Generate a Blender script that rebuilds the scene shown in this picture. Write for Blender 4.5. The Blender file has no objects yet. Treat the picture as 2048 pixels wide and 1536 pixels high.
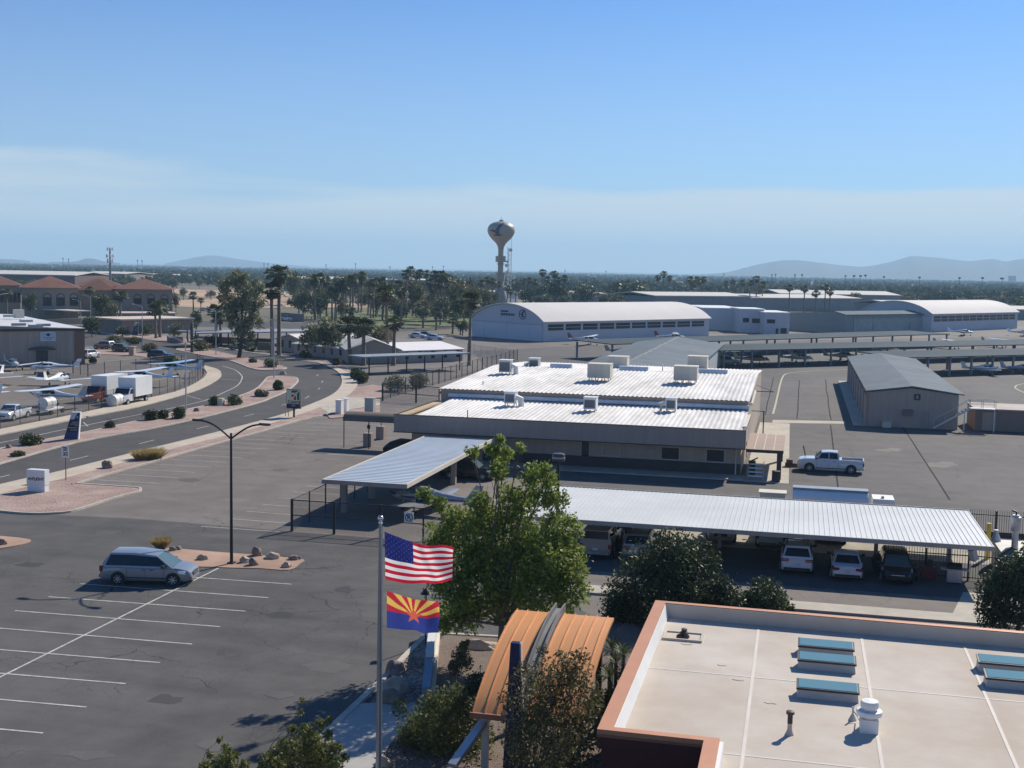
import bpy, bmesh, math, random
import numpy as np
from mathutils import Vector, Matrix, noise as mnoise
from mathutils.geometry import tessellate_polygon

# ------------------------------------------------------------------ camera, sky, sun
F_PX, CAM_H = 2433.0, 17.8
SCN = bpy.context.scene
COL = SCN.collection
rnd = random.Random(11)

_up = np.array([.018, -1, -228 / F_PX]); _up /= np.linalg.norm(_up)
_d = np.array([581, -228 + .018 * 581, F_PX]); _d /= np.linalg.norm(_d)
_Y = _d - _up * _d.dot(_up); _Y /= np.linalg.norm(_Y)
_X = np.cross(_Y, _up)
if _X[0] < 0: _X = -_X
ROT = np.array([_X, _Y, _up])

cam_d = bpy.data.cameras.new('camera'); cam = bpy.data.objects.new('camera', cam_d); COL.objects.link(cam)
SCN.camera = cam
cam_d.sensor_width = 36; cam_d.lens = F_PX / 2048 * 36
cam_d.clip_start = .5; cam_d.clip_end = 60000
_r, _u, _b = ROT @ [1, 0, 0], ROT @ [0, -1, 0], ROT @ [0, 0, -1]
cam.matrix_world = Matrix(((_r[0], _u[0], _b[0], 0), (_r[1], _u[1], _b[1], 0), (_r[2], _u[2], _b[2], CAM_H), (0, 0, 0, 1)))

SUN_EL, SUN_AZ = math.radians(36.6), math.radians(24.0)     # azimuth measured from +Y towards +X
SUN_STRENGTH, SKY_STRENGTH, EXPOSURE = 5.0, .060, .22
sd = bpy.data.lights.new('sun', 'SUN'); sun = bpy.data.objects.new('sun', sd); COL.objects.link(sun)
sd.energy = SUN_STRENGTH; sd.angle = math.radians(.53); sd.color = (1, .925, .80)
tosun = Vector((math.sin(SUN_AZ) * math.cos(SUN_EL), math.cos(SUN_AZ) * math.cos(SUN_EL), math.sin(SUN_EL)))
sun.rotation_euler = tosun.to_track_quat('Z', 'Y').to_euler(); sun.location = (0, 0, 200)

W = bpy.data.worlds.new('World'); SCN.world = W; W.use_nodes = True
nt = W.node_tree; nt.nodes.clear()
def wn(t, **k):
    n = nt.nodes.new(t)
    for a, v in k.items(): setattr(n, a, v)
    return n
sky = wn('ShaderNodeTexSky', sky_type='NISHITA', sun_disc=False, sun_elevation=SUN_EL, sun_rotation=SUN_AZ,
         altitude=400, air_density=1.0, dust_density=.4, ozone_density=1.6)
tc = wn('ShaderNodeTexCoord'); sep = wn('ShaderNodeSeparateXYZ'); nt.links.new(tc.outputs['Generated'], sep.inputs[0])
# thin smoke layer low over the horizon: soft ragged top about 3 to 4 degrees up
mp = wn('ShaderNodeMapping'); mp.inputs['Scale'].default_value = (1.6, 1.6, 17); nt.links.new(tc.outputs['Generated'], mp.inputs[0])
nz = wn('ShaderNodeTexNoise'); nz.inputs['Scale'].default_value = 1.6; nz.inputs['Detail'].default_value = 5; nt.links.new(mp.outputs[0], nz.inputs[0])
ad = wn('ShaderNodeMath', operation='MULTIPLY_ADD'); ad.inputs[1].default_value = -.095; nt.links.new(nz.outputs[0], ad.inputs[0]); nt.links.new(sep.outputs['Z'], ad.inputs[2])
mr = wn('ShaderNodeMapRange', interpolation_type='SMOOTHSTEP'); nt.links.new(ad.outputs[0], mr.inputs[0])
for i, v in ((1, .0), (2, .040), (3, .92), (4, 0.0)): mr.inputs[i].default_value = v
mr2 = wn('ShaderNodeMapRange'); nt.links.new(sep.outputs['Z'], mr2.inputs[0])
for i, v in ((1, .0), (2, .26), (3, .5), (4, 0.0)): mr2.inputs[i].default_value = v
mx = wn('ShaderNodeMath', operation='MAXIMUM'); nt.links.new(mr.outputs[0], mx.inputs[0]); nt.links.new(mr2.outputs[0], mx.inputs[1])
mix = wn('ShaderNodeMix', data_type='RGBA'); nt.links.new(mx.outputs[0], mix.inputs[0]); nt.links.new(sky.outputs[0], mix.inputs[6])
mix.inputs[7].default_value = (10.5, 11.4, 11.6, 1)
tint = wn('ShaderNodeMix', data_type='RGBA', blend_type='MULTIPLY'); tint.inputs[0].default_value = 1; tint.inputs[7].default_value = (.45, .96, 1.62, 1); nt.links.new(sky.outputs[0], tint.inputs[6])
nt.links.new(tint.outputs[2], mix.inputs[6])
bg = wn('ShaderNodeBackground'); bg.inputs[1].default_value = SKY_STRENGTH; nt.links.new(mix.outputs[2], bg.inputs[0])
wo = wn('ShaderNodeOutputWorld'); nt.links.new(bg.outputs[0], wo.inputs[0])

vs = SCN.view_settings
vs.view_transform = 'Standard'; vs.look = 'None'; vs.exposure = EXPOSURE; vs.gamma = 1; vs.use_curve_mapping = False
SCN.cycles.max_bounces = 6; SCN.cycles.transparent_max_bounces = 16; SCN.cycles.volume_bounces = 1

# ------------------------------------------------------------------ from the photo's pixels (2048 wide) to places
def ray(u, v): return ROT @ np.array([u - 1024, v - 768, F_PX])
def G(u, v, z=0.0):
    r = ray(u, v); t = (z - CAM_H) / r[2]; return Vector((r[0] * t, r[1] * t, z))
def GY(u, v, y):
    r = ray(u, v); t = y / r[1]; return Vector((r[0] * t, y, CAM_H + r[2] * t))
def height(u, v, u2, v2):
    g = G(u, v); r = ray(u2, v2); return CAM_H + r[2] * math.hypot(g.x, g.y) / math.hypot(r[0], r[1])
def GL(pts, z=0.0): return [G(u, v, z).to_2d() for u, v in pts]
def pxm(p): return F_PX / (ROT.T @ (np.array(p) - np.array([0, 0, CAM_H])))[2]     # photo pixels per metre at p

# ------------------------------------------------------------------ materials
MATS = {}
def nodes(m):
    m.use_nodes = True; return m.node_tree, m.node_tree.nodes['Principled BSDF']
def mat(name, col, rough=.65, metal=0.0, var=.12, scale=1.5, bump=0.0, spec=.4, stretch=None, coat=0.0, second=None, sscale=.25, detail=6):
    """procedural surface: base colour broken by two sizes of noise"""
    if name in MATS: return MATS[name]
    m = bpy.data.materials.new(name); MATS[name] = m
    t, b = nodes(m); N, L = t.nodes, t.links
    b.inputs['Roughness'].default_value = rough; b.inputs['Metallic'].default_value = metal
    b.inputs['Specular IOR Level'].default_value = spec; b.inputs['Coat Weight'].default_value = coat
    tc = N.new('ShaderNodeTexCoord'); src = tc.outputs['Object']
    if stretch:
        mp = N.new('ShaderNodeMapping'); mp.inputs['Scale'].default_value = stretch; L.new(src, mp.inputs[0]); src = mp.outputs[0]
    n1 = N.new('ShaderNodeTexNoise'); n1.inputs['Scale'].default_value = scale; n1.inputs['Detail'].default_value = detail; n1.inputs['Roughness'].default_value = .65; L.new(src, n1.inputs[0])
    n2 = N.new('ShaderNodeTexNoise'); n2.inputs['Scale'].default_value = scale * sscale; n2.inputs['Detail'].default_value = 3; L.new(src, n2.inputs[0])
    a = N.new('ShaderNodeMath'); a.operation = 'ADD'; L.new(n1.outputs[0], a.inputs[0]); L.new(n2.outputs[0], a.inputs[1])
    r = N.new('ShaderNodeMapRange'); L.new(a.outputs[0], r.inputs[0])
    r.inputs[1].default_value = .65; r.inputs[2].default_value = 1.35
    mx = N.new('ShaderNodeMix'); mx.data_type = 'RGBA'; L.new(r.outputs[0], mx.inputs[0])
    lo = second or tuple(c * (1 - var * 1.6) for c in col); hi = col if second else tuple(min(1, c * (1 + var)) for c in col)
    mx.inputs[6].default_value = (*lo, 1); mx.inputs[7].default_value = (*hi, 1)
    L.new(mx.outputs[2], b.inputs['Base Color'])
    if bump:
        bp = N.new('ShaderNodeBump'); bp.inputs['Strength'].default_value = bump; bp.inputs['Distance'].default_value = .03
        L.new(n1.outputs[0], bp.inputs['Height']); L.new(bp.outputs[0], b.inputs['Normal'])
    return m

def asphalt(name, col, second, crack=.5, crack_scale=.22, patches=None):
    m = bpy.data.materials.new(name); MATS[name] = m
    t, b = nodes(m); N, L = t.nodes, t.links
    b.inputs['Roughness'].default_value = .88; b.inputs['Specular IOR Level'].default_value = .25
    tc = N.new('ShaderNodeTexCoord'); P = tc.outputs['Object']
    def noi(s, d=5, stretch=None, rough=.6):
        q = P
        if stretch:
            mp = N.new('ShaderNodeMapping'); mp.inputs['Scale'].default_value = stretch; L.new(P, mp.inputs[0]); q = mp.outputs[0]
        n = N.new('ShaderNodeTexNoise'); n.inputs['Scale'].default_value = s; n.inputs['Detail'].default_value = d; n.inputs['Roughness'].default_value = rough
        L.new(q, n.inputs[0]); return n.outputs[0]
    big, mid, fine = noi(.07, 4, (1, .55, 1)), noi(.5, 6), noi(14, 4, None, .8)
    streak = noi(.35, 4, (.25, 1.6, 1))
    def mathn(op, x, y):
        n = N.new('ShaderNodeMath'); n.operation = op
        for i, q in enumerate((x, y)):
            if isinstance(q, (int, float)): n.inputs[i].default_value = q
            else: L.new(q, n.inputs[i])
        return n.outputs[0]
    s = mathn('ADD', mathn('ADD', mathn('MULTIPLY', big, .9), mathn('MULTIPLY', mid, .6)), mathn('ADD', mathn('MULTIPLY', fine, .55), mathn('MULTIPLY', streak, .5)))
    r = N.new('ShaderNodeMapRange'); L.new(s, r.inputs[0]); r.inputs[1].default_value = 1.05; r.inputs[2].default_value = 1.5
    mx = N.new('ShaderNodeMix'); mx.data_type = 'RGBA'; L.new(r.outputs[0], mx.inputs[0])
    mx.inputs[6].default_value = (*second, 1); mx.inputs[7].default_value = (*col, 1)
    out = mx.outputs[2]
    if crack:
        wv = N.new('ShaderNodeTexNoise'); wv.inputs['Scale'].default_value = .8; wv.inputs['Detail'].default_value = 4; L.new(P, wv.inputs[0])
        va = N.new('ShaderNodeVectorMath'); va.operation = 'MULTIPLY_ADD'; va.inputs[1].default_value = (1.6, 1.6, 0); L.new(wv.outputs['Color'], va.inputs[0]); L.new(P, va.inputs[2])
        for cs, wd, st in ((crack_scale, .006, crack), (crack_scale * 4.2, .014, crack * .6)):
            vo = N.new('ShaderNodeTexVoronoi'); vo.feature = 'DISTANCE_TO_EDGE'; vo.inputs['Scale'].default_value = cs; L.new(va.outputs[0], vo.inputs[0])
            cr = N.new('ShaderNodeMapRange'); L.new(vo.outputs['Distance'], cr.inputs[0])
            cr.inputs[1].default_value = 0; cr.inputs[2].default_value = wd; cr.inputs[3].default_value = st; cr.inputs[4].default_value = 0
            gate = N.new('ShaderNodeMapRange'); L.new(noi(.11, 2), gate.inputs[0]); gate.inputs[1].default_value = .45; gate.inputs[2].default_value = .6
            f = mathn('MULTIPLY', cr.outputs[0], gate.outputs[0])
            m2 = N.new('ShaderNodeMix'); m2.data_type = 'RGBA'; L.new(f, m2.inputs[0]); L.new(out, m2.inputs[6]); m2.inputs[7].default_value = (.014, .014, .016, 1)
            out = m2.outputs[2]
    L.new(out, b.inputs['Base Color'])
    bp = N.new('ShaderNodeBump'); bp.inputs['Strength'].default_value = .25; bp.inputs['Distance'].default_value = .01; L.new(fine, bp.inputs['Height']); L.new(bp.outputs[0], b.inputs['Normal'])
    return m

def leafmat(name, dark, light, trans=.3, rough=.55):
    m = bpy.data.materials.new(name); MATS[name] = m
    t, b = nodes(m); N, L = t.nodes, t.links
    g = N.new('ShaderNodeNewGeometry'); ob = N.new('ShaderNodeObjectInfo')
    ramp = N.new('ShaderNodeMix'); ramp.data_type = 'RGBA'
    nz = N.new('ShaderNodeTexNoise'); nz.inputs['Scale'].default_value = .7; L.new(g.outputs['Position'], nz.inputs[0])
    a = N.new('ShaderNodeMath'); a.operation = 'MULTIPLY_ADD'; a.inputs[1].default_value = .6; L.new(g.outputs['Random Per Island'], a.inputs[0])
    s = N.new('ShaderNodeMath'); s.operation = 'MULTIPLY_ADD'; s.inputs[1].default_value = 1.2; s.inputs[2].default_value = -.4; L.new(nz.outputs[0], s.inputs[0])
    s2 = N.new('ShaderNodeMath'); s2.operation = 'MULTIPLY_ADD'; s2.inputs[1].default_value = .4; L.new(ob.outputs['Random'], s2.inputs[0]); L.new(s.outputs[0], s2.inputs[2])
    L.new(s2.outputs[0], a.inputs[2]); a.use_clamp = True
    L.new(a.outputs[0], ramp.inputs[0]); ramp.inputs[6].default_value = (*dark, 1); ramp.inputs[7].default_value = (*light, 1)
    L.new(ramp.outputs[2], b.inputs['Base Color']); b.inputs['Roughness'].default_value = rough; b.inputs['Specular IOR Level'].default_value = .3
    if trans:
        tr = N.new('ShaderNodeBsdfTranslucent'); L.new(ramp.outputs[2], tr.inputs[0])
        ms = N.new('ShaderNodeMixShader'); ms.inputs[0].default_value = trans; L.new(b.outputs[0], ms.inputs[1]); L.new(tr.outputs[0], ms.inputs[2])
        L.new(ms.outputs[0], N['Material Output'].inputs[0])
    return m

def gravel(name, a, b_, c, scale=9.0):
    """stones of a few colours: one voronoi cell is one stone"""
    m = bpy.data.materials.new(name); MATS[name] = m
    t, b = nodes(m); N, L = t.nodes, t.links
    b.inputs['Roughness'].default_value = .95; b.inputs['Specular IOR Level'].default_value = .15
    tc = N.new('ShaderNodeTexCoord')
    v = N.new('ShaderNodeTexVoronoi'); v.inputs['Scale'].default_value = scale; L.new(tc.outputs['Object'], v.inputs[0])
    sp = N.new('ShaderNodeSeparateColor'); L.new(v.outputs['Color'], sp.inputs[0])
    n = N.new('ShaderNodeTexNoise'); n.inputs['Scale'].default_value = .35; n.inputs['Detail'].default_value = 5; L.new(tc.outputs['Object'], n.inputs[0])
    m1 = N.new('ShaderNodeMix'); m1.data_type = 'RGBA'; L.new(sp.outputs[0], m1.inputs[0]); m1.inputs[6].default_value = (*a, 1); m1.inputs[7].default_value = (*b_, 1)
    r = N.new('ShaderNodeMapRange'); L.new(n.outputs[0], r.inputs[0]); r.inputs[1].default_value = .4; r.inputs[2].default_value = .75
    m2 = N.new('ShaderNodeMix'); m2.data_type = 'RGBA'; L.new(r.outputs[0], m2.inputs[0]); L.new(m1.outputs[2], m2.inputs[6]); m2.inputs[7].default_value = (*c, 1)
    L.new(m2.outputs[2], b.inputs['Base Color'])
    bp = N.new('ShaderNodeBump'); bp.inputs['Strength'].default_value = .8; bp.inputs['Distance'].default_value = .05; L.new(v.outputs['Distance'], bp.inputs['Height']); L.new(bp.outputs[0], b.inputs['Normal'])
    return m

def chainlink(name, col):
    """woven wire: two sets of thin diagonal wires, open between"""
    m = bpy.data.materials.new(name); MATS[name] = m
    t, b = nodes(m); N, L = t.nodes, t.links
    b.inputs['Base Color'].default_value = (*col, 1); b.inputs['Roughness'].default_value = .6
    uv = N.new('ShaderNodeUVMap'); sp = N.new('ShaderNodeSeparateXYZ'); L.new(uv.outputs[0], sp.inputs[0])
    outs = []
    for sgn in (1, -1):
        a = N.new('ShaderNodeMath'); a.operation = 'MULTIPLY_ADD'; a.inputs[1].default_value = sgn; L.new(sp.outputs[0], a.inputs[0]); L.new(sp.outputs[1], a.inputs[2])
        p = N.new('ShaderNodeMath'); p.operation = 'PINGPONG'; p.inputs[1].default_value = .055; L.new(a.outputs[0], p.inputs[0])
        c = N.new('ShaderNodeMath'); c.operation = 'LESS_THAN'; c.inputs[1].default_value = .0062; L.new(p.outputs[0], c.inputs[0]); outs.append(c.outputs[0])
    mx = N.new('ShaderNodeMath'); mx.operation = 'MAXIMUM'; L.new(outs[0], mx.inputs[0]); L.new(outs[1], mx.inputs[1])
    L.new(mx.outputs[0], b.inputs['Alpha'])
    return m

def glass(name, col, rough=.06, trans=0.0):
    m = mat(name, col, rough, 0, .05, .8, spec=.32); return m

# ------------------------------------------------------------------ mesh builder
class MB:
    def __init__(s): s.bm = bmesh.new(); s.mi = 0
    def face(s, pts):
        f = s.bm.faces.new([s.bm.verts.new(p) for p in pts]); f.material_index = s.mi; return f
    def box(s, x0, x1, y0, y1, z0, z1):
        return s.hexa([(x0, y0, z0), (x1, y0, z0), (x1, y1, z0), (x0, y1, z0)], [(x0, y0, z1), (x1, y0, z1), (x1, y1, z1), (x0, y1, z1)])
    def hexa(s, lo, hi):
        n = len(lo); a = [s.bm.verts.new(p) for p in lo]; b = [s.bm.verts.new(p) for p in hi]
        fs = [s.bm.faces.new(a[::-1]), s.bm.faces.new(b)]
        for i in range(n): fs.append(s.bm.faces.new([a[i], a[(i + 1) % n], b[(i + 1) % n], b[i]]))
        for f in fs: f.material_index = s.mi
        return s
    def obox(s, c, ax, ay, hx, hy, z0, z1):
        """upright box about ground point c, half sizes hx along ax and hy along ay"""
        c, ax, ay = Vector(c).to_2d(), Vector(ax).to_2d(), Vector(ay).to_2d()
        P = [c - ax * hx - ay * hy, c + ax * hx - ay * hy, c + ax * hx + ay * hy, c - ax * hx + ay * hy]
        return s.hexa([(*p, z0) for p in P], [(*p, z1) for p in P])
    def prism(s, poly, z0, z1):
        poly = [tuple(p)[:2] for p in poly]
        if sum(poly[i][0] * poly[(i + 1) % len(poly)][1] - poly[(i + 1) % len(poly)][0] * poly[i][1] for i in range(len(poly))) < 0: poly = poly[::-1]
        if len(poly) <= 4: return s.hexa([(*p, z0) for p in poly], [(*p, z1) for p in poly])
        tess(s, poly, z1); n = len(poly)
        for i in range(n):
            a, b = poly[i], poly[(i + 1) % n]
            if (Vector(a) - Vector(b)).length > 1e-5: s.face([(*a, z0), (*b, z0), (*b, z1), (*a, z1)])
        return s
    def beam(s, a, b, w, h=None):
        """straight bar of rectangular section"""
        a, b = Vector(a), Vector(b); h = h or w; d = (b - a).normalized()
        side = d.cross(Vector((0, 0, 1))); side = side.normalized() if side.length > 1e-4 else Vector((1, 0, 0)); up = side.cross(d)
        q = [side * (w / 2) * i + up * (h / 2) * j for i, j in ((-1, -1), (1, -1), (1, 1), (-1, 1))]
        return s.hexa([tuple(a + k) for k in q], [tuple(b + k) for k in q])
    def tube(s, pts, r, n=8, cap=True):
        pts = [Vector(p) for p in pts]; rs = r if isinstance(r, (list, tuple)) else [r] * len(pts); rings = []
        for i, p in enumerate(pts):
            d = (pts[min(i + 1, len(pts) - 1)] - pts[max(i - 1, 0)]).normalized()
            a = d.cross(Vector((0, 0, 1)) if abs(d.z) < .9 else Vector((1, 0, 0))).normalized(); b = d.cross(a)
            rings.append([s.bm.verts.new(p + (a * math.cos(k * 2 * math.pi / n) + b * math.sin(k * 2 * math.pi / n)) * rs[i]) for k in range(n)])
        return s._skin(rings, cap)
    def _skin(s, rings, cap=True, closed=True):
        fs = []
        for A, B in zip(rings, rings[1:]):
            n = len(A)
            for k in range(n if closed else n - 1):
                try: fs.append(s.bm.faces.new([A[k], A[(k + 1) % n], B[(k + 1) % n], B[k]]))
                except ValueError: pass
        if cap:
            for R_ in (rings[0][::-1], rings[-1]):
                try: fs.append(s.bm.faces.new(R_))
                except ValueError: pass
        for f in fs: f.material_index = s.mi
        return s
    def loft(s, rings, cap=True, closed=True): return s._skin([[s.bm.verts.new(p) for p in r] for r in rings], cap, closed)
    def lathe(s, prof, c=(0, 0, 0), n=16, axis='z', cap=True):
        rings = []
        for r, h in prof:
            ring = []
            for k in range(n):
                x, y = math.cos(k * 2 * math.pi / n) * r, math.sin(k * 2 * math.pi / n) * r
                p = (x, y, h) if axis == 'z' else (x, h, y) if axis == 'y' else (h, x, y)
                ring.append((p[0] + c[0], p[1] + c[1], p[2] + c[2]))
            rings.append(ring)
        return s.loft(rings, cap)
    def sweep(s, poly, w, z0, z1, closed=False):
        """kerb: rectangular section along a ground polyline"""
        P = [Vector(tuple(p)[:2]) for p in poly]; n = len(P); rings = []
        for i in range(n):
            a, b = (P[i - 1], P[(i + 1) % n]) if closed else (P[max(i - 1, 0)], P[min(i + 1, n - 1)])
            d = (b - a).normalized(); k = Vector((-d.y, d.x)) * (w / 2)
            rings.append([(*(P[i] - k), z0), (*(P[i] + k), z0), (*(P[i] + k), z1), (*(P[i] - k), z1)])
        if closed: rings.append(rings[0])
        return s.loft(rings, not closed)
    def sphere(s, c, r, n=10, sz=1.0):
        return s.lathe([(max(1e-3, r * math.sin(math.pi * i / n)), -r * sz * math.cos(math.pi * i / n)) for i in range(n + 1)], c, 2 * n)
    def xform(s, M): bmesh.ops.transform(s.bm, matrix=M, verts=s.bm.verts); return s
    def mesh(s, name, m=None, smooth=0, weld=True):
        if weld: bmesh.ops.remove_doubles(s.bm, verts=s.bm.verts, dist=1e-5)
        bmesh.ops.recalc_face_normals(s.bm, faces=s.bm.faces)
        me = bpy.data.meshes.new(name); s.bm.to_mesh(me); s.bm.free()
        for q in (m if isinstance(m, (list, tuple)) else [m]): me.materials.append(q)
        if smooth:
            me.polygons.foreach_set('use_smooth', [True] * len(me.polygons)); me.set_sharp_from_angle(angle=math.radians(smooth))
        return me

def world_of(o):
    M = Matrix.Identity(4)
    while o is not None: M = o.matrix_basis @ M; o = o.parent
    return M
def link(name, me, parent=None, world=True):
    """one mesh object; under a parent its world-built points are brought into the parent's frame"""
    o = bpy.data.objects.new(name, me); COL.objects.link(o)
    if parent is not None:
        if world: me.transform(world_of(parent).inverted())
        o.parent = parent
    return o
SPLIT = {'leg', 'post', 'downpipe', 'bracket', 'stain', 'caster', 'pilaster', 'tread', 'saddle', 'stringer', 'support_post', 'flashing', 'rail_post', 'roof_beam'}
def islands(bm):
    seen, out = set(), []
    for v in bm.verts:
        if v in seen: continue
        st, isl = [v], []; seen.add(v)
        while st:
            q = st.pop(); isl.append(q)
            for e in q.link_edges:
                w = e.other_vert(q)
                if w not in seen: seen.add(w); st.append(w)
        out.append(isl)
    return out
def part(name, mb, m, parent, smooth=0, label=None, world=True):
    if name in SPLIT:
        isl = islands(mb.bm)
        for verts in isl[1:]:
            q = MB(); mp = {v: q.bm.verts.new(v.co) for v in verts}
            for f in {f for v in verts for f in v.link_faces}: q.bm.faces.new([mp[v] for v in f.verts])
            link(name, q.mesh(name, m, smooth), parent, world)
        for verts in isl[1:]: bmesh.ops.delete(mb.bm, geom=verts, context='VERTS')
    o = link(name, mb.mesh(name, m, smooth), parent, world)
    if label: o['label'] = label
    return o
def tag(o, label=None, cat=None, group=None, kind=None):
    for k, v in (('label', label), ('category', cat), ('group', group), ('kind', kind)):
        if v: o[k] = v
    return o
def thing(name, label, cat, loc=(0, 0, 0), rz=0, group=None):
    o = bpy.data.objects.new(name, None); COL.objects.link(o); o.empty_display_size = .3
    o.location = loc; o.rotation_euler = (0, 0, rz)
    return tag(o, label, cat, group)
def solo(name, mb, m, label, cat, group=None, smooth=0):
    """a thing that is one mesh; origin moved to its base"""
    me = mb.mesh(name, m, smooth)
    co = np.empty(len(me.vertices) * 3); me.vertices.foreach_get('co', co); co = co.reshape(-1, 3)
    c = Vector(((co[:, 0].min() + co[:, 0].max()) / 2, (co[:, 1].min() + co[:, 1].max()) / 2, co[:, 2].min()))
    me.transform(Matrix.Translation(-c)); o = link(name, me); o.location = c
    return tag(o, label, cat, group)
def struct(name, mb, m, smooth=0): return tag(link(name, mb.mesh(name, m, smooth)), kind='structure')
def dup(root, loc=None, rz=None, label=None, group=None, scale=None):
    r = root.copy(); COL.objects.link(r)
    def rec(a, b):
        for ch in a.children:
            c = ch.copy(); COL.objects.link(c); c.parent = b; rec(ch, c)
    rec(root, r)
    if loc is not None: r.location = loc
    if rz is not None: r.rotation_euler = (0, 0, rz)
    if scale is not None: r.scale = scale if isinstance(scale, tuple) else (scale,) * 3
    if label: r['label'] = label
    if group: r['group'] = group
    return r
ALL_ONCE = []
class Once:
    """first use moves the built thing itself, later uses copy it"""
    def __init__(s, root): s.root, s.used = root, False; ALL_ONCE.append(s)
    def put(s, loc, rz=0, label=None, group=None, scale=None):
        if s.used: return dup(s.root, loc, rz, label, group, scale)
        s.used = True; s.root.location = loc; s.root.rotation_euler = (0, 0, rz)
        if scale is not None: s.root.scale = scale if isinstance(scale, tuple) else (scale,) * 3
        if label: s.root['label'] = label
        if group: s.root['group'] = group
        return s.root
def text_mb(s, size, origin, right, upv, depth=.012, shear=0, bold=0.0, align='CENTER'):
    """lettering as a thin raised mesh, in the frame origin/right/up"""
    cu = bpy.data.curves.new('lettering', 'FONT'); cu.body = s; cu.size = size; cu.extrude = depth / 2; cu.shear = shear; cu.offset = bold
    cu.align_x = align; cu.align_y = 'CENTER'; cu.resolution_u = 3
    ob = bpy.data.objects.new('lettering', cu); COL.objects.link(ob)
    me = bpy.data.meshes.new_from_object(ob); bpy.data.objects.remove(ob); bpy.data.curves.remove(cu)
    r, u = Vector(right).normalized(), Vector(upv).normalized(); n = r.cross(u); o = Vector(origin)
    me.transform(Matrix(((r.x, u.x, n.x, o.x), (r.y, u.y, n.y, o.y), (r.z, u.z, n.z, o.z), (0, 0, 0, 1))))
    mb = MB(); mb.bm.from_mesh(me); bpy.data.meshes.remove(me); return mb
def tess(mb, poly, z):
    """concave outline filled with triangles"""
    P = [Vector((*tuple(p)[:2], z)) for p in poly]; V = [mb.bm.verts.new(p) for p in P]
    for t in tessellate_polygon([P]):
        try: mb.bm.faces.new([V[i] for i in t])
        except ValueError: pass
def sheet(poly, z): mb = MB(); tess(mb, poly, z); return mb
def stripe(mb, a, b, w, z):
    a, b = Vector(a).to_2d(), Vector(b).to_2d(); d = (b - a).normalized(); k = Vector((-d.y, d.x)) * w / 2
    mb.face([(*(a - k), z), (*(b - k), z), (*(b + k), z), (*(a + k), z)])
def ribbon(mb, pts, w, z):
    P = [Vector(p).to_2d() for p in pts]; L = []
    for i in range(len(P)):
        d = (P[min(i + 1, len(P) - 1)] - P[max(i - 1, 0)]).normalized(); k = Vector((-d.y, d.x)) * w / 2; L.append((P[i] - k, P[i] + k))
    for A, B in zip(L, L[1:]): mb.face([(*A[0], z), (*B[0], z), (*B[1], z), (*A[1], z)])
def curve(pts, n=6):
    """Catmull-Rom through the points"""
    P = [Vector(tuple(p)[:2]) for p in pts]; out = []
    for i in range(len(P) - 1):
        a, b, c, d = P[max(i - 1, 0)], P[i], P[i + 1], P[min(i + 2, len(P) - 1)]
        for k in range(n):
            t = k / n; out.append(.5 * ((2 * b) + (c - a) * t + (2 * a - 5 * b + 4 * c - d) * t * t + (3 * b - a - 3 * c + d) * t ** 3))
    return out + [P[-1]]

# ------------------------------------------------------------------ ground, roads, kerbs
M_ground = mat('dry_ground', (.20, .155, .105), .95, var=.25, scale=.02, second=(.085, .085, .05), sscale=.2)
M_apron = asphalt('apron_asphalt', (.215, .187, .165), (.14, .122, .108), .6, .12)
M_lot = asphalt('sealed_asphalt', (.128, .12, .113), (.068, .065, .063), .9, .2)
M_road = asphalt('road_asphalt', (.098, .09, .086), (.062, .058, .056), .25, .15)
M_ramp = asphalt('ramp_asphalt', (.145, .132, .122), (.09, .083, .078), .5, .06)
M_conc = mat('pale_concrete', (.47, .42, .34), .9, var=.12, scale=1.2, bump=.1)
M_walk = mat('tan_pavement', (.52, .44, .34), .9, var=.1, scale=.9, bump=.1)
M_kerb = mat('kerb_concrete', (.50, .45, .38), .9, var=.14, scale=2.5, bump=.1)
M_pink = gravel('pink_gravel', (.42, .29, .245), (.26, .185, .16), (.47, .36, .30), 7)
M_brown = gravel('brown_gravel', (.25, .19, .155), (.13, .10, .085), (.24, .20, .16), 16)
M_tan = mat('tan_dirt', (.42, .27, .19), .95, var=.18, scale=.6, bump=.3)
M_paint = mat('white_road_paint', (.66, .65, .58), .8, scale=7, second=(.30, .29, .27), sscale=.3)
M_worn = mat('worn_white_paint', (.58, .56, .51), .85, scale=6, second=(.36, .34, .31), sscale=.25)
M_yel = mat('faded_yellow_paint', (.48, .44, .30), .85, var=.25, scale=4)
M_lawn = mat('lawn_grass', (.13, .15, .045), .95, var=.3, scale=.4)
M_sand = mat('desert_sand', (.46, .31, .20), .95, var=.15, scale=.05)

mb = MB(); mb.face([(-40000, -3000, 0), (40000, -3000, 0), (40000, 45000, 0), (-40000, 45000, 0)]); struct('ground', mb, M_ground)
apron = [(-500, 1900), (2600, 1900), (2600, 640), (2100, 640), (1900, 648), (1600, 650), (1400, 655), (1100, 661), (935, 665), (900, 672), (780, 668), (640, 668), (560, 655), (440, 650), (380, 655), (240, 655), (0, 652), (-500, 655)]
struct('apron', sheet(GL(apron), .004), M_apron)
struct('ramp', sheet(GL([(1180, 1010), (1480, 1030), (2300, 1090), (2600, 900), (2600, 690), (2100, 672), (1620, 680), (1400, 690), (1190, 690), (945, 702), (990, 760), (1000, 900)]), .008), M_ramp)
# dark sealed car park, driveway and yard
lot = [(-400, 1020), (0, 1026), (60, 1030), (110, 1030), (260, 1037), (480, 1054), (585, 1064), (770, 1078), (1010, 1098), (1090, 1105), (1110, 1190), (1180, 1230), (1000, 1900), (-600, 1900)]
struct('car_park', sheet(GL(lot), .010), M_lot)
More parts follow.
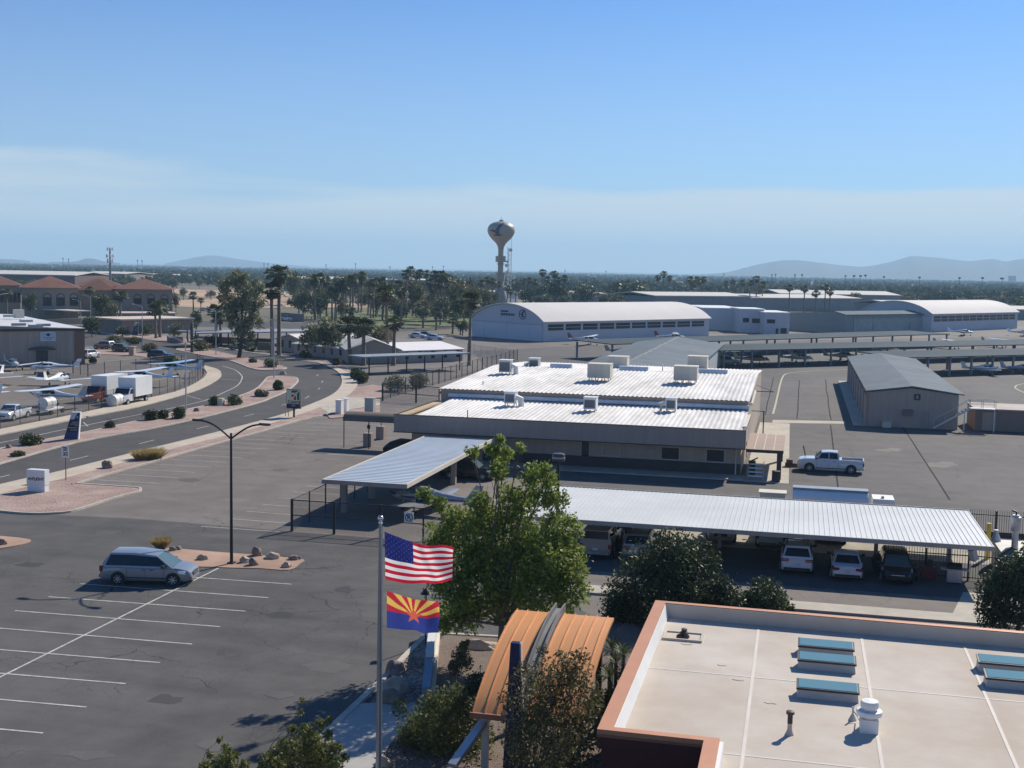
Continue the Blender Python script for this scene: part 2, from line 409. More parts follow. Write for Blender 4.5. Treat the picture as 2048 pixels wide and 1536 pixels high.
# carport yard: worn pale concrete strip and shaded pad
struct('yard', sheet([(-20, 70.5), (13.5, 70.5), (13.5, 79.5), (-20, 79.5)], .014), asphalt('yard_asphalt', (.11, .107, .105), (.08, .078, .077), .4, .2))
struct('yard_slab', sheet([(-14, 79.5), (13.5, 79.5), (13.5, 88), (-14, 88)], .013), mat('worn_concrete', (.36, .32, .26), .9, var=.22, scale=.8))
# road: both carriageways as one dark sheet, beds and medians laid on top
road_r = curve([(-260, 1040), (0, 972), (100, 950), (200, 925), (262, 909), (327, 893), (420, 870), (512, 846), (577, 827), (640, 803), (668, 789), (681, 776), (685, 762), (680, 748), (666, 738), (648, 730), (620, 722), (560, 713), (500, 705), (440, 697), (400, 690), (340, 682), (280, 675), (200, 664), (60, 655)], 3)
road_l = curve([(-260, 925), (0, 871), (175, 835), (275, 815), (370, 789), (410, 774), (438, 757), (441, 747), (435, 740), (420, 735), (405, 731), (380, 722), (360, 714), (330, 706), (290, 700), (240, 694), (60, 690)], 3)
struct('road', sheet([p.to_2d() for p in [G(u, v) for u, v in road_r + road_l[::-1]]], .013), M_road)
GP = lambda pts, n=4: [G(u, v).to_2d() for u, v in curve(pts, n)]
med1 = GP([(-260, 990), (-60, 945), (0, 929), (150, 887), (300, 859), (400, 837), (512, 808), (544, 796), (572, 784), (590, 770), (596, 761), (588, 755), (560, 753), (537, 755), (527, 765), (512, 779), (482, 792), (430, 808), (375, 820), (275, 843), (175, 865), (85, 882), (0, 899), (-60, 912), (-260, 958)])
med2 = GP([(573, 737), (560, 740), (513, 740), (464, 723), (428, 715), (383, 707), (352, 699), (390, 697), (430, 703), (475, 713), (516, 721), (551, 729), (573, 737)])
M_bed = [M_pink]
for nm, P in (('median', med1), ('median_north', med2)):
    struct('median', MB().prism(P, 0, .11), M_pink)
    struct('kerb', MB().sweep(P, .22, 0, .14, True), M_kerb)
# planting bed between street and car park, with its kerb
bed = GP([(-260, 1063), (0, 989)], 1) + GP([(0, 989), (262, 923), (327, 904), (420, 881), (512, 857), (577, 838), (640, 816), (657, 812)], 2) + GP([(655, 829), (600, 842), (512, 867), (460, 881), (385, 902), (295, 928), (230, 946), (152, 969)], 2) + GP([(152, 969), (210, 973), (272, 977), (281, 980), (276, 985), (250, 992), (215, 1002), (175, 1015), (140, 1025), (110, 1028), (62, 1029), (0, 1024), (-120, 1008), (-260, 990)], 3)
struct('planting_bed', MB().prism(bed, 0, .10), M_pink)
kl = GP([(657, 812), (655, 829), (600, 842), (512, 867), (460, 881), (385, 902), (295, 928), (230, 946), (152, 969), (152, 969.2), (210, 973), (272, 977), (281, 980), (276, 985), (250, 992), (215, 1002), (175, 1015), (140, 1025), (110, 1028), (62, 1029), (0, 1024), (-120, 1008)], 3)
struct('kerb', MB().sweep(kl, .2, 0, .15), M_kerb)
# pavement along the car park side of the street, then round the bend
walk = curve([(-260, 1040), (0, 972), (100, 950), (200, 925), (262, 909), (327, 893), (420, 870), (512, 846), (577, 827), (640, 803), (668, 789), (681, 776), (685, 762), (680, 748), (666, 738), (648, 730), (620, 722), (560, 713), (500, 705), (400, 690), (300, 677), (200, 664)], 3)
wback = curve([(-260, 1062), (0, 990), (100, 966), (200, 940), (262, 923), (327, 904), (420, 881), (512, 857), (577, 838), (640, 816), (690, 796), (712, 776), (714, 764), (704, 750), (688, 742), (668, 734), (635, 725), (575, 715), (510, 707), (408, 692), (306, 678.5), (200, 665.4)], 3)
struct('pavement', MB().prism([G(u, v).to_2d() for u, v in walk + wback[::-1]], 0, .12), M_walk)
struct('kerb', MB().sweep([G(u, v).to_2d() for u, v in walk], .2, 0, .135), M_kerb)
lw_a = curve([(-260, 925), (0, 871), (175, 835), (275, 815), (370, 789), (410, 774), (438, 757), (441, 747), (435, 740), (420, 735), (405, 731)], 3)
lw_b = curve([(-260, 912), (0, 860), (150, 830), (250, 807), (350, 785), (400, 762), (413, 749), (412, 743), (407, 737), (400, 734), (392, 731)], 3)
struct('pavement', MB().prism([G(u, v).to_2d() for u, v in lw_a + lw_b[::-1]], 0, .12), M_walk)
struct('kerb', MB().sweep([G(u, v).to_2d() for u, v in lw_a], .2, 0, .135), M_kerb)
# driveway apron and gravel patches by the far end of the car park
struct('driveway', sheet(GL([(640, 817), (690, 795), (735, 797), (760, 800), (760, 812), (690, 822), (657, 830), (655, 826)]), .125), M_conc)
for P in ([(690, 796), (712, 776), (745, 770), (770, 775), (766, 797), (735, 797)], [(690, 822), (655, 832), (660, 838), (720, 832), (760, 828), (760, 812)], [(560, 716), (640, 727), (690, 744), (720, 768), (735, 762), (690, 735), (640, 722), (600, 716)],
          [(200, 668), (300, 680), (420, 695), (440, 690), (330, 672), (230, 664)], [(175, 700), (240, 700), (300, 706), (352, 716), (340, 722), (270, 712), (175, 708)]):
    struct('planting_bed', MB().prism(GL(P), 0, .09), M_pink)
struct('lawn', sheet(GL([(600, 628), (700, 622), (930, 622), (955, 640), (940, 655), (760, 660), (640, 640)]), .012), M_lawn)
struct('sand_field', sheet(GL([(345, 601), (430, 597), (560, 595), (760, 595), (930, 602), (900, 612), (700, 615), (420, 616), (345, 612)]), .010), M_sand)
struct('sand_field', sheet(GL([(330, 585), (345, 578), (640, 586), (640, 592), (400, 594)]), .010), M_sand)
struct('cross_road', sheet(GL([(300, 640), (560, 645), (860, 655), (950, 648), (950, 656), (700, 668), (560, 656), (300, 652)]), .016), M_road)

g0 = random.Random(4)                                     # worn and repaired places in the paving
for k, (u, v, w, h, c) in enumerate(((655, 1335, 120, 26, 1), (560, 1230, 60, 14, 0), (330, 1400, 80, 20, 0), (180, 1510, 120, 24, 1), (60, 1130, 60, 12, 0), (430, 1490, 70, 26, 1), (690, 1180, 40, 16, 0), (560, 1390, 60, 18, 1), (640, 905, 60, 8, 0), (470, 1000, 70, 9, 1), (380, 960, 50, 8, 0), (1880, 930, 70, 12, 1), (1780, 900, 60, 8, 1), (1930, 880, 60, 9, 0), (1700, 960, 60, 7, 0), (560, 940, 40, 6, 0))):
    P = [G(u + w / 2 * math.cos(a) * g0.uniform(.6, 1.15), v + h / 2 * math.sin(a) * g0.uniform(.6, 1.15)).to_2d() for a in [k2 * math.pi / 7 for k2 in range(14)]]
    nm, co, s2 = (('worn_patch', (.142, .134, .127), (.085, .081, .078)), ('dark_patch', (.075, .072, .07), (.05, .05, .051)))[1 - c] if v > 1060 else (('worn_patch_pale', (.232, .205, .182), (.16, .14, .125)), ('dark_patch_pale', (.14, .125, .115), (.11, .10, .093)))[1 - c]
    struct('asphalt_patch', sheet(P, .0142 + .0006 * k if v > 1060 else .0122), MATS.get(nm) or asphalt(nm, co, s2, .8, .5))
# markings --------------------------------------------------------
mb = MB()
for a, b in (((97, 1194), (491, 1223)), ((30, 1222), (440, 1254)), ((-60, 1252), (384, 1289)), ((-110, 1291), (320, 1326)), ((-160, 1334), (251, 1368)), ((-220, 1380), (173, 1415)), ((-280, 1433), (86, 1467)), ((160, 1168), (537, 1196)), ((385, 1155), (583, 1169))):
    stripe(mb, G(*a), G(*b), .11, .022)
for b in ((-20, 1540), (-160, 1630)): stripe(mb, G(b[0] - 500, b[1] - 45), G(*b), .11, .022)
stripe(mb, G(437, 1137), G(-260, 1485), .12, .026)
struct('marking', mb, M_paint)
mb = MB()
a0, a1 = G(194, 960), G(640, 838)
n = 15
for i in range(n):                                       # stalls along the kerb of the paler car park
    p = a0.lerp(G(600, 845), i / (n - 1)); q = Vector((p.x + 5.6, p.y + .15, 0))
    stripe(mb, p, q, .1, .016)
for i in range(9):                                       # stalls facing the plane shelter
    y = 77.6 + i * 2.75
    stripe(mb, (-38.6, y), (-33.2, y - .2), .1, .016)
for (a, b) in (((655, 908), (800, 918)), ((700, 888), (790, 896))): stripe(mb, G(*a), G(*b), .12, .016)
stripe(mb, G(402, 1053), G(560, 1064), .1, .018)
struct('marking', mb, M_worn)
mb = MB()
ribbon(mb, [G(u, v) for u, v in curve([(-200, 925), (0, 886), (125, 860), (175, 850), (250, 835), (350, 815), (410, 801), (450, 784), (475, 771), (484, 757), (482, 750), (470, 740), (445, 732)], 5)], .16, .019)
for (a, b) in (((0, 955), (19, 950)), ((140, 921), (177, 912)), ((278, 888), (309, 880)), ((393, 858), (418, 852)), ((488, 833), (508, 828)), ((563, 811), (577, 807)), ((610, 797), (619, 792)), ((636, 779), (640, 776)), ((644, 765), (645, 762)), ((633, 752), (637, 749))):
    stripe(mb, G(*a), G(*b), .13, .019)
for (a, b) in (((167, 845), (176, 853)), ((373, 791), (402, 799)), ((443, 758), (478, 761))): stripe(mb, G(*a), G(*b), .13, .019)
struct('marking', mb, M_paint)
mb = MB()                                                # taxi lines on the ramp
ribbon(mb, [G(u, v) for u, v in curve([(1546, 828), (1552, 805), (1560, 770), (1565, 755), (1572, 748), (1590, 745), (1640, 741), (1700, 739)], 5)], .26, .020)
ribbon(mb, [G(u, v) for u, v in curve([(2090, 800), (2060, 790), (2033, 778), (2032, 772), (2045, 768), (2090, 762)], 5)], .26, .020)
struct('marking', mb, M_yel)
mb = MB()                                                # tar seams
for a, b in (((1594, 838), (1599, 760)), ((1662, 840), (1650, 759)), ((1530, 830), (1548, 755)), ((1800, 846), (1900, 1000)), ((1660, 850), (1680, 1000))):
    ribbon(mb, [G(a[0] + (b[0] - a[0]) * k / 8 + rnd.uniform(-1, 1), a[1] + (b[1] - a[1]) * k / 8) for k in range(9)], .14, .017)
struct('tar_seam', mb, mat('tar', (.05, .05, .05), .95, spec=.05))
# concrete beside the main building
mb = MB(); mb.prism([(-4.3, 105.6), (-.45, 105.6), (-.8, 149), (-4.3, 149)], 0, .03); mb.prism(GL([(1545, 846), (1690, 848), (1690, 843), (1545, 840)]), 0, .026); struct('concrete_pad', mb, M_conc)
mb = MB(); mb.box(-37, -4.31, 105.7, 108.4, 0, .12); struct('walkway', mb, M_conc)
# yard kerb walk behind the terminal building
mb = MB(); mb.prism([(-11.2, 65.2), (-11.2, 66.8), (13.5, 66.8), (13.5, 65.2)], 0, .13); struct('pavement', mb, M_conc)
struct('concrete_pad', sheet([(8.4, 66.8), (16, 66.8), (16, 72), (9.6, 72)], .020), M_conc)
# island with rocks in the car park
isl = GP([(330, 1097), (352, 1098), (420, 1104), (500, 1110), (560, 1115), (607, 1120), (600, 1128), (578, 1141), (520, 1138), (470, 1137), (420, 1135), (385, 1132), (330, 1110), (330, 1097)], 3)
struct('island', MB().prism(isl, 0, .05), M_tan)
struct('island', MB().prism(GP([(-80, 1068), (0, 1073), (48, 1078), (62, 1083), (40, 1091), (0, 1098), (-80, 1112)], 3), 0, .05), M_tan)
# forecourt by the flagpole: kerb, walk, cobbles, gravel garden
kf = [G(850, 1276), G(760, 1368), G(640, 1482), G(520, 1600), G(420, 1700)]
struct('kerb', MB().sweep(kf, .28, 0, .15), M_kerb)
struct('gravel_garden', MB().prism(GL([(870, 1273), (1090, 1285), (1190, 1300), (1260, 1240), (1400, 1400), (1400, 1900), (1000, 1900), (880, 1400), (858, 1392)]), 0, .10), M_brown)
struct('cobble_bed', MB().prism(GL([(848, 1278), (866, 1275), (850, 1380), (848, 1420), (735, 1420), (762, 1370)]), 0, .07), gravel('cobbles', (.30, .24, .2), (.12, .1, .09), (.4, .34, .3), 4.2))
struct('forecourt', MB().prism(GL([(715, 1412), (830, 1410), (850, 1440), (790, 1480), (735, 1560), (640, 1900), (380, 1780), (520, 1600), (648, 1476)]), 0, .12), mat('walk_concrete', (.40, .385, .36), .9, var=.1, scale=.8, bump=.1))
struct('gravel_garden', MB().prism(GL([(735, 1560), (790, 1480), (850, 1440), (880, 1400), (1000, 1900), (700, 1900)]), 0, .09), M_brown)
struct('kerb', MB().sweep([G(866, 1270), G(1030, 1279), G(1100, 1284)], .2, 0, .14), M_kerb)

# mountains ---------------------------------------------------------
M_rock = mat('mountain_rock', (.11, .10, .10), .95, var=.1, scale=.004)
def ridge(prof, dist, back=1800):
    mb = MB(); rows = []
    P = curve(prof, 6)
    for k, f in ((0, 0), (1, .35), (2, .75), (3, 1), (4, .6), (5, 0)):
        row = []
        for i, (u, v) in enumerate(P):
            r = ray(u, v); t = dist / math.hypot(r[0], r[1]); top = max(CAM_H + r[2] * t, 2)
            dd = dist + (k - 3) * back / 3; t2 = dd / math.hypot(r[0], r[1])
            wob = .82 + .36 * mnoise.noise(Vector((u * .03, k * 1.7, 0))) if k not in (3,) else 1
            row.append((r[0] * t2, r[1] * t2, min(top, top * f * wob) if f else -5))
        rows.append(row)
    mb.loft(rows, False, False); return mb
struct('mountain', ridge([(1400, 548), (1450, 545), (1480, 538), (1530, 526), (1580, 520), (1630, 524), (1680, 530), (1730, 533), (1780, 524), (1812, 515), (1830, 512), (1880, 516), (1905, 519), (1940, 522), (1985, 518), (2010, 523), (2030, 520), (2060, 516), (2150, 508), (2300, 520), (2450, 545)], 8600), M_rock, 60)
struct('hill', ridge([(100, 524), (150, 523), (172, 517), (190, 518), (205, 522), (240, 526)], 7600, 900), M_rock, 60)
struct('mountain', ridge([(330, 527), (365, 520), (400, 513), (430, 511), (470, 517), (500, 521), (560, 528), (620, 533)], 11800), M_rock, 60)
struct('hill', ridge([(-120, 520), (-40, 518), (0, 518), (30, 519), (60, 522)], 9500, 900), M_rock, 60)

HAZE = 1.3e-4
mb = MB(); mb.box(-9000, 9000, -60, 13800, -1.5, 330)
hm = bpy.data.materials.new('haze'); hm.use_nodes = True; t = hm.node_tree; t.nodes.clear()
pv = t.nodes.new('ShaderNodeVolumePrincipled'); pv.inputs['Density'].default_value = HAZE; pv.inputs['Color'].default_value = (.48, .76, 1.0, 1); pv.inputs['Anisotropy'].default_value = .1
ho = t.nodes.new('ShaderNodeOutputMaterial'); t.links.new(pv.outputs[0], ho.inputs['Volume'])
tag(link('haze', mb.mesh('haze', hm)), kind='stuff')

# ------------------------------------------------------------------ buildings near the camera
M_white = mat('white_roof_metal', (.68, .67, .65), .45, var=.06, scale=.7, stretch=(1, .25, 1), spec=.5)
M_dirtywhite = mat('weathered_white_roof', (.72, .69, .645), .7, var=.20, scale=.8, stretch=(1, .3, 1), spec=.2)
M_blue_roof = mat('pale_blue_roof_metal', (.44, .50, .56), .6, var=.07, scale=.6)
M_greyroof = mat('grey_blue_roof', (.155, .185, .205), .85, var=.14, scale=.35, spec=.1)
M_taupe = mat('taupe_siding', (.36, .30, .265), .8, var=.06, scale=1.5, stretch=(6, 6, .3))
M_taupe2 = mat('tan_siding', (.42, .345, .285), .8, var=.07, scale=1.5, stretch=(6, 6, .3))
M_darkbase = mat('dark_wainscot', (.07, .06, .065), .8, var=.15)
M_black = mat('black_metal', (.025, .025, .028), .5, var=.1)
M_dkbrown = mat('dark_brown_metal', (.06, .045, .038), .6, var=.1)
M_winf = mat('aluminium_frame', (.5, .48, .44), .5, var=.05)
M_glass = glass('dark_window_glass', (.03, .04, .05))
M_glassb = glass('teal_skylight_glass', (.17, .33, .38), .12)
M_grey = mat('light_grey_steel', (.42, .42, .41), .5, var=.06)
M_galv = mat('galvanised_steel', (.50, .51, .52), .4, .5, .08, 3)
M_cop = mat('copper_coping', (.52, .235, .125), .55, .1, .07, 1.2)
M_copd = mat('copper_edge', (.30, .13, .08), .6, .2, .1)
M_maroon = mat('maroon_wall', (.085, .022, .02), .7, var=.12, scale=2)
M_membrane = mat('roof_membrane', (.61, .55, .475), .85, var=.07, scale=.7, second=(.48, .40, .32), sscale=.3, spec=.15)
M_stain = mat('rust_stain', (.40, .27, .16), .8, var=.3, scale=3)
M_beige = mat('beige_unit_paint', (.60, .56, .47), .6, var=.06)
M_whitep = mat('white_paint', (.76, .76, .74), .5, var=.05)
M_cream = mat('cream_trim', (.62, .56, .46), .7, var=.08)
M_rubber = mat('rubber', (.018, .018, .02), .85, var=.2)
M_concn = mat('light_concrete_base', (.45, .43, .40), .9, var=.1)

def ribs(mb, x0, x1, step, f, h=.05, w=.07):
    """standing ribs running in y over a roof given by f(x) -> (y0, z0, y1, z1)"""
    x = x0
    while x <= x1 + 1e-6:
        y0, z0, y1, z1 = f(x); mb.hexa([(x - w / 2, y0, z0), (x + w / 2, y0, z0), (x + w / 2, y1, z1), (x - w / 2, y1, z1)], [(x - w / 4, y0, z0 + h), (x + w / 4, y0, z0 + h), (x + w / 4, y1, z1 + h), (x - w / 4, y1, z1 + h)]); x += step
def corrugated(mb, x0, x1, pitch, y0, z0, y1, z1, h=.06):
    xs, zs = [], []; x = x0
    while x < x1:
        for fx, fz in ((0, 0), (.38, 0), (.5, 1), (.86, 1)):
            if x + fx * pitch <= x1: xs.append(x + fx * pitch); zs.append(fz * h)
        x += pitch
    for a, b, za, zb in zip(xs, xs[1:], zs, zs[1:]): mb.face([(a, y0, z0 + za), (b, y0, z0 + zb), (b, y1, z1 + zb), (a, y1, z1 + za)])

# terminal building -------------------------------------------------
T = thing('terminal_building', 'low building with white membrane roof and copper edged parapet in the lower right corner', 'building', (0, 34, 0))
TX, TY0, TY1, TZ = -5.12, 32.85, 46.85, 5.0
outer = [(TX, TY0), (-2.15, TY0), (-2.15, 12), (24, 12), (24, TY1 - .55), (TX, TY1)]
mb = MB(); mb.prism([(TX + .12, TY0 + .12), (-2.03, TY0 + .12), (-2.03, 12.2), (23.8, 12.2), (23.8, TY1 - .65), (TX + .12, TY1 - .12)], 0, 4.42); part('wall', mb, M_maroon, T)
mb = MB(); mb.mi = 0
c = .42
mb.face([(TX + c, TY0 + .3, 4.45), (-1.73, TY0 + .3, 4.45), (-1.73, 12.4, 4.45), (23.6, 12.4, 4.45), (23.6, TY1 - .9, 4.45), (TX + c, TY1 - .3, 4.45)])
roof = part('roof', mb, M_membrane, T)
mb = MB()
mb.prism([(TX, TY0), (TX + c, TY0 + .28), (TX + c, TY1 - .28), (TX, TY1)], 4.78, TZ)
mb.prism([(TX, TY0), (-2.15, TY0), (-2.15 + c, TY0 + .28), (TX + c, TY0 + .28)], 4.78, TZ)
mb.prism([(-2.15, TY0), (-2.15 + c, TY0 + .28), (-2.15 + c, 12), (-2.15, 12)], 4.78, TZ)
mb.prism([(TX, TY1), (TX + c, TY1 - .28), (24, TY1 - .83), (24, TY1 - .55)], 4.3, TZ)
part('parapet', mb, M_cop, T)
mb = MB(); e = .06
mb.prism([(TX + e, TY0 + e), (TX + c - .02, TY0 + .28), (TX + c - .02, TY1 - .28), (TX + e, TY1 - e)], 4.42, 4.779); mb.prism([(TX + e, TY0 + e), (-2.15 + e, TY0 + e), (-2.15 + c - .02, TY0 + .28), (TX + c - .02, TY0 + .28)], 4.42, 4.779); mb.prism([(-2.15 + e, TY0 + e), (-2.15 + c - .02, TY0 + .28), (-2.15 + c - .02, 12), (-2.15 + e, 12)], 4.42, 4.779)
part('parapet_wall', mb, M_maroon, T)
mb = MB(); mb.prism([(TX + c + .005, TY1 - .285), (23.9, TY1 - .835), (23.9, TY1 - .875), (TX + c + .005, TY1 - .325)], 4.44, TZ - .03); part('liner', mb, M_membrane, T)
mb = MB(); mb.box(TX - .01, -2.14, TY0 - .02, TY0 - .002, 4.79, 4.86); part('parapet_trim', mb, M_copd, T)
mb = MB(); mb.box(-3.75, -2.85, TY0 + .03, TY0 + .115, 3.72, 3.98); part('wall_vent', mb, mat('red_vent', (.22, .05, .04), .6), T)
mb = MB()                                                 # inner white flashing, membrane seams
mb.hexa([(TX + c + .002, TY0 + .29, 4.46), (TX + c + .15, TY0 + .29, 4.46), (TX + c + .15, TY1 - .29, 4.46), (TX + c + .002, TY1 - .29, 4.46)], [(TX + c + .002, TY0 + .29, 4.95), (TX + c + .02, TY0 + .29, 4.95), (TX + c + .02, TY1 - .29, 4.95), (TX + c + .002, TY1 - .29, 4.95)])
mb.box(-1.728, -1.62, 12.4, TY0 + .29, 4.46, 4.9)
part('flashing', mb, M_whitep, T)
mb = MB()
for x in (-1.15, 2.6, 6.2, 9.9, 13.4): mb.box(x, x + .10, 12.6, TY1 - 1, 4.451, 4.462)
for y in (20, 26.5, 33.4, 40.2): mb.box(TX + .5 if y > 33 else -1.4, 23, y, y + .08, 4.451, 4.459)
part('membrane_seam', mb, mat('membrane_seam', (.64, .58, .505), .7, var=.06), T)
mb = MB()                                                 # sunk roof drain with its dark strainer
dr = G(1372, 1275, 4.45)
mb.box(dr.x - .82, dr.x + .62, dr.y - .52, dr.y - .44, 4.451, 4.53); mb.box(dr.x - .82, dr.x + .62, dr.y + .50, dr.y + .58, 4.451, 4.50)
mb.box(dr.x - .82, dr.x - .74, dr.y - .44, dr.y + .50, 4.451, 4.52); mb.box(dr.x + .54, dr.x + .62, dr.y - .44, dr.y + .5, 4.451, 4.52)
dn = part('roof_drain', mb, M_membrane, T)
mb = MB(); mb.lathe([(.2, 4.451), (.2, 4.52), (.15, 4.58), (.16, 4.64), (.1, 4.70), (.11, 4.78), (.02, 4.80)], (dr.x - .07, dr.y, 0), 10); mb.lathe([(.12, 4.451), (.12, 4.56), (.05, 4.62)], (dr.x - .22, dr.y - .2, 0), 8)
part('strainer', mb, M_dkbrown, dn, 40)
mb = MB()
for sx, sy in ((dr.x + 1.5, dr.y - 2.8), (dr.x + 2.1, dr.y - 4.2), (dr.x + .1, dr.y - .8), (dr.x + 3.2, dr.y - 6.1)):
    mb.face([(sx + math.cos(k * .7) * rnd.uniform(.1, .25), sy + math.sin(k * .7) * rnd.uniform(.08, .2), 4.463) for k in range(9)])
part('stain', mb, mat('roof_stain', (.56, .46, .35), .8, var=.1, scale=5), T)
# skylights: separate units bolted down on the roof
def skylight(px, label):
    g0, g1 = G(*px[0], 4.8), G(*px[1], 4.8); w = abs(g1.x - g0.x); x0 = min(g0.x, g1.x); y = g0.y
    t = thing('skylight', label, 'skylight', (x0 + w / 2, y, 4.45), 0, 'skylights on the membrane roof')
    mb = MB(); mb.hexa([(x0, y, 4.452), (x0 + w, y, 4.452), (x0 + w, y + .62, 4.452), (x0, y + .62, 4.452)], [(x0 + .03, y + .03, 4.72), (x0 + w - .03, y + .03, 4.72), (x0 + w - .03, y + .60, 4.82), (x0 + .03, y + .60, 4.82)]); part('curb', mb, M_grey, t)
    mb = MB(); mb.hexa([(x0 - .02, y - .02, 4.722), (x0 + w + .02, y - .02, 4.722), (x0 + w + .02, y + .64, 4.822), (x0 - .02, y + .64, 4.822)], [(x0 - .02, y - .02, 4.79), (x0 + w + .02, y - .02, 4.79), (x0 + w + .02, y + .64, 4.89), (x0 - .02, y + .64, 4.89)]); part('frame', mb, M_black, t)
    mb = MB(); mb.hexa([(x0 + .04, y + .02, 4.797), (x0 + w - .04, y + .02, 4.797), (x0 + w - .04, y + .61, 4.888), (x0 + .04, y + .61, 4.888)], [(x0 + .05, y + .03, 4.812), (x0 + w - .05, y + .03, 4.812), (x0 + w - .05, y + .60, 4.902), (x0 + .05, y + .60, 4.902)]); part('pane', mb, M_glassb, t)
skylight(((1597, 1290), (1708, 1297)), 'teal skylight at the far end of the row of three')
skylight(((1596, 1318), (1712, 1327)), 'teal skylight in the middle of the row of three')
skylight(((1594, 1374), (1718, 1384)), 'teal skylight nearest the roof vents, set apart from two others')
skylight(((1958, 1323), (2090, 1333)), 'far one of the two teal skylights by the right picture edge')
skylight(((1973, 1354), (2110, 1364)), 'near one of the two teal skylights by the right picture edge')
v = G(1579, 1469, 4.45); V_ = thing('vent_pipe', 'thin dark capped vent pipe standing on the pale membrane roof', 'vent pipe', v)
mb = MB(); mb.lathe([(.14, 0), (.10, .08), (.07, .16), (.07, .34)], (v.x, v.y, v.z + .002), 12); part('boot', mb, M_membrane, V_, 40)
mb = MB(); mb.lathe([(.075, .341), (.075, .62), (.12, .621), (.12, .70), (.07, .72)], (v.x, v.y, v.z), 12); part('pipe', mb, M_dkbrown, V_, 40)
v = G(1737, 1462, 4.45); V_ = thing('exhaust_fan', 'white mushroom exhaust fan on a square curb on the membrane roof', 'exhaust fan', v)
mb = MB(); mb.box(v.x - .26, v.x + .26, v.y - .26, v.y + .26, v.z + .002, v.z + .40); part('curb', mb, M_whitep, V_)
mb = MB(); mb.lathe([(.2, .401), (.24, .46), (.36, .50), (.38, .60), (.36, .64), (.27, .66)], (v.x, v.y, v.z), 24); part('shroud', mb, M_whitep, V_, 40)
mb = MB(); mb.lathe([(.2, .661), (.2, .72), (.26, .725), (.27, .86), (.24, .92), (.02, .94)], (v.x, v.y, v.z), 24); part('cap', mb, M_whitep, V_, 40)
v2 = G(1705, 1440, 4.45)
mb = MB(); mb.lathe([(.13, .002), (.03, .2)], (v2.x, v2.y, v2.z), 10); mb.tube([(v2.x, v2.y, v2.z + .15), (v2.x, v2.y, v2.z + .42)], .03, 6); mb.tube([(v2.x, v2.y, v2.z + .3), (v2.x + .15, v2.y - .1, v2.z + .15), (v.x - .27, v.y, v.z + .3)], .02, 6); part('conduit', mb, M_grey, V_)

# copper canopy -----------------------------------------------------
K = thing('entrance_canopy', 'curved copper standing seam canopy in two halves beside the parapet', 'canopy', (-8.4, 42, 0))
def arch(t): return 38.95 + t * 6.6, 2.75 + 1.78 * math.sin(min(t, 1) * math.pi / 2 * .97) ** .8
def canopy_shell(x0, x1, dz=0, y_add=0):
    mb = MB(); A = [arch(i / 18) for i in range(19)]
    rows = [[(x0, y, z + dz) for y, z in A], [(x1, y, z + dz) for y, z in A], [(x1, y + .02, z - .12 + dz) for y, z in A], [(x0, y + .02, z - .12 + dz) for y, z in A]]
    return mb.loft([[r[i] for r in rows] for i in range(19)])
M_copper = mat('copper_sheet', (.68, .31, .115), .5, .15, .08, .5)
for x0, x1 in ((-10.4, -8.95), (-8.5, -6.55)):
    pr = part('roof_panel', canopy_shell(x0, x1), M_copper, K, 30)
    mb = MB()
    for k in range(int((x1 - x0) / .42) + 1):
        x = x0 + .02 + k * .42
        A = [arch(i / 18) for i in range(19)]
        mb.loft([[(x, y, z + .002), (x + .035, y, z + .002), (x + .035, y, z + .055), (x, y, z + .055)] for y, z in A])
    part('seam', mb, M_copper, pr)
mb = MB()
for x in (-8.93, -8.58):
    mb.loft([[(x, y, z + .0), (x + .06, y, z + .0), (x + .06, y, z + .30), (x, y, z + .30)] for y, z in [arch(i / 16 * 1.06) for i in range(17)]])
mb.loft([[(-8.868, y, z + .05), (-8.583, y, z + .05), (-8.583, y, z + .09), (-8.868, y, z + .09)] for y, z in [arch(i / 16 * 1.06) for i in range(17)]])
part('arched_truss', mb, mat('weathered_steel', (.2, .2, .2), .6, .3, .15), K)
mb = MB(); mb.box(-10.45, -6.5, 38.85, 38.945, 2.58, 2.77); part('eave_beam', mb, M_copd, K)
for x, y in ((-10.0, 39.3), (-7.0, 39.3), (-9.9, 45.0), (-7.0, 45.0)):
    mb = MB(); z = 2.58 if y < 42 else 4.3; mb.box(x - .11, x + .11, y - .11, y + .11, 0.09, z); part('post', mb, M_galv if y < 42 else M_black, K)
mb = MB(); mb.beam((-10.05, 39.25, 2.35), (-10.6, 37.3, 1.5), .3, .16); part('bracket', mb, M_galv, K)
s = G(1045, 1500); S_ = thing('pylon_sign', 'dark navy tapered pylon sign rising in front of the copper canopy', 'sign')
sx, sy = -8.75, 38.1; S_.location = (sx, sy, 0)
mb = MB(); mb.hexa([(sx - .38, sy, .09), (sx + .38, sy, .09), (sx + .38, sy + .3, .09), (sx - .38, sy + .3, .09)], [(sx - .15, sy + .05, 5.55), (sx + .15, sy + .05, 5.55), (sx + .15, sy + .28, 5.55), (sx - .15, sy + .28, 5.55)]); part('panel', mb, mat('navy_panel', (.012, .018, .075), .35, var=.05), S_)
mb = MB(); mb.hexa([(sx + .381, sy + .03, .09), (sx + .42, sy + .03, .09), (sx + .42, sy + .3, .09), (sx + .381, sy + .3, .09)], [(sx + .151, sy + .06, 5.56), (sx + .20, sy + .06, 5.56), (sx + .20, sy + .28, 5.56), (sx + .151, sy + .28, 5.56)]); part('edge_trim', mb, mat('pinkish_metal', (.5, .4, .4), .4), S_)

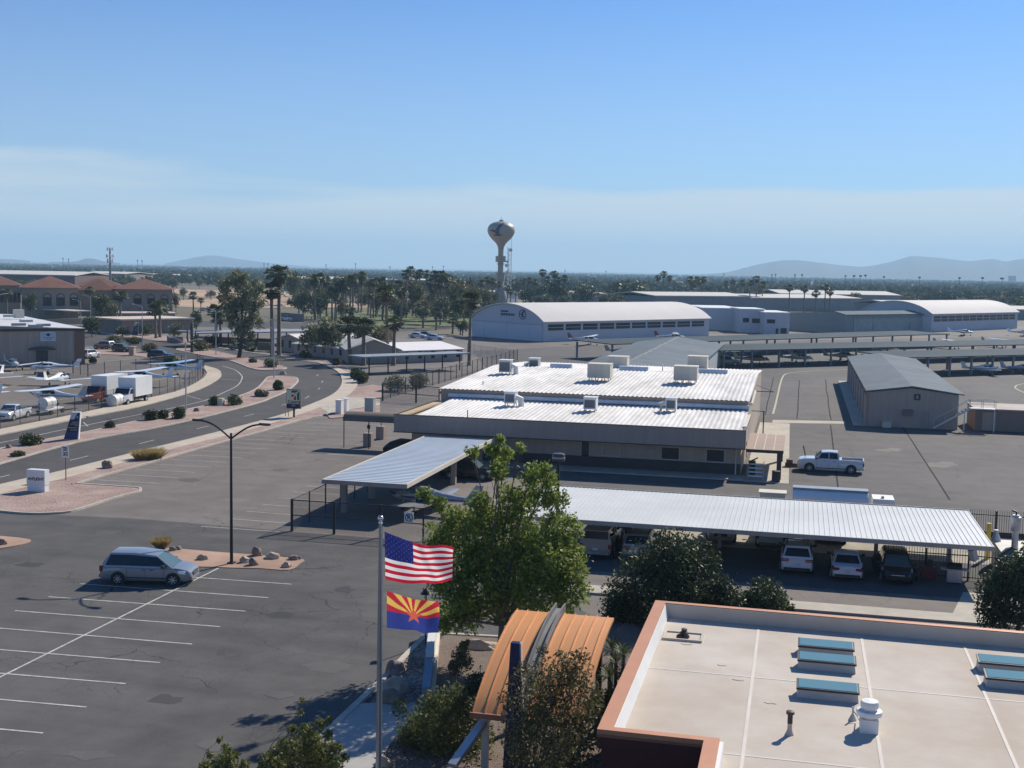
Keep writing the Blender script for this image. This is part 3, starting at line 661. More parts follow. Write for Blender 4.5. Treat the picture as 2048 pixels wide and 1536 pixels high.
# white carport -----------------------------------------------------
CX0, CX1, CY0, CY1, CZ = -17.1, 11.27, 72.9, 84.0, 2.6
K = thing('carport', 'long white ribbed metal carport sheltering the row of parked cars', 'carport', ((CX0 + CX1) / 2, 78, 0))
mb = MB(); mb.box(CX0, CX1, CY0, CY1, CZ - .10, CZ - .06)
ribs(mb, CX0 + .1, CX1, .3, lambda x: (CY0, CZ - .06, CY1, CZ - .06), .035, .04)
part('roof', mb, mat('carport_white', (.60, .61, .60), .55, var=.10, scale=.22, spec=.25), K)
mb = MB(); mb.box(CX0 - .02, CX1 + .02, CY0 - .1, CY0 - .002, CZ - .30, CZ - .03); part('gutter', mb, mat('carport_fascia', (.36, .34, .31), .6), K)
mb = MB(); mb.box(CX0 - .02, CX1 + .02, CY1 + .002, CY1 + .1, CZ - .3, CZ); part('gutter', mb, mat('carport_fascia'  , (.36, .34, .31), .6), K)
for x in (-15.3, -10.0, -4.6, .8, 5.2, 9.6):
    mb = MB(); mb.box(x - .12, x + .12, 79.0, 79.24, 0, CZ - .42); part('post', mb, M_grey, K)
    mb = MB(); mb.hexa([(x - .08, CY0, CZ - .2), (x + .08, CY0, CZ - .2), (x + .08, CY1, CZ - .2), (x - .08, CY1, CZ - .2)], [(x - .08, CY0, CZ - .101), (x + .08, CY0, CZ - .101), (x + .08, CY1, CZ - .101), (x - .08, CY1, CZ - .101)]); mb.box(x - .08, x + .08, 76.3, 82, CZ - .42, CZ - .201); part('beam', mb, M_grey, K)
mb = MB(); mb.beam((CX1 - 1.2, CY0 + .1, CZ - .3), (CX1 - 1.0, CY0 + .3, CZ - .95), .35, .35); part('gutter_outlet', mb, M_grey, K)

# plane shelter -----------------------------------------------------
PX0, PX1, PY0, PY1, PZ = -32.6, -26.45, 80.1, 104.7, 2.75
K = thing('plane_shelter', 'pale blue metal roofed shelter over the parked low aircraft', 'shelter', ((PX0 + PX1) / 2, 92, 0))
mb = MB(); mb.box(PX0, PX1, PY0, PY1, PZ - .12, PZ - .07)
y = PY0 + .2
while y < PY1: mb.box(PX0, PX1, y, y + .05, PZ - .069, PZ - .045); y += .62
part('roof', mb, M_blue_roof, K)
mb = MB(); mb.box(PX1 + .002, PX1 + .16, PY0 - .05, PY1 + .05, PZ - .28, PZ + .02); part('gutter', mb, M_cream, K)
mb = MB(); mb.box(PX0 - .05, PX1 + .1, PY0 - .12, PY0 - .002, PZ - .3, PZ + .01); part('fascia', mb, M_taupe, K)
mb = MB(); mb.box(PX0 - .06, PX0 - .002, PY0, PY1, PZ - .25, PZ + .01); part('fascia', mb, M_cream, K)
for x, y in ((-31.8, 82.2), (-31.8, 88), (-31.8, 95.5), (-31.8, 103), (-27.3, 103.6), (-27.5, 96)):
    mb = MB(); mb.box(x - .2, x + .2, y - .2, y + .2, 0, PZ - .121); part('post', mb, M_taupe, K)

# main office building ----------------------------------------------
B = thing('office_building', 'long tan office building with two stepped white ribbed metal roofs', 'building', (-20, 120, 0))
mb = MB(); mb.box(-35.2, -4.7, 108.4, 119.9, 0, 4.02); mb.box(-35.8, -4.62, 119.9, 158, 0, 5.45); part('wall', mb, M_taupe2, B)
mb = MB(); mb.box(-34, -4.69, 108.30, 108.398, .02, 1.05); part('wainscot', mb, M_darkbase, B)
mb = MB(); mb.box(-36.2, -4.27, 106.1, 106.3, 2.76, 4.3); mb.box(-4.47, -4.27, 106.3, 118.5, 2.9, 4.32); mb.box(-36.2, -36.0, 106.3, 119.5, 2.76, 4.3)
fs = part('fascia', mb, M_taupe, B)
mb = MB(); x = -36.1
while x < -4.4: mb.box(x, x + .03, 106.075, 106.099, 2.8, 4.26); x += .3
part('batten', mb, M_taupe, fs)
mb = MB(); mb.box(-36.25, -4.22, 106.05, 106.36, 4.302, 4.36); mb.box(-36.25, -4.22, 106.02, 106.098, 2.68, 2.757); mb.box(-4.5, -4.22, 106.36, 118.5, 4.325, 4.38); mb.box(-4.262, -4.22, 106.05, 106.3, 2.76, 4.30); part('fascia_trim', mb, M_dkbrown, B)
mb = MB(); mb.box(-36.2, -35.15, 106.4, 119.4, 4.15, 4.30); part('parapet_cap', mb, mat('rusty_cream', (.56, .47, .33), .8, var=.2, scale=.6, second=(.42, .26, .10)), B)
mb = MB(); mb.box(-36, -4.47, 106.3, 108.39, 2.70, 2.755); part('soffit', mb, mat('soffit', (.5, .42, .32), .8), B)
for z0, nm in ((0, 0),):
    mb = MB(); corrugated(mb, -34.4, -4.55, .46, 106.45, 4.18, 119.85, 4.62, .055); part('lower_roof', mb, M_dirtywhite, B)
    mb = MB(); mb.box(-34.9, -4.55, 119.4, 119.88, 4.75, 5.1); part('flashing', mb, mat('blue_white_flashing', (.55, .60, .66), .5), B)
    mb = MB(); corrugated(mb, -36.0, -4.35, .46, 119.5, 5.52, 142.5, 6.28, .055)
    ur = part('upper_roof', mb, M_dirtywhite, B)
    mb = MB(); corrugated(mb, -36.0, -4.35, .46, 142.6, 6.28, 159, 5.55, .055); part('rear_roof', mb, M_dirtywhite, B)
    mb = MB(); mb.hexa([(-4.6, 119.9, 5.45), (-4.62, 158, 5.45), (-35.8, 158, 5.45), (-35.8, 119.9, 5.45)][::-1], [(-4.61, 142, 6.1), (-4.61, 143, 6.1), (-35.8, 143, 6.1), (-35.8, 142, 6.1)][::-1]); part('gable_fill', mb, M_taupe2, B)
for x0, x1 in ((-28.9, -26.3), (-20.6, -17.2), (-11.3, -8.0)):
    mb = MB(); mb.lathe([(.42, x0), (.42, x1)], (0, 142.4, 6.35), 12, 'x'); part('ridge_vent', mb, mat('ridge_vent_metal', (.62, .66, .70), .5), B, 40)
def wall_opening(x0, x1, z0, z1, m, nm='window', fr=.09):
    mb = MB(); mb.box(x0, x1, 108.34, 108.397, z0, z1); o = part(nm, mb, M_winf, B)
    mb = MB(); mb.box(x0 + fr, x1 - fr, 108.31, 108.339, z0 + fr, z1 - fr); part('pane', mb, m, o)
wall_opening(-19.05, -18.2, .14, 2.62, M_glass, 'door')
wall_opening(-17.15, -15.4, 1.15, 2.35, M_taupe2); wall_opening(-11.75, -10.05, 1.1, 2.3, M_glass); wall_opening(-7.75, -6.05, 1.1, 2.3, M_glass)
mb = MB(); mb.box(-13.1, -12.3, 108.33, 108.397, 1.95, 2.4); part('wall_plate', mb, M_taupe, B)
mb = MB(); mb.tube([(-5.1, 108.25, .1), (-5.1, 108.25, 2.7)], .06); mb.tube([(-4.5, 119.0, 5.3), (-4.3, 119.2, 5.3), (-4.3, 128, 5.75)], .12, 6); part('downpipe', mb, M_cream, B)
mb = MB(); mb.box(-4.45, -4.27, 108.3, 118, 4.38, 4.44); mb.box(-4.60, -4.4, 108.3, 118, 4.38, 4.42); part('parapet_rail', mb, M_cream, B)
mb = MB(); mb.beam((-4.5, 137, 4.9), (-2.6, 137, 4.9), .08); mb.beam((-4.5, 137, 5.6), (-2.6, 137, 4.9), .05); mb.beam((-4.55, 126, 3.9), (-3.2, 126, 3.9), .07); mb.tube([(-3.3, 126, 0), (-3.3, 126, 3.9)], .06); part('bracket', mb, M_black, B)
# left porch and entrance canvas
A = thing('awning', 'dark barrel shaped entrance awning on thin posts at the office left end', 'awning', (-39, 116, 0))
mb = MB(); P = [(math.cos(a) * 1.3, math.sin(a) * .85) for a in [math.pi * k / 12 for k in range(13)]]
mb.loft([[(x, 112.3 + c_ * 1.0 + 1.2, 2.75 + s_ * .9) for c_, s_ in P] for x in (-43.6, -36.25)]); part('canopy', mb, mat('brown_canvas', (.17, .14, .105), .9, var=.1), A, 40)
mb = MB()
for x in (-43.5, -40.9): mb.tube([(x, 112.3, 0), (x, 112.3, 2.75)], .05)
mb.beam((-43.6, 112.3, 2.72), (-36.3, 112.3, 2.72), .08); part('post', mb, M_black, A)
A = thing('awning', 'brown ribbed flat awning roof against the office right end', 'awning', (-2.6, 112, 0))
mb = MB(); mb.hexa([(-4.24, 107.3, 2.52), (-1.0, 107.3, 2.40), (-1.0, 118.5, 2.40), (-4.24, 118.5, 2.52)], [(-4.24, 107.3, 2.62), (-1.0, 107.3, 2.50), (-1.0, 118.5, 2.50), (-4.24, 118.5, 2.62)]); rf = part('canopy', mb, mat('brown_roof_sheet', (.30, .20, .145), .7, var=.1, scale=1), A)
mb = MB()
for x in (-3.55, -2.75, -1.9): mb.hexa([(x, 107.3, 2.623 - (x + 4.24) * .037), (x + .06, 107.3, 2.621 - (x + 4.24) * .037), (x + .06, 118.5, 2.621 - (x + 4.24) * .037), (x, 118.5, 2.623 - (x + 4.24) * .037)], [(x, 107.3, 2.66 - (x + 4.24) * .037), (x + .06, 107.3, 2.66 - (x + 4.24) * .037), (x + .06, 118.5, 2.66 - (x + 4.24) * .037), (x, 118.5, 2.66 - (x + 4.24) * .037)])
part('seam', mb, M_cream, rf)
for y in (107.5, 118.2):
    mb = MB(); mb.box(-1.55, -1.15, y - .2, y + .2, 0.03, 2.4); part('post', mb, M_dkbrown, A)
mb = MB(); mb.box(-4.2, -1.0, 107.2, 107.298, 2.33, 2.6); part('fascia', mb, M_dkbrown, A)

# roof units --------------------------------------------------------
def cooler(px, z, label, w=1.0, h=1.15, duct=1, m=M_galv):
    g = G(*px, z); t = thing('evaporative_cooler', label, 'roof cooler', g)
    z += .1
    mb = MB(); mb.box(g.x - w / 2, g.x + w / 2, g.y, g.y + w, z + .2, z + .2 + h); part('cabinet', mb, m, t)
    mb = MB()
    mb.box(g.x - w / 2 + .1, g.x + w / 2 - .1, g.y - .025, g.y - .002, z + .35, z + h); part('louver_panel', mb, mat('louver_grey', (.16, .17, .18), .6, var=.25, scale=8, stretch=(.2, .2, 8)), t)
    mb = MB(); mb.box(g.x - w / 2 - .05, g.x + w / 2 + .05, g.y - .05, g.y + w + .05, z + .2 + h + .002, z + .26 + h); part('lid', mb, M_whitep, t)
    mb = MB()
    for sx in (-1, 1):
        for yy in (.1, w - .1): mb.box(g.x + sx * (w / 2 - .1) - .04, g.x + sx * (w / 2 - .1) + .04, g.y + yy - .04, g.y + yy + .04, z - .3, z + .199)
    part('leg', mb, M_galv, t)
    if duct:
        mb = MB(); x = g.x + duct * (w / 2); mb.tube([(x + duct * .002, g.y + w * .5, z + h * .7), (x + duct * .45, g.y + w * .5, z + h * .6), (x + duct * .5, g.y + w * .5, z - .25)], .3, 8); part('duct', mb, M_whitep, t, 40)
cooler((1009, 750), 5.95, 'grey louvred cooler on the far left corner of the upper white roof', 1.35, 1.35, 1)
cooler((1067, 742), 5.7, 'small cooler with pale side duct peeking over the upper roof ridge', 1.2, 1.2, -1)
cooler((1019, 813), 4.5, 'white cooler with bent duct at the left of the lower roof', 1.1, 1.1, 1, M_whitep)
cooler((1179, 825), 4.4, 'square grey cooler in the middle of the lower white roof', 1.2, 1.1, 0, M_whitep)
cooler((1341, 826), 4.45, 'pale cooler with rust stained curb at the right of the lower roof', 1.0, 1.1, -1, M_whitep)
def hvac(px, z, w, d, h, label):
    g = G(*px, z); t = thing('rooftop_unit', label, 'air conditioner', g)
    mb = MB(); mb.box(g.x - w / 2, g.x + w / 2, g.y, g.y + d, z + .38, z + .38 + h); cab = part('cabinet', mb, M_beige, t)
    mb = MB()
    for k in (.33, .62): mb.box(g.x - w / 2 + w * k, g.x - w / 2 + w * k + .03, g.y - .015, g.y - .001, z + .42, z + .34 + h)
    part('panel_seam', mb, mat('beige_shadow_gap', (.42, .39, .32), .6), cab)
    mb = MB(); mb.box(g.x - w / 2 - .05, g.x + w / 2 + .05, g.y - .05, g.y + d + .05, z + .382 + h, z + .46 + h); part('lid', mb, M_cream, t)
    mb = MB()
    for k in range(4): x = g.x - w / 2 + .2 + k * (w - .4) / 3; mb.box(x - .05, x + .05, g.y + .05, g.y + .15, z - .15, z + .379); mb.box(x - .05, x + .05, g.y + d - .15, g.y + d - .05, z - .15, z + .379)
    part('leg', mb, M_galv, t)
hvac((1197, 763), 5.95, 2.5, 2.0, 1.45, 'beige air conditioner box on legs, left one before the ridge')
hvac((1370, 768), 5.95, 2.5, 2.0, 1.45, 'beige air conditioner box on legs, right one before the ridge')
hvac((1234, 745), 5.6, 2.4, 2.0, 1.5, 'beige air conditioner box half hidden behind the ridge, left one')
hvac((1394, 744), 5.6, 2.4, 2.0, 1.5, 'beige air conditioner box half hidden behind the ridge, right one')
for p, z, hh, lb in (((966, 771), 5.6, .5, 'short white vent pipe near the left edge of the upper roof'), ((1325, 742), 6.3, .8, 'white vent pipe standing by the middle ridge vent'), ((935, 836), 4.25, .75, 'thin dark pipe rising from the office fascia')):
    g = G(*p, z); mb = MB(); mb.tube([g - Vector((0, 0, .1)), g + Vector((0, 0, hh))], .07 if z > 5 else .045, 8); solo('vent_pipe', mb, M_whitep if z > 5 else M_dkbrown, lb, 'vent pipe')

# tan hangar on the right -------------------------------------------
H_ = thing('tan_hangar', 'tan metal hangar with grey gabled roof and closed wall facing the yard', 'hangar', (13, 180, 0))
hx0, hx1, hy0, hy1 = 8.0, 18.7, 150.2, 213
mb = MB(); xm = (hx0 + hx1) / 2 - .2
mb.loft([[(hx0 + .3, y, 0), (hx0 + .3, y, 4.1), (xm, y, 4.75), (hx1 - .3, y, 4.1), (hx1 - .3, y, 0)] for y in (hy0, hy1 - .2)]); part('wall', mb, M_taupe2, H_)
mb = MB()
for xa, za, xb, zb in ((hx0 - .1, 4.13, xm, 4.88), (xm, 4.88, hx1 + .3, 4.1)):
    mb.hexa([(xa, hy0 - .25, za), (xb, hy0 - .25, zb), (xb, hy1, zb), (xa, hy1, za)], [(xa, hy0 - .25, za + .14), (xb, hy0 - .25, zb + .14), (xb, hy1, zb + .14), (xa, hy1, za + .14)])
part('roof', mb, M_greyroof, H_)
mb = MB(); mb.box(hx0 + .1, hx0 + .299, hy0 + 1.5, hy1 - 3, .1, 3.4); 
dl = part('hangar_door', mb, M_taupe, H_)
mb = MB()
for k in range(9): mb.box(hx0 - .05, hx0 + .298, hy0 + .4 + k * 7.4, hy0 + .9 + k * 7.4, 0, 4.05)
part('pilaster', mb, M_taupe2, H_)
mb = MB(); mb.box(xm + .25, xm + .95, hy0 - .06, hy0 - .002, 3.35, 4.05); so = part('number_board', mb, M_darkbase, H_)
part('numeral', text_mb('8', .55, (xm + .6, hy0 - .075, 3.7), (1, 0, 0), (0, 0, 1)), M_cream, so)
mb = MB(); mb.box(14.2, 15.2, hy0 - .06, hy0 - .002, .05, 2.15); part('door', mb, M_taupe, H_)
mb = MB(); mb.box(12.2, 13.3, hy0 - .5, hy0 - .002, 1.5, 2.2); part('wall_unit', mb, mat('wall_unit_grey', (.2, .18, .17), .7), H_)
mb = MB(); mb.box(9.9, 10.9, hy0 - .9, hy0 - .02, 0.02, .75); solo('utility_box', mb, M_beige, 'low utility cabinet at the foot of the tan hangar wall', 'utility box')
mb = MB(); mb.box(hx0 - 1.4, hx0 + .29, hy0 - .1, hy1, 0.02, .10); struct('concrete_pad', mb, M_conc)
X_ = thing('storage_annex', 'low flat tan annex beside the hangar stairs', 'building', (26, 151, 0))
mb = MB(); mb.box(20.4, 60, 150.9, 158, 0, 2.45); part('wall', mb, mat('annex_brown', (.28, .20, .165), .8, var=.06), X_)
mb = MB(); mb.box(20.3, 60.1, 150.8, 158.1, 2.452, 2.6); part('roof', mb, mat('annex_roof', (.42, .36, .31), .8), X_)
mb = MB(); mb.box(21.2, 22.7, 150.84, 150.898, .05, 2.2); part('door', mb, M_taupe2, X_)
S_ = thing('metal_stair', 'outdoor metal stair with handrail climbing to the tan hangar corner', 'stair', (17, 149, 0))
mb = MB(); a, b = Vector((15.6, 149.4, .2)), Vector((19.6, 149.4, 2.7)); mb.beam(a, b, .08, .25); mb.beam(a + Vector((0, .9, 0)), b + Vector((0, .9, 0)), .08, .25); part('stringer', mb, M_galv, S_)
mb = MB()
for k in range(11): p = a.lerp(b, (k + .5) / 11); mb.box(p.x - .14, p.x + .14, 149.45, 150.25, p.z, p.z + .04)
part('tread', mb, M_galv, S_)
mb = MB(); mb.box(19.6, 22.4, 149.3, 150.7, 2.61, 2.72); part('landing', mb, M_galv, S_)
mb = MB()
for q in (0, .9):
    mb.beam(a + Vector((0, q, 1.0)), b + Vector((0, q, 1.0)), .05)
    for k in (0, .33, .66, 1): p = a.lerp(b, k) + Vector((0, q, 0)); mb.tube([p, p + Vector((0, 0, 1))], .025, 6)
for z in (3.2, 3.7): mb.beam((19.6, 149.35, z), (22.4, 149.35, z), .05); mb.beam((19.6, 150.65, z), (22.4, 150.65, z), .05)
for x in (19.6, 21, 22.4):
    for y in (149.35, 150.65): mb.tube([(x, y, 2.7), (x, y, 3.72)], .03, 6)
part('handrail', mb, M_galv, S_)
mb = MB(); mb.tube([(19.0, 149.3, 0), (19.0, 149.3, 2.6)], .06); mb.tube([(22.3, 149.4, 0), (22.3, 149.4, 2.6)], .05); part('support_post', mb, M_whitep, S_)

# grey gabled hangar behind the office ------------------------------
H_ = thing('gabled_hangar', 'wide hangar with a bare blue grey gable roof behind the office', 'hangar', (-22, 205, 0))
gx0, gx1, gy0, gy1, gm = -31.6, -14.7, 166, 243, -23.6
mb = MB(); mb.loft([[(gx0 + .3, y, 0), (gx0 + .3, y, 3.8), (gm, y, 4.9), (gx1 - .3, y, 3.8), (gx1 - .3, y, 0)] for y in (gy0, gy1 - .2)]); part('wall', mb, mat('hangar_blue_grey', (.34, .38, .40), .7), H_)
mb = MB()
for xa, za, xb, zb in ((gx0, 3.82, gm, 5.05), (gm, 5.05, gx1 + .2, 3.82)):
    mb.hexa([(xa, gy0 - .25, za), (xb, gy0 - .25, zb), (xb, gy1, zb), (xa, gy1, za)], [(xa, gy0 - .25, za + .14), (xb, gy0 - .25, zb + .14), (xb, gy1, zb + .14), (xa, gy1, za + .14)])
rf = part('roof', mb, M_greyroof, H_)
mb = MB(); R0 = [(gy0 + 2 + k * 1.25 + rnd.uniform(-.4, .4), rnd.uniform(.06, .55), rnd.uniform(.06, .5)) for k in range(60)]
mb.loft([[(gm - l_, y, 5.215 - l_ * .145), (gm, y, 5.225), (gm + r_, y, 5.215 - r_ * .138), (gm + r_, y, 5.16 - r_ * .138), (gm - l_, y, 5.16 - l_ * .145)] for y, l_, r_ in sorted(R0)])
part('ridge_patch', mb, mat('tar_patch', (.17, .18, .19), .8), rf)
mb = MB(); mb.box(gx1 - .29, gx1 - .12, gy0 + .5, gy1 - 1, 0, 3.78)
part('side_wall', mb, mat('corrugated_grey', (.42, .45, .46), .6, var=.2, scale=3, stretch=(1, 1.2, .1)), H_)

def shed_row(a, b, width, z, label, n, tilt=.0):
    """open tie-down shelter: long flat roof strip on posts, a -> b along its near edge"""
    a, b = Vector(a).to_2d(), Vector(b).to_2d(); d = (b - a).normalized(); k = Vector((-d.y, d.x)); m = (a + b) / 2 + k * width / 2
    t = thing('shade_hangar', label, 'shade hangar', (*m, 0), 0, 'open shade hangars on the ramp')
    mb = MB(); mb.hexa([(*a, z), (*b, z), (*(b + k * width), z + tilt), (*(a + k * width), z + tilt)], [(*a, z + .18), (*b, z + .18), (*(b + k * width), z + .18 + tilt), (*(a + k * width), z + .18 + tilt)]); part('roof', mb, mat('shade_roof', (.06, .085, .10), .85, var=.12, scale=.2, spec=.1), t)
    L = (b - a).length
    for i in range(n):
        for off in ((.6,) if i % 2 else (.6, width - .6)):
            p = a + d * (.5 + i * (L - 1) / (n - 1)) + k * off
            mb = MB(); mb.obox(p, d, k, .16, .16, 0, z - .01); part('post', mb, mat('post_grey', (.24, .26, .27), .6), t)
    return t
rA0, rA1 = G(1436, 703, 3.3), G(2080, 690, 3.3)
shed_row(rA0 + (rA0 - rA1).normalized() * 12, rA1 + (rA1 - rA0).normalized() * 40, 12.5, 3.3, 'middle long shade hangar roof with several aircraft underneath', 22, .25)
shed_row(G(1225, 690, 3.3), G(1900, 669, 3.3), 12, 3.3, 'farthest long shade hangar roof close to the white hangars', 16, .25)
rC0, rC1 = G(1812, 717, 3.4), G(2060, 711, 3.4)
shed_row(rC0, rC1 + (rC1 - rC0).normalized() * 30, 12, 3.4, 'near shade hangar roof partly behind the tan hangar', 12, .25)

# ------------------------------------------------------------------ vehicles
def paint(name, col, metal=.35): return mat('paint_' + name, col, .28, metal, .03, 1, spec=.5, coat=.6)
M_tail = mat('tail_lamp_red', (.28, .015, .02), .25, var=.05)
M_head = mat('head_lamp_clear', (.62, .66, .70), .15, .2, .05)
M_chrome = mat('bright_metal', (.72, .72, .72), .2, .9, .03)
M_rim = mat('wheel_silver', (.52, .53, .55), .35, .5, .05)
M_cgl = glass('vehicle_glass', (.022, .03, .038), .05)
M_wgl = glass('windshield_glass', (.10, .155, .17), .05)
M_trim = mat('dark_plastic', (.035, .035, .04), .6, var=.1)
M_plate = mat('licence_plate', (.6, .62, .62), .5)

SPEC = {  # L, W, sill, belt, stations (x, z top, width factor), cab (base front, top front, top rear, base rear as x,z), wheels, radius, hood front z
    'minivan': dict(L=5.15, W=2.0, st=[(-2.57, .62, .80), (-2.54, .98, .88), (-2.35, 1.04, .97), (-1.0, 1.03, 1), (.6, 1.0, 1), (1.45, 1.02, .99), (1.9, .97, .97), (2.3, .88, .91), (2.5, .75, .80), (2.57, .52, .72)], cab=[(1.62, 1.0), (.62, 1.63), (-1.95, 1.75), (-2.47, 1.04)], mid=(-.6, 1.76), wh=(-1.5, 1.58), r=.345),
    'suv': dict(L=4.75, W=1.92, st=[(-2.37, .62, .84), (-2.33, 1.02, .9), (-2.1, 1.1, .97), (-.8, 1.08, 1), (.8, 1.07, 1), (1.2, 1.1, .98), (1.85, 1.05, .95), (2.2, .95, .9), (2.34, .8, .82), (2.37, .5, .76)], cab=[(1.2, 1.08), (.45, 1.62), (-1.85, 1.66), (-2.3, 1.08)], mid=(-.6, 1.7), wh=(-1.42, 1.42), r=.37),
    'sedan': dict(L=4.65, W=1.82, st=[(-2.32, .6, .82), (-2.28, .92, .88), (-2.0, 1.0, .95), (-1.4, 1.0, .98), (.6, .93, 1), (1.1, .96, .98), (1.8, .86, .94), (2.15, .76, .88), (2.3, .64, .8), (2.32, .45, .74)], cab=[(1.15, .93), (.3, 1.40), (-.95, 1.42), (-1.8, 1.0)], mid=(-.4, 1.46), wh=(-1.35, 1.38), r=.32),
    'hatch': dict(L=4.4, W=1.78, st=[(-2.2, .6, .84), (-2.16, .98, .9), (-1.9, 1.02, .96), (.6, .98, 1), (1.15, 1.0, .98), (1.7, .92, .94), (2.05, .8, .86), (2.2, .6, .76)], cab=[(1.5, .95), (.45, 1.5), (-1.6, 1.52), (-2.12, 1.0)], mid=(-.5, 1.56), wh=(-1.32, 1.38), r=.31),
    'pickup': dict(L=5.85, W=2.03, st=[(-2.92, .70, .9), (-2.9, 1.02, .95), (-.92, 1.02, .97), (-.9, 1.22, .98), (.9, 1.2, 1), (1.5, 1.26, .98), (2.3, 1.22, .95), (2.75, 1.12, .92), (2.9, .95, .88), (2.92, .55, .84)], cab=[(1.5, 1.22), (.8, 1.84), (-.6, 1.87), (-.8, 1.22)], mid=(.1, 1.9), wh=(-1.82, 1.84), r=.40, bed=True),
    'single_cab': dict(L=5.2, W=1.95, st=[(-2.6, .66, .9), (-2.58, .92, .95), (-.42, .92, .97), (-.4, 1.1, .98), (.9, 1.08, 1), (1.4, 1.1, .98), (2.1, 1.04, .95), (2.5, .95, .92), (2.6, .6, .86)], cab=[(1.35, 1.1), (.7, 1.66), (-.2, 1.68), (-.36, 1.1)], mid=(.2, 1.7), wh=(-1.6, 1.62), r=.36, bed=True, side=1),
}
def vehicle(kind, pm, label, name=None, detail=True, rack=False, boxes=None, cat=None):
    S = SPEC[kind]; L, Wd, r = S['L'], S['W'], S['r']; hw = Wd / 2
    t = thing(name or {'minivan': 'minivan', 'suv': 'suv', 'sedan': 'sedan', 'hatch': 'hatchback_car', 'pickup': 'pickup_truck', 'single_cab': 'pickup_truck'}[kind], label, cat or ('pickup truck' if 'cab' in kind or kind == 'pickup' else 'car'))
    rings = []
    for x, zt, wf in S['st']:
        w = hw * wf; zb = .24 if abs(x) < L / 2 - .1 else .34; zm = zb + (zt - zb) * .55
        rings.append([(x, -w * .9, zb), (x, -w * .985, zb + .12), (x, -w, zm), (x, -w * .975, zt - .1), (x, -w * .90, zt - .015), (x, 0, zt + (.02 if not S.get('bed') or x > -.9 else 0)), (x, w * .90, zt - .015), (x, w * .975, zt - .1), (x, w, zm), (x, w * .985, zb + .12), (x, w * .9, zb)])
    mb = MB(); mb.loft(rings)
    body = part('body', mb, pm, t, 32, world=False)
    (fx, fz), (gx, gz), (hx, hz), (kx, kz) = S['cab']; mxx, mz = S['mid']; bw, tw = hw * .93, hw * .74
    mb = MB()
    prof = [(fx, fz - .06, bw), (gx, gz, tw), (mxx, mz, tw * 1.0), (hx, hz, tw * .98), (kx, kz - .06, bw * .97)]
    top = [[(x, -w, z), (x, -w * .82, z + .03 * (0 if i in (0, 4) else 1)), (x, w * .82, z + .03 * (0 if i in (0, 4) else 1)), (x, w, z)] for i, (x, z, w) in enumerate(prof)]
    base = [(x, w) for x, w in ((fx, bw), (gx, bw), (mxx, bw * 1.01), (hx, bw), (kx, bw * .97))]
    full = [[(bx, -bw_, fz - .08)] + tp + [(bx, bw_, fz - .08)] for (bx, bw_), tp in zip(base, top)]
    mb.loft(full); part('cab_shell', mb, pm, t, 35, world=False)
    e = .012
    # glass: windscreen, rear, sides, each a hair proud of the shell
    def quad4(a, b, c, d, nm, m, off):
        mb = MB(); o = Vector(off)
        mb.hexa([Vector(p) - o * .5 for p in (a, b, c, d)], [Vector(p) + o for p in (a, b, c, d)]); return part(nm, mb, m, t, world=False)
    def lerp(p, q, k): return tuple(p[i] + (q[i] - p[i]) * k for i in range(3))
    A, Bp = (fx, bw, fz - .06), (gx, tw * .97, gz)
    n = Vector((gz - fz, 0, fx - gx)).normalized() * .02
    quad4((fx - .08, -bw * .90, fz + .0), (fx - .08, bw * .90, fz + .0), (gx + .04, tw * .88, gz - .02), (gx + .04, -tw * .88, gz - .02), 'windshield', M_wgl, n)
    n = Vector((-(hz - kz), 0, abs(hx - kx))).normalized() * .02
    kk = .12 if kind not in ('pickup', 'single_cab') else .2
    P0, P1 = (kx, kz), (hx, hz)
    q0 = (P0[0] + (P1[0] - P0[0]) * kk, P0[1] + (P1[1] - P0[1]) * kk); q1 = (P0[0] + (P1[0] - P0[0]) * .86, P0[1] + (P1[1] - P0[1]) * .86)
    quad4((q0[0], bw * .84, q0[1]), (q0[0], -bw * .84, q0[1]), (q1[0], -tw * .86, q1[1]), (q1[0], tw * .86, q1[1]), 'rear_window', M_cgl, n)
    for sg in (1, -1):
        def SP(x, k):   # point on the side of the cab at height fraction k
            zt = np.interp(x, [hx, mxx, gx], [hz, mz, gz]); zb = fz + .02
            w = bw * 1.0 + (tw - bw) * k; return (x, sg * (w + .004), zb + (zt - zb) * k)
        n = Vector((0, sg * .9, .35)).normalized() * .014
        cuts = {'minivan': [(-2.22, -.92), (-.91, .03), (.04, 1.25)], 'suv': [(-2.0, -1.05), (-.98, -.1), (-.03, .8)], 'sedan': [(-1.4, -.62), (-.55, .1), (.17, .82)][1:] + [(-1.35, -.62)], 'hatch': [(-1.75, -.75), (-.68, .1), (.17, 1.0)], 'pickup': [(-.62, .12), (.2, 1.08)], 'single_cab': [(-.22, .95)]}[kind]
        for a, b in cuts:
            def clampx(x, k):
                lo = kx + (hx - kx) * k + .07; hi = fx + (gx - fx) * k - .07; return min(max(x, lo), hi)
            q = [SP(clampx(a, .08), .08), SP(clampx(b, .08), .08), SP(clampx(b, .86), .86), SP(clampx(a, .86), .86)]
            if q[1][0] - q[0][0] < .08: continue
            quad4(*q, 'side_window', M_cgl, n)
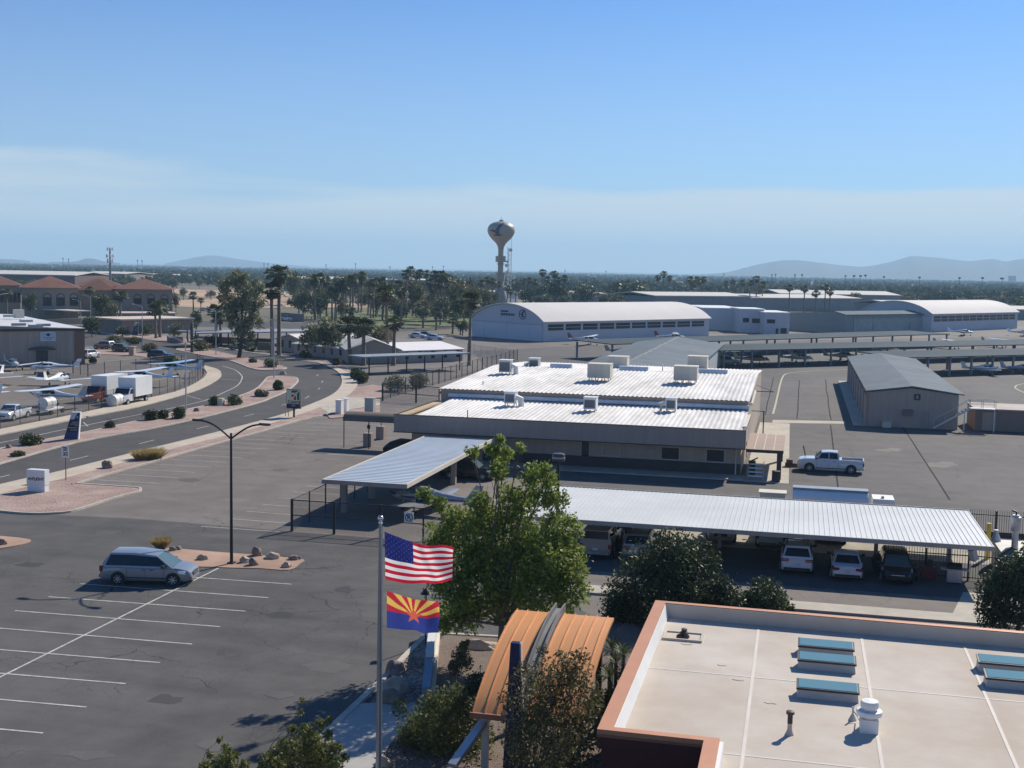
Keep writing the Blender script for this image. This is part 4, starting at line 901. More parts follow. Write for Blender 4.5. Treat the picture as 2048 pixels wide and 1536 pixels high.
        for k, xw in enumerate(S['wh']):
            mb = MB(); mb.lathe([(r + .07, hw * .90 * sg), (r + .075, (hw + .006) * sg), (r + .01, (hw + .008) * sg)], (xw, 0, r), 20, 'y'); part('wheel_arch', mb, M_trim, t, 40, world=False)
            mb = MB(); y0, y1 = (hw - .2) * sg, (hw + .022) * sg
            mb.lathe([(r * .68, y0), (r * .96, y0), (r, y0 + .03 * sg), (r, y1 - .03 * sg), (r * .95, y1), (r * .68, y1)], (xw, 0, r), 24, 'y'); wo_ = part('wheel', mb, M_rubber, t, 40, world=False)
            if detail:
                mb = MB(); mb.lathe([(.04, y1 + .012 * sg), (r * .2, y1 + .01 * sg), (r * .22, y1 - .01 * sg), (r * .6, y1 - .012 * sg), (r * .69, y1 + .004 * sg), (r * .69, y1 - .05 * sg)], (xw, 0, r), 20, 'y')
                for s_ in range(7):
                    a = s_ * 2 * math.pi / 7; c_, d_ = math.cos(a), math.sin(a); p, q = Vector((xw + c_ * r * .2, y1, r + d_ * r * .2)), Vector((xw + c_ * r * .62, y1, r + d_ * r * .62)); mb.beam(p, q, .05, .045)
                part('rim', mb, M_rim, wo_, 40, world=False)
            else:
                mb = MB(); mb.lathe([(.02, y1 + .008 * sg), (r * .6, y1 + .002 * sg), (r * .66, y1 - .03 * sg)], (xw, 0, r), 14, 'y'); part('rim', mb, M_rim, wo_, 40, world=False)
        zt = S['st'][1][1]
        mb = MB(); x0 = -L / 2
        if kind in ('pickup', 'single_cab'): mb.box(x0 - .012, x0 + .1, sg * hw * .78, sg * hw * .965, .72, 1.02)
        elif kind == 'sedan': mb.hexa([(x0 + .0, sg * hw * .5, .74), (x0 + .0, sg * hw * .86, .70), (x0 + .28, sg * hw * .97, .74), (x0 + .28, sg * hw * .6, .8)], [(x0 - .02, sg * hw * .5, .86), (x0 - .0, sg * hw * .87, .88), (x0 + .28, sg * hw * .985, .92), (x0 + .28, sg * hw * .6, .9)])
        elif kind == 'suv':
            for zz in (.86, .96): mb.box(x0 - .03, x0 + .14, sg * hw * .5, sg * hw * .935, zz, zz + .05)
        else: mb.box(x0 + .03, x0 + .20, sg * hw * .80, sg * hw * .965, .74, 1.05)
        part('taillight', mb, M_tail, t, world=False)
        f = S['st'][-3]; g = S['st'][-2]; zf = f[1]
        mb = MB(); mb.hexa([(f[0] - .15, sg * hw * .62, zf - .20), (f[0] + .12, sg * hw * .55, zf - .24), (f[0] - .05, sg * hw * .955, zf - .22), (f[0] - .42, sg * hw * .985, zf - .16)], [(f[0] - .15, sg * hw * .60, zf - .02), (f[0] + .10, sg * hw * .53, zf - .08), (f[0] - .05, sg * hw * .93, zf - .05), (f[0] - .42, sg * hw * .965, zf - .02)]); part('headlight', mb, M_head, t, world=False)
        mb = MB(); mb.box(gx + .35, gx + .55, sg * (hw + .0), sg * (hw + .20), fz + .02, fz + .17); mb.box(gx + .42, gx + .5, sg * (hw - .1), sg * (hw + .02), fz + .03, fz + .09); part('mirror', mb, M_trim if detail else pm, t, world=False)
        if detail:
            for xh in ({'minivan': (-.15, .28), 'suv': (-.85, .1), 'sedan': (-.75, .05), 'hatch': (-.7, .1), 'pickup': (-.45, .42), 'single_cab': (-.1,)}[kind]):
                mb = MB(); mb.box(xh, xh + .2, sg * (hw - .005), sg * (hw + .022), S['st'][3][1] - .17, S['st'][3][1] - .135); part('handle', mb, M_trim, t, world=False)
            mb = MB(); mb.box(S['wh'][0] + r + .12, S['wh'][1] - r - .12, sg * (hw * .985), sg * (hw + .012), .40, .46); part('side_moulding', mb, M_trim, t, world=False)
            for xd in ({'minivan': (-1.02, .03, 1.08), 'suv': (-1.0, .0, .95), 'sedan': (-1.05, .1, 1.0), 'hatch': (-.72, .13, 1.05), 'pickup': (-.72, .15, 1.2), 'single_cab': (-.35, 1.05)}[kind]):
                mb = MB(); mb.box(xd, xd + .014, sg * (hw - .02), sg * (hw + .003), .36, S['st'][3][1] - .14); part('door_gap', mb, M_trim, t, world=False)
    x1 = L / 2; mb = MB(); mb.box(x1 - .10, x1 + .012, -hw * .45, hw * .45, .52, .70); part('grille', mb, M_trim, t, world=False)
    if detail:
        mb = MB(); mb.box(x1 - .2, x1 + .035, -hw * .68, hw * .68, .33, .43); part('bumper', mb, M_chrome if kind == 'minivan' else M_trim if 'pick' in kind else pm, t, world=False)
        mb = MB(); mb.box(x1 - .1, x1 + .03, -hw * .42, hw * .42, .60, .645); part('grille_bar', mb, M_chrome, t, world=False)
    mb = MB(); mb.box(-L / 2 - .05, -L / 2 + .12, -hw * .8, hw * .8, .36, .50); part('bumper', mb, M_trim if kind != 'pickup' else M_chrome, t, world=False)
    mb = MB(); mb.box(-L / 2 - .03, -L / 2 + .02, -.16, .16, .62 if kind != 'hatch' else .7, .76 if kind != 'hatch' else .84); part('licence_plate', mb, M_plate, t, world=False)
    if S.get('bed'):
        xb = S['st'][2][0]; zb = S['st'][1][1]; zt = S['st'][3][1] + .02
        mb = MB()
        mb.box(-L / 2 + .0, xb + .02, -hw * .965, -hw * .86, zb - .03, zt); mb.box(-L / 2 + .0, xb + .02, hw * .86, hw * .965, zb - .03, zt); mb.box(-L / 2 + .0, -L / 2 + .09, -hw * .86, hw * .86, zb - .03, zt); mb.box(xb - .06, xb + .02, -hw * .86, hw * .86, zb - .03, zt); part('bed_wall', mb, pm, t, world=False)
        mb = MB(); mb.box(-L / 2 + .09, xb - .06, -hw * .86, hw * .86, zb + .001, zb + .03); part('bed_floor', mb, M_trim, t, world=False)
    if rack:
        mb = MB()
        for sg in (1, -1): mb.tube([(hx + .2, sg * tw * .85, hz + .08), (gx - .2, sg * tw * .85, gz + .12)], .025, 6)
        part('roof_rack', mb, M_trim, t, world=False)
    return t
def put(o, p, face, z=0.0):
    """stand a vehicle at ground point p looking along face"""
    o.location = (p[0], p[1], z); o.rotation_euler = (0, 0, math.atan2(face[1], face[0])); return o

P_silver, P_white, P_black = paint('silver', (.27, .285, .30), .25), paint('white', (.66, .67, .69), 0), paint('black', (.012, .013, .016), .1)
P_char, P_navy, P_red, P_grey = paint('charcoal', (.05, .055, .06), .3), paint('navy', (.02, .03, .06), .3), paint('red', (.35, .05, .04), .1), paint('grey', (.22, .23, .25), .4)
put(vehicle('minivan', P_silver, 'silver minivan parked alone on the dark striped car park', rack=False), (-35.05, 60.72), (3.08, .62))
put(vehicle('pickup', P_white, 'white crew cab pickup parked on the open yard by the brown awning'), (3.15, 113.75), (-1, .02))
cc = [('suv', P_white, (1593, 1152), 1, 'white suv with dark tinted rear window, under the carport left of a white sedan', dict(rack=True)),
      ('sedan', P_white, (1694, 1166), 1, 'white sedan with red tail lamps between the white suv and the black hatchback', {}),
      ('hatch', P_black, (1795, 1172), -1, 'black hatchback with big windshield facing the camera at the right end of the carport row', {}),
      ('suv', P_silver, (1272, 1126), 1, 'silver suv with roof bars half hidden behind the dark round tree', dict(rack=True)),
      ('pickup', P_grey, (1190, 1120), 1, 'grey pickup with camper shell beside the leafy tree under the carport', {}),
      ]
for kind, pm, px, dr_, lb, kw in cc:
    L = SPEC[kind]['L']; g = G(*px); o = vehicle(kind, pm, lb, **kw); put(o, (g.x, g.y + L / 2), (0, dr_))
    if 'camper' in lb:
        mb = MB(); mb.loft([[(x, -.96, 1.2), (x, -.80, 1.86), (x, .80, 1.86), (x, .96, 1.2)] for x in (-2.9, -.86)]); o['x'] = 1; sh = part('camper_shell', mb, P_grey, o, 30, world=False); del o['x']
        mb = MB(); mb.box(-2.915, -2.901, -.78, .78, 1.32, 1.8); part('rear_window', mb, M_cgl, sh, world=False)
        for sg in (1, -1): mb = MB(); mb.hexa([(-2.7, sg * .93, 1.36), (-1.1, sg * .93, 1.36), (-1.1, sg * .85, 1.72), (-2.7, sg * .85, 1.72)], [(-2.7, sg * .945, 1.36), (-1.1, sg * .945, 1.36), (-1.1, sg * .865, 1.72), (-2.7, sg * .865, 1.72)]); part('side_window', mb, M_cgl, sh, world=False)
for kind, pm, p, dr_, lb in (('pickup', P_black, (-10.6, 85.2), -1, 'black truck parked behind the camper pickup across the carport'), ('suv', P_white, (-4.6, 82.6), -1, 'white suv facing away in the far carport row, behind the dark tree top'), ('pickup', P_white, (-1.3, 82.4), 1, 'white truck with black tailgate in the far carport row beside the thick post'), ('pickup', P_char, (2.5, 84.9), 1, 'dark pickup behind the white suv in the far carport row')):
    put(vehicle(kind, pm, lb), p, (0, dr_))
put(vehicle('suv', P_black, 'black suv parked across the far end of the plane shelter'), (-27.1, 99.2), (1, .05))
put(vehicle('hatch', P_white, 'white car poking out beyond the left edge of the plane shelter'), (-33.0, 103.9), (1, .1))

# covered cart by the porch, low cart, grill, steps and bins --------
mb = MB(); P = [(-1.6, .1), (-1.7, .7), (-1.2, 1.15), (-.2, 1.5), (.7, 1.45), (1.5, 1.0), (1.75, .6), (1.7, .1)]
mb.loft([[(x, y, z * f) for x, z in P] for y, f in ((-.8, .75), (-.6, .95), (0, 1.0), (.6, .95), (.8, .75))]); mb.xform(Matrix.Translation((-36.8, 110.4, 0)))
solo('covered_cart', mb, mat('black_tarp', (.02, .025, .026), .8, var=.2), 'vehicle under a black tarpaulin beside the office porch', 'covered vehicle', smooth=50)
Gp = thing('barbecue_grill', 'stainless barbecue grill with side shelves by the iron fence under the carport end', 'grill', (9.3, 74.0, 0))
mb = MB(); mb.box(8.9, 9.75, 73.75, 74.3, .1, .82); part('cabinet', mb, M_galv, Gp)
mb = MB(); mb.box(8.55, 10.1, 73.72, 74.32, .822, .88); part('shelf', mb, M_grey, Gp)
mb = MB(); mb.loft([[(x, 73.8, .882), (x, 73.8, 1.05), (x, 73.95, 1.2), (x, 74.2, 1.2), (x, 74.28, .882)] for x in (8.92, 9.72)]); part('lid', mb, M_black, Gp)
mb = MB()
for x in (8.98, 9.66): mb.tube([(x - .04, 74, .1), (x + .04, 74, .1)], .09, 10)
part('caster', mb, M_rubber, Gp)
Gp = thing('tool_chest', 'dark red tool cart with drawers left of the grill', 'tool chest', (7.9, 74.2, 0))
mb = MB(); mb.box(7.5, 8.3, 73.95, 74.5, .15, .85); part('cabinet', mb, mat('dark_red_metal', (.12, .02, .025), .5), Gp)
mb = MB(); mb.box(7.85, 8.1, 74.1, 74.4, .851, 1.25); part('canister', mb, M_black, Gp)
mb = MB(); mb.tube([(6.4, 74.3, .3), (7.3, 74.3, .3)], .3, 12); mb.beam((6.2, 74.3, .3), (7.5, 74.3, .75), .05); solo('compressor', mb, M_black, 'small dark air compressor on the shaded slab beside the tool cart', 'compressor')
g = G(1763, 1140); mb = MB(); mb.lathe([(.45, 0), (.55, .1), (.62, .6), (.55, .85), (.3, 1.0), (.05, 1.08)], (g.x, g.y, 0), 14); solo('covered_planter', mb, mat('olive_cover', (.10, .085, .06), .9, var=.2), 'dark domed covered barrel beside the carport post', 'covered barrel', smooth=50)
g = Vector((-.2, 80, 0)); mb = MB(); mb.box(g.x - .35, g.x + .3, 79.3, 79.8, 0, 1.5); solo('storage_locker', mb, M_trim, 'tall dark locker against the thick carport post', 'locker')
mb = MB(); mb.lathe([(.25, 0), (.25, .04), (.12, .05), (.03, .7)], (1.55, 82.6, 0), 12); solo('traffic_cone', mb, mat('faded_orange', (.5, .16, .06), .7), 'faded orange traffic cone behind the carport post', 'traffic cone')
# steps and racks by the brown awning
Rk = thing('boarding_steps', 'white folding boarding steps under the office awning', 'boarding steps', (-3.2, 107.4, 0))
for k in range(4):
    mb = MB(); mb.box(-3.9, -2.7, 106.3 + k * .45, 106.7 + k * .45, .35 + k * .28, .42 + k * .28); part('tread', mb, M_whitep, Rk)
mb = MB()
for x in (-3.95, -2.65): mb.beam((x, 106.2, .15), (x, 108.2, 1.4), .06, .1); mb.beam((x, 108.1, .03), (x, 108.1, 1.35), .06)
part('rail', mb, M_galv, Rk)
mb = MB(); mb.box(-1.9, -1.2, 106.0, 106.6, .03, .95); solo('waste_bin', mb, mat('dark_bin', (.06, .055, .055), .7), 'dark square bin at the front post of the brown awning', 'waste bin')
mb = MB(); mb.box(-4.0, -3.4, 108.6, 109.4, .03, 1.3); mb.tube([(-3.9, 108.6, 1.3), (-3.2, 108.4, 1.7)], .06); solo('motorcycle', mb, M_black, 'dark clutter of bicycles at the office corner under the awning', 'bicycles')
mb = MB(); mb.box(-.9, 1.2, 115.2, 115.5, .05, .35); mb.box(-.8, -.2, 115.0, 115.7, .36, .7); mb.beam((1.1, 115.3, .3), (.7, 115.6, 2.0), .08); mb.tube([(1.9, 115.4, .1), (1.9, 115.4, 1.5), (2.4, 115.4, 1.5), (2.4, 115.4, .1)], .04); solo('tow_cart', mb, mat('rusty_steel', (.2, .13, .09), .8, var=.3), 'low rusty tow cart with upright handles in front of the white pickup', 'cart')
# fuel truck behind the carport: long white tank and cab
U = thing('fuel_truck', 'white fuel tanker truck parked just behind the carport roof', 'tanker truck', (4, 93.1, 0))
mb = MB(); mb.loft([[(x, 93.1 + c_ * 1.15, 1.9 + s_ * .85) for c_, s_ in [(math.cos(a), math.sin(a)) for a in [2 * math.pi * k / 14 for k in range(14)]]] for x in (-.2, 5.2)]); tk = part('tank', mb, M_whitep, U, 30)
mb = MB(); mb.box(-.2, 5.2, 92.55, 93.65, 2.70, 2.82); part('walkway', mb, mat('blue_grey_deck', (.22, .27, .34), .7), tk)
mb = MB(); mb.box(5.5, 7.0, 92.1, 94.1, .6, 2.35); mb.hexa([(7.0, 92.1, .6), (7.9, 92.2, .6), (7.9, 94.0, .6), (7.0, 94.1, .6)], [(7.0, 92.1, 1.6), (7.9, 92.2, 1.4), (7.9, 94.0, 1.4), (7.0, 94.1, 1.6)]); part('cab', mb, M_whitep, U)
mb = MB(); mb.hexa([(7.002, 92.25, 1.62), (7.03, 92.25, 1.62), (7.03, 93.95, 1.62), (7.002, 93.95, 1.62)], [(7.002, 92.35, 2.25), (7.02, 92.35, 2.25), (7.02, 93.85, 2.25), (7.002, 93.85, 2.25)]); part('windshield', mb, M_cgl, U)
mb = MB(); mb.box(6.1, 6.3, 92.5, 92.7, 2.352, 2.5); part('beacon', mb, mat('amber_beacon', (.5, .2, .02), .3), U)
mb = MB(); mb.box(-.4, 7.6, 92.3, 93.9, .55, .95); part('chassis', mb, M_trim, U)
for x in (.6, 1.8, 6.9):
    for y in (92.2, 94.0):
        mb = MB(); mb.lathe([(.02, y - .16), (.48, y - .16), (.5, y), (.48, y + .16), (.02, y + .16)], (x, 0, .5), 16, 'y'); part('wheel', mb, M_rubber, U, 40)
U.location = (4.0, 89.3, -.0); U.scale = (.97, .97, .93)
Ub = thing('equipment_cabinet', 'beige metal equipment cabinet at the tail of the fuel truck', 'cabinet', (-1.5, 90.2, 0))
mb = MB(); mb.box(-2.4, -.6, 89.6, 90.8, 0, 1.9); part('body', mb, M_beige, Ub)
mb = MB(); mb.box(-2.5, -.5, 89.5, 90.9, 1.902, 2.0); part('lid', mb, M_cream, Ub)
mb = MB(); mb.box(-1.25, -.65, 89.56, 89.598, .2, 1.6); part('door', mb, mat('grey_door', (.28, .29, .30), .6), Ub)
# generator plant by the right fence
Q = thing('generator_plant', 'white generator plant with tall silver exhaust stack behind the iron fence', 'generator', (14, 77.5, 0))
mb = MB(); mb.box(12.2, 18, 75.2, 80, 0, 1.55); part('enclosure', mb, mat('cream_enclosure', (.60, .57, .48), .6), Q)
g = Vector((12.9, 76.2, 1.55))
mb = MB(); mb.lathe([(.19, 0), (.19, 1.35), (.27, 1.36), (.30, 1.4), (.30, 2.2), (.2, 2.26), (.2, 2.32)], g, 16); st = part('exhaust_stack', mb, M_galv, Q, 40)
mb = MB(); mb.tube([g + Vector((0, 0, 2.3)), g + Vector((0, 0, 2.5)), g + Vector((-.25, -.05, 2.58))], .06, 8); part('rain_cap', mb, M_black, st)
mb = MB(); mb.lathe([(.32, 0), (.14, .5), (.14, .7)], (12.35, 79.5, 1.55), 12); part('vent_cone', mb, M_galv, Q, 40)
mb = MB(); mb.tube([(11.9, 75.6, 1.2), (12.5, 76.0, 1.7), (12.9, 76.2, 1.75)], .22, 10); part('exhaust_elbow', mb, mat('dark_blue_metal', (.05, .06, .09), .5), Q, 40)
mb = MB(); mb.box(14.2, 17.5, 77.5, 79.5, 2.45, 2.55); mb.box(14.3, 14.45, 77.6, 77.75, 1.552, 2.449); mb.box(17.2, 17.35, 77.6, 77.75, 1.552, 2.449); part('roof_frame', mb, M_grey, Q)
mb = MB(); mb.box(12.05, 12.3, 81.2, 81.4, 0, 2.3); solo('marker_post', mb, mat('yellow_post', (.55, .42, .08), .6), 'yellow bollard post behind the generator plant', 'bollard')

# ------------------------------------------------------------------ fences
M_mesh = chainlink('chain_link_wire', (.05, .05, .055)); M_meshg = chainlink('grey_chain_link', (.14, .14, .145))
def chain_fence(pts, h, label, name='chain_link_fence', step=3.0, m=None, rails=(1,), postr=.04, base=0.0):
    P = [Vector(p).to_2d() for p in pts]; t = thing(name, label, 'fence', (*P[0], base)); n_post = 0
    fab = bpy.data.meshes.new('wire_fabric'); V, F, UV = [], [], []; run = 0
    rail = MB()
    for i, (a, b) in enumerate(zip(P, P[1:])):
        L = (b - a).length; n = max(1, round(L / step)); k = len(V)
        V += [(*a, base + .03), (*b, base + .03), (*b, base + h - .03), (*a, base + h - .03)]; F.append((k, k + 1, k + 2, k + 3)); UV += [(run, 0), (run + L, 0), (run + L, h), (run, h)]; run += L
        for z in rails: rail.tube([(*a, base + h * z), (*b, base + h * z)], postr * .6, 6)
        for j in range(n + (1 if i == len(P) - 2 else 0)):
            p = a.lerp(b, j / n); n_post += 1
            if n_post <= 95:
                mb = MB(); mb.tube([(*p, base), (*p, base + h + .06)], postr * (1.6 if j == 0 else 1), 6); part('post', mb, M_black if m is None else m, t)
    part('rail', rail, M_black if m is None else m, t)
    fab.from_pydata(V, [], F); ul = fab.uv_layers.new(name='UVMap')
    for i, q in enumerate(UV): ul.data[i].uv = q
    fab.materials.append(M_mesh if m is None else M_meshg); o = link('wire_fabric', fab, t)
    return t
f = chain_fence([(-32.8, 75.15), (-29.8, 75.2), (-26.5, 75.2), (-17.6, 74.9)], 2.15, 'black chain link fence in front of the parked low aircraft', step=3.1, rails=(1, .52), postr=.06)
chain_fence([(-32.85, 75.3), (-33.0, 90.5)], 2.15, 'black chain link fence along the left side of the plane shelter', step=3.1, postr=.05)
mb = MB(); mb.box(-24.85, -24.2, 75.08, 75.12, 1.15, 1.85)
sg_ = solo('no_parking_sign', mb, M_whitep, 'square white no parking sign hung on the black chain link fence', 'sign')
mb = MB(); mb.lathe([(.27, 75.076), (.27, 75.068), (.22, 75.068), (.22, 75.076)], (-24.52, 0, 1.5), 24, 'y', False); rg = part('prohibition_ring', mb, mat('black_print', (.03, .03, .035), .6), sg_)
part('letter', text_mb('R', .42, (-24.52, 75.066, 1.5), (1, 0, 0), (0, 0, 1), bold=.008), MATS['black_print'], sg_)
mb = MB(); mb.beam((-24.70, 75.062, 1.68), (-24.34, 75.062, 1.32), .01, .045); part('slash', mb, MATS['black_print'], sg_)
# office yard fence, far ramp fence, left field fence
fg = [G(765, 800), G(765, 800).lerp(G(1035, 722), .33), G(765, 800).lerp(G(1035, 722), .66), G(1035, 722)]
chain_fence(fg, 2.3, 'tall chain link fence running from the gravel corner toward the ramp', step=3.2, postr=.06)
chain_fence([G(765, 802), G(832, 806), G(878, 810)], 2.3, 'chain link gate section behind the entrance awning', step=4.5, rails=(1, .5), postr=.08)
g = G(886, 812); mb = MB(); mb.hexa([(g.x - .5, g.y - .06, 1.75), (g.x, g.y - .06, 1.25), (g.x + .5, g.y - .06, 1.75), (g.x, g.y - .06, 2.25)], [(g.x - .5, g.y - .03, 1.75), (g.x, g.y - .03, 1.25), (g.x + .5, g.y - .03, 1.75), (g.x, g.y - .03, 2.25)]); so = solo('hazard_sign', mb, mat('hazard_red', (.35, .05, .03), .6), 'small red diamond hazard sign on the gate by the office', 'sign')
chain_fence([G(935, 706), G(1035, 722)], 2.0, 'low chain link fence crossing the ramp behind the palm trunk', step=3.4, m=M_grey)
lf = curve([(-160, 893), (0, 858), (150, 829), (250, 805), (350, 783), (396, 762), (408, 749), (405, 738), (395, 731)], 2)
chain_fence([G(u, v) for u, v in lf], 2.0, 'black chain link fence between the parked aircraft and the curved pavement', step=3.0, postr=.032, rails=(1, .5))
chain_fence([G(146, 747), G(176, 753), G(330, 735), G(395, 731)], 2.0, 'chain link fence behind the parked white aircraft, from hangar corner to the bend', step=4, rails=(1,), postr=.05)
# iron picket fences
def iron_fence(a, b, h, label):
    a, b = Vector(a), Vector(b); d = (b - a).normalized(); L = (b - a).length; t = thing('iron_fence', label, 'fence', a)
    mb = MB(); n = int(L / .15)
    for i in range(n): p = a + d * (i + .5) * L / n; mb.beam(p + Vector((0, 0, .1)), p + Vector((0, 0, h + .1)), .025)
    part('picket_panel', mb, M_black, t)
    mb = MB()
    for z in (.2, h - .25): mb.beam(a + Vector((0, 0, z)), b + Vector((0, 0, z)), .05, .06)
    part('rail', mb, M_black, t)
    for i in range(int(L / 2.4) + 1): p = a + d * min(L, i * 2.4); mb = MB(); mb.box(p.x - .05, p.x + .05, p.y - .05, p.y + .05, 0, h + .05); part('post', mb, M_black, t)
iron_fence((5.4, 74.9, 0), (22, 74.9, 0), 1.75, 'black iron picket fence behind the grill under the carport')
iron_fence((8.9, 88.6, 0), (26, 88.3, 0), 1.75, 'black iron picket fence beyond the carport roof right corner')
mb = MB(); mb.box(10.7, 26, 88.4, 88.55, 0, .35); struct('kerb', mb, mat('dark_kerb', (.10, .085, .075), .9))

# ------------------------------------------------------------------ lamps
def street_light(base, top_px, label, arms=((1, 0),), reach=2.4, m=None, rise=.55, name='street_lamp', group=None, hh=None):
    g = G(*base); h = hh or height(*base, *top_px); t = thing(name, label, 'street lamp', g, 0, group); m = m or M_galv
    mb = MB(); mb.tube([g, g + Vector((0, 0, h))], [.10, .065] if h > 6 else [.08, .05], 10); part('pole', mb, m, t, 40)
    mb = MB(); mb.box(g.x - .2, g.x + .2, g.y - .2, g.y + .2, 0, .12); part('base_plate', mb, m, t)
    for ax, ay in arms:
        d = Vector((ax, ay, 0)).normalized(); mb = MB()
        P = [g + Vector((0, 0, h - .35)) + d * (reach * k / 7) + Vector((0, 0, rise * math.sin(k / 7 * math.pi / 2) * 1.2)) for k in range(8)]
        mb.tube(P, [.055] * 7 + [.04], 8); ar = part('arm', mb, m, t, 40)
        e = P[-1]; s = Vector((-d.y, d.x, 0)); mb = MB()
        mb.loft([[e + d * x + s * y + Vector((0, 0, z)) for y, z in ((-w, -.02), (-w, .06), (0, .11), (w, .06), (w, -.02))] for x, w in ((-.1, .08), (.15, .17), (.5, .17), (.62, .1))]); part('lamp_head', mb, m, ar, 30)
    return t
street_light((463, 1128), (464, 866), 'black twin arm lamp post on the rock island beside the minivan', ((1, -.1), (-1, .1)), 2.0, M_black, .8)
street_light((372, 822), (371, 682), 'silver twin arm street lamp in the median behind the round shrubs', ((1, -.35), (-1, .35)), 2.3)
for b, tp, ar, lb in (((548, 757), (550, 655), ((-1, .4),), 'silver street lamp with one arm on the median tip by the bend'),
                      ((544, 735), (543, 637), ((-1, .5),), 'silver street lamp with one arm on the northern median'),
                      ((432, 710), (432, 620), ((-1, .2),), 'silver street lamp beside the big leaning tree'),
                      ((285, 690), (285, 612), ((-1, .2),), 'silver street lamp beside the blue pylon sign across the street'),
                      ((162, 662), (162, 602), ((-1, .2),), 'silver street lamp in front of the arched window building, shorter of two'),
                      ((182, 655), (182, 593), ((-1, .1),), 'silver street lamp in front of the arched window building, taller of two'),
                      ((-6, 690), (-8, 590), ((1, 0),), 'silver street lamp arm entering at the left picture edge')):
    street_light(b, tp, lb, ar, 2.2)
g = Vector((-12.45, 64.0, 0)); t = thing('yard_lamp', 'black yard lamp with a flat drum head in front of the carport roof', 'lamp post', g)
h = 7.55; mb = MB(); mb.tube([g, g + Vector((0, 0, h))], .085, 10); part('pole', mb, M_black, t, 40)
mb = MB(); mb.lathe([(.05, h), (.33, h + .02), (.35, h + .08), (.35, h + .36), (.3, h + .42), (.02, h + .46)], (g.x, g.y, 0), 24); hd = part('lamp_head', mb, mat('bronze_lamp', (.09, .085, .08), .4, .3), t, 40)
mb = MB(); mb.lathe([(.353, h + .16), (.353, h + .24)], (g.x, g.y, 0), 24, 'z', False); part('lens_band', mb, M_grey, hd)
g = G(851, 1291); t = thing('post_light', 'slim dark post light with cone hood beside the white garden wall', 'lamp post', g)
mb = MB(); mb.tube([g, g + Vector((0, 0, 2.55))], .035, 8); part('pole', mb, M_black, t)
mb = MB(); mb.lathe([(.28, 2.5), (.06, 2.75), (.02, 2.8)], g, 14); part('hood', mb, M_black, t)
for px, lb in (((737, 893), 'stone lantern pillar at the left of the office porch'), ((762, 878), 'stone lantern pillar farther back beside the porch post')):
    g = G(*px); t = thing('lantern_pillar', lb, 'pillar', g)
    mb = MB(); mb.box(g.x - .42, g.x + .42, g.y - .42, g.y + .42, 0, 1.35); part('pier', mb, mat('taupe_block', (.34, .28, .24), .9, var=.1, scale=3), t)
    mb = MB(); mb.tube([(g.x, g.y, 1.35), (g.x, g.y, 1.75)], .04); mb.lathe([(.08, 1.75), (.16, 1.8), (.16, 2.05), (.22, 2.06), (.03, 2.25)], g, 8); part('lantern', mb, M_black, t)

# ------------------------------------------------------------------ signs
g = G(64, 985); sx0, sx1 = G(50, 986).x, G(93, 986).x; yy = G(75, 986).y
t = thing('monument_sign', 'boxy white monument sign lettered AVFLIGHT on the pink gravel corner', 'sign', (g.x, yy, .1))
h = height(62, 986, 60, 940)
mb = MB(); mb.box(sx0, sx1, yy, yy + .55, .09, .62); part('plinth', mb, M_whitep, t)
mb = MB(); mb.box(sx0 - .03, sx1 + .03, yy - .03, yy + .58, .621, h); pn = part('panel', mb, mat('sign_silver', (.70, .70, .70), .4, var=.04), t)
part('lettering', text_mb('AVFLIGHT', .31, ((sx0 + sx1) / 2, yy - .042, h * .60), (1, 0, 0), (0, 0, 1), shear=.25, bold=.006), mat('sign_black', (.015, .012, .03), .5), pn)
mb = MB(); mb.beam(((sx0 + sx1) / 2 - .02, yy - .055, h * .6 - .15), ((sx0 + sx1) / 2 + .22, yy - .055, h * .6 + .16), .01, .05); part('red_stroke', mb, mat('sign_red', (.45, .02, .03), .5), pn)
g = G(132, 962); t = thing('speed_limit_sign', 'white speed limit 30 sign on a thin brown post', 'sign', g); h = height(132, 962, 131, 892)
mb = MB(); mb.beam(g, g + Vector((0, 0, h)), .06); part('post', mb, mat('rust_post', (.14, .09, .07), .7), t)
mb = MB(); mb.box(g.x - .33, g.x + .33, g.y - .05, g.y - .032, h - .95, h + .02); pn = part('panel', mb, mat('sign_white', (.62, .63, .66), .5), t)
for s, sz, dz in (('SPEED', .15, .16), ('LIMIT', .15, .33), ('30', .48, .66)): part('lettering', text_mb(s, sz, (g.x, g.y - .058, h - dz), (1, 0, 0), (0, 0, 1), bold=.006), MATS['sign_black'], pn)
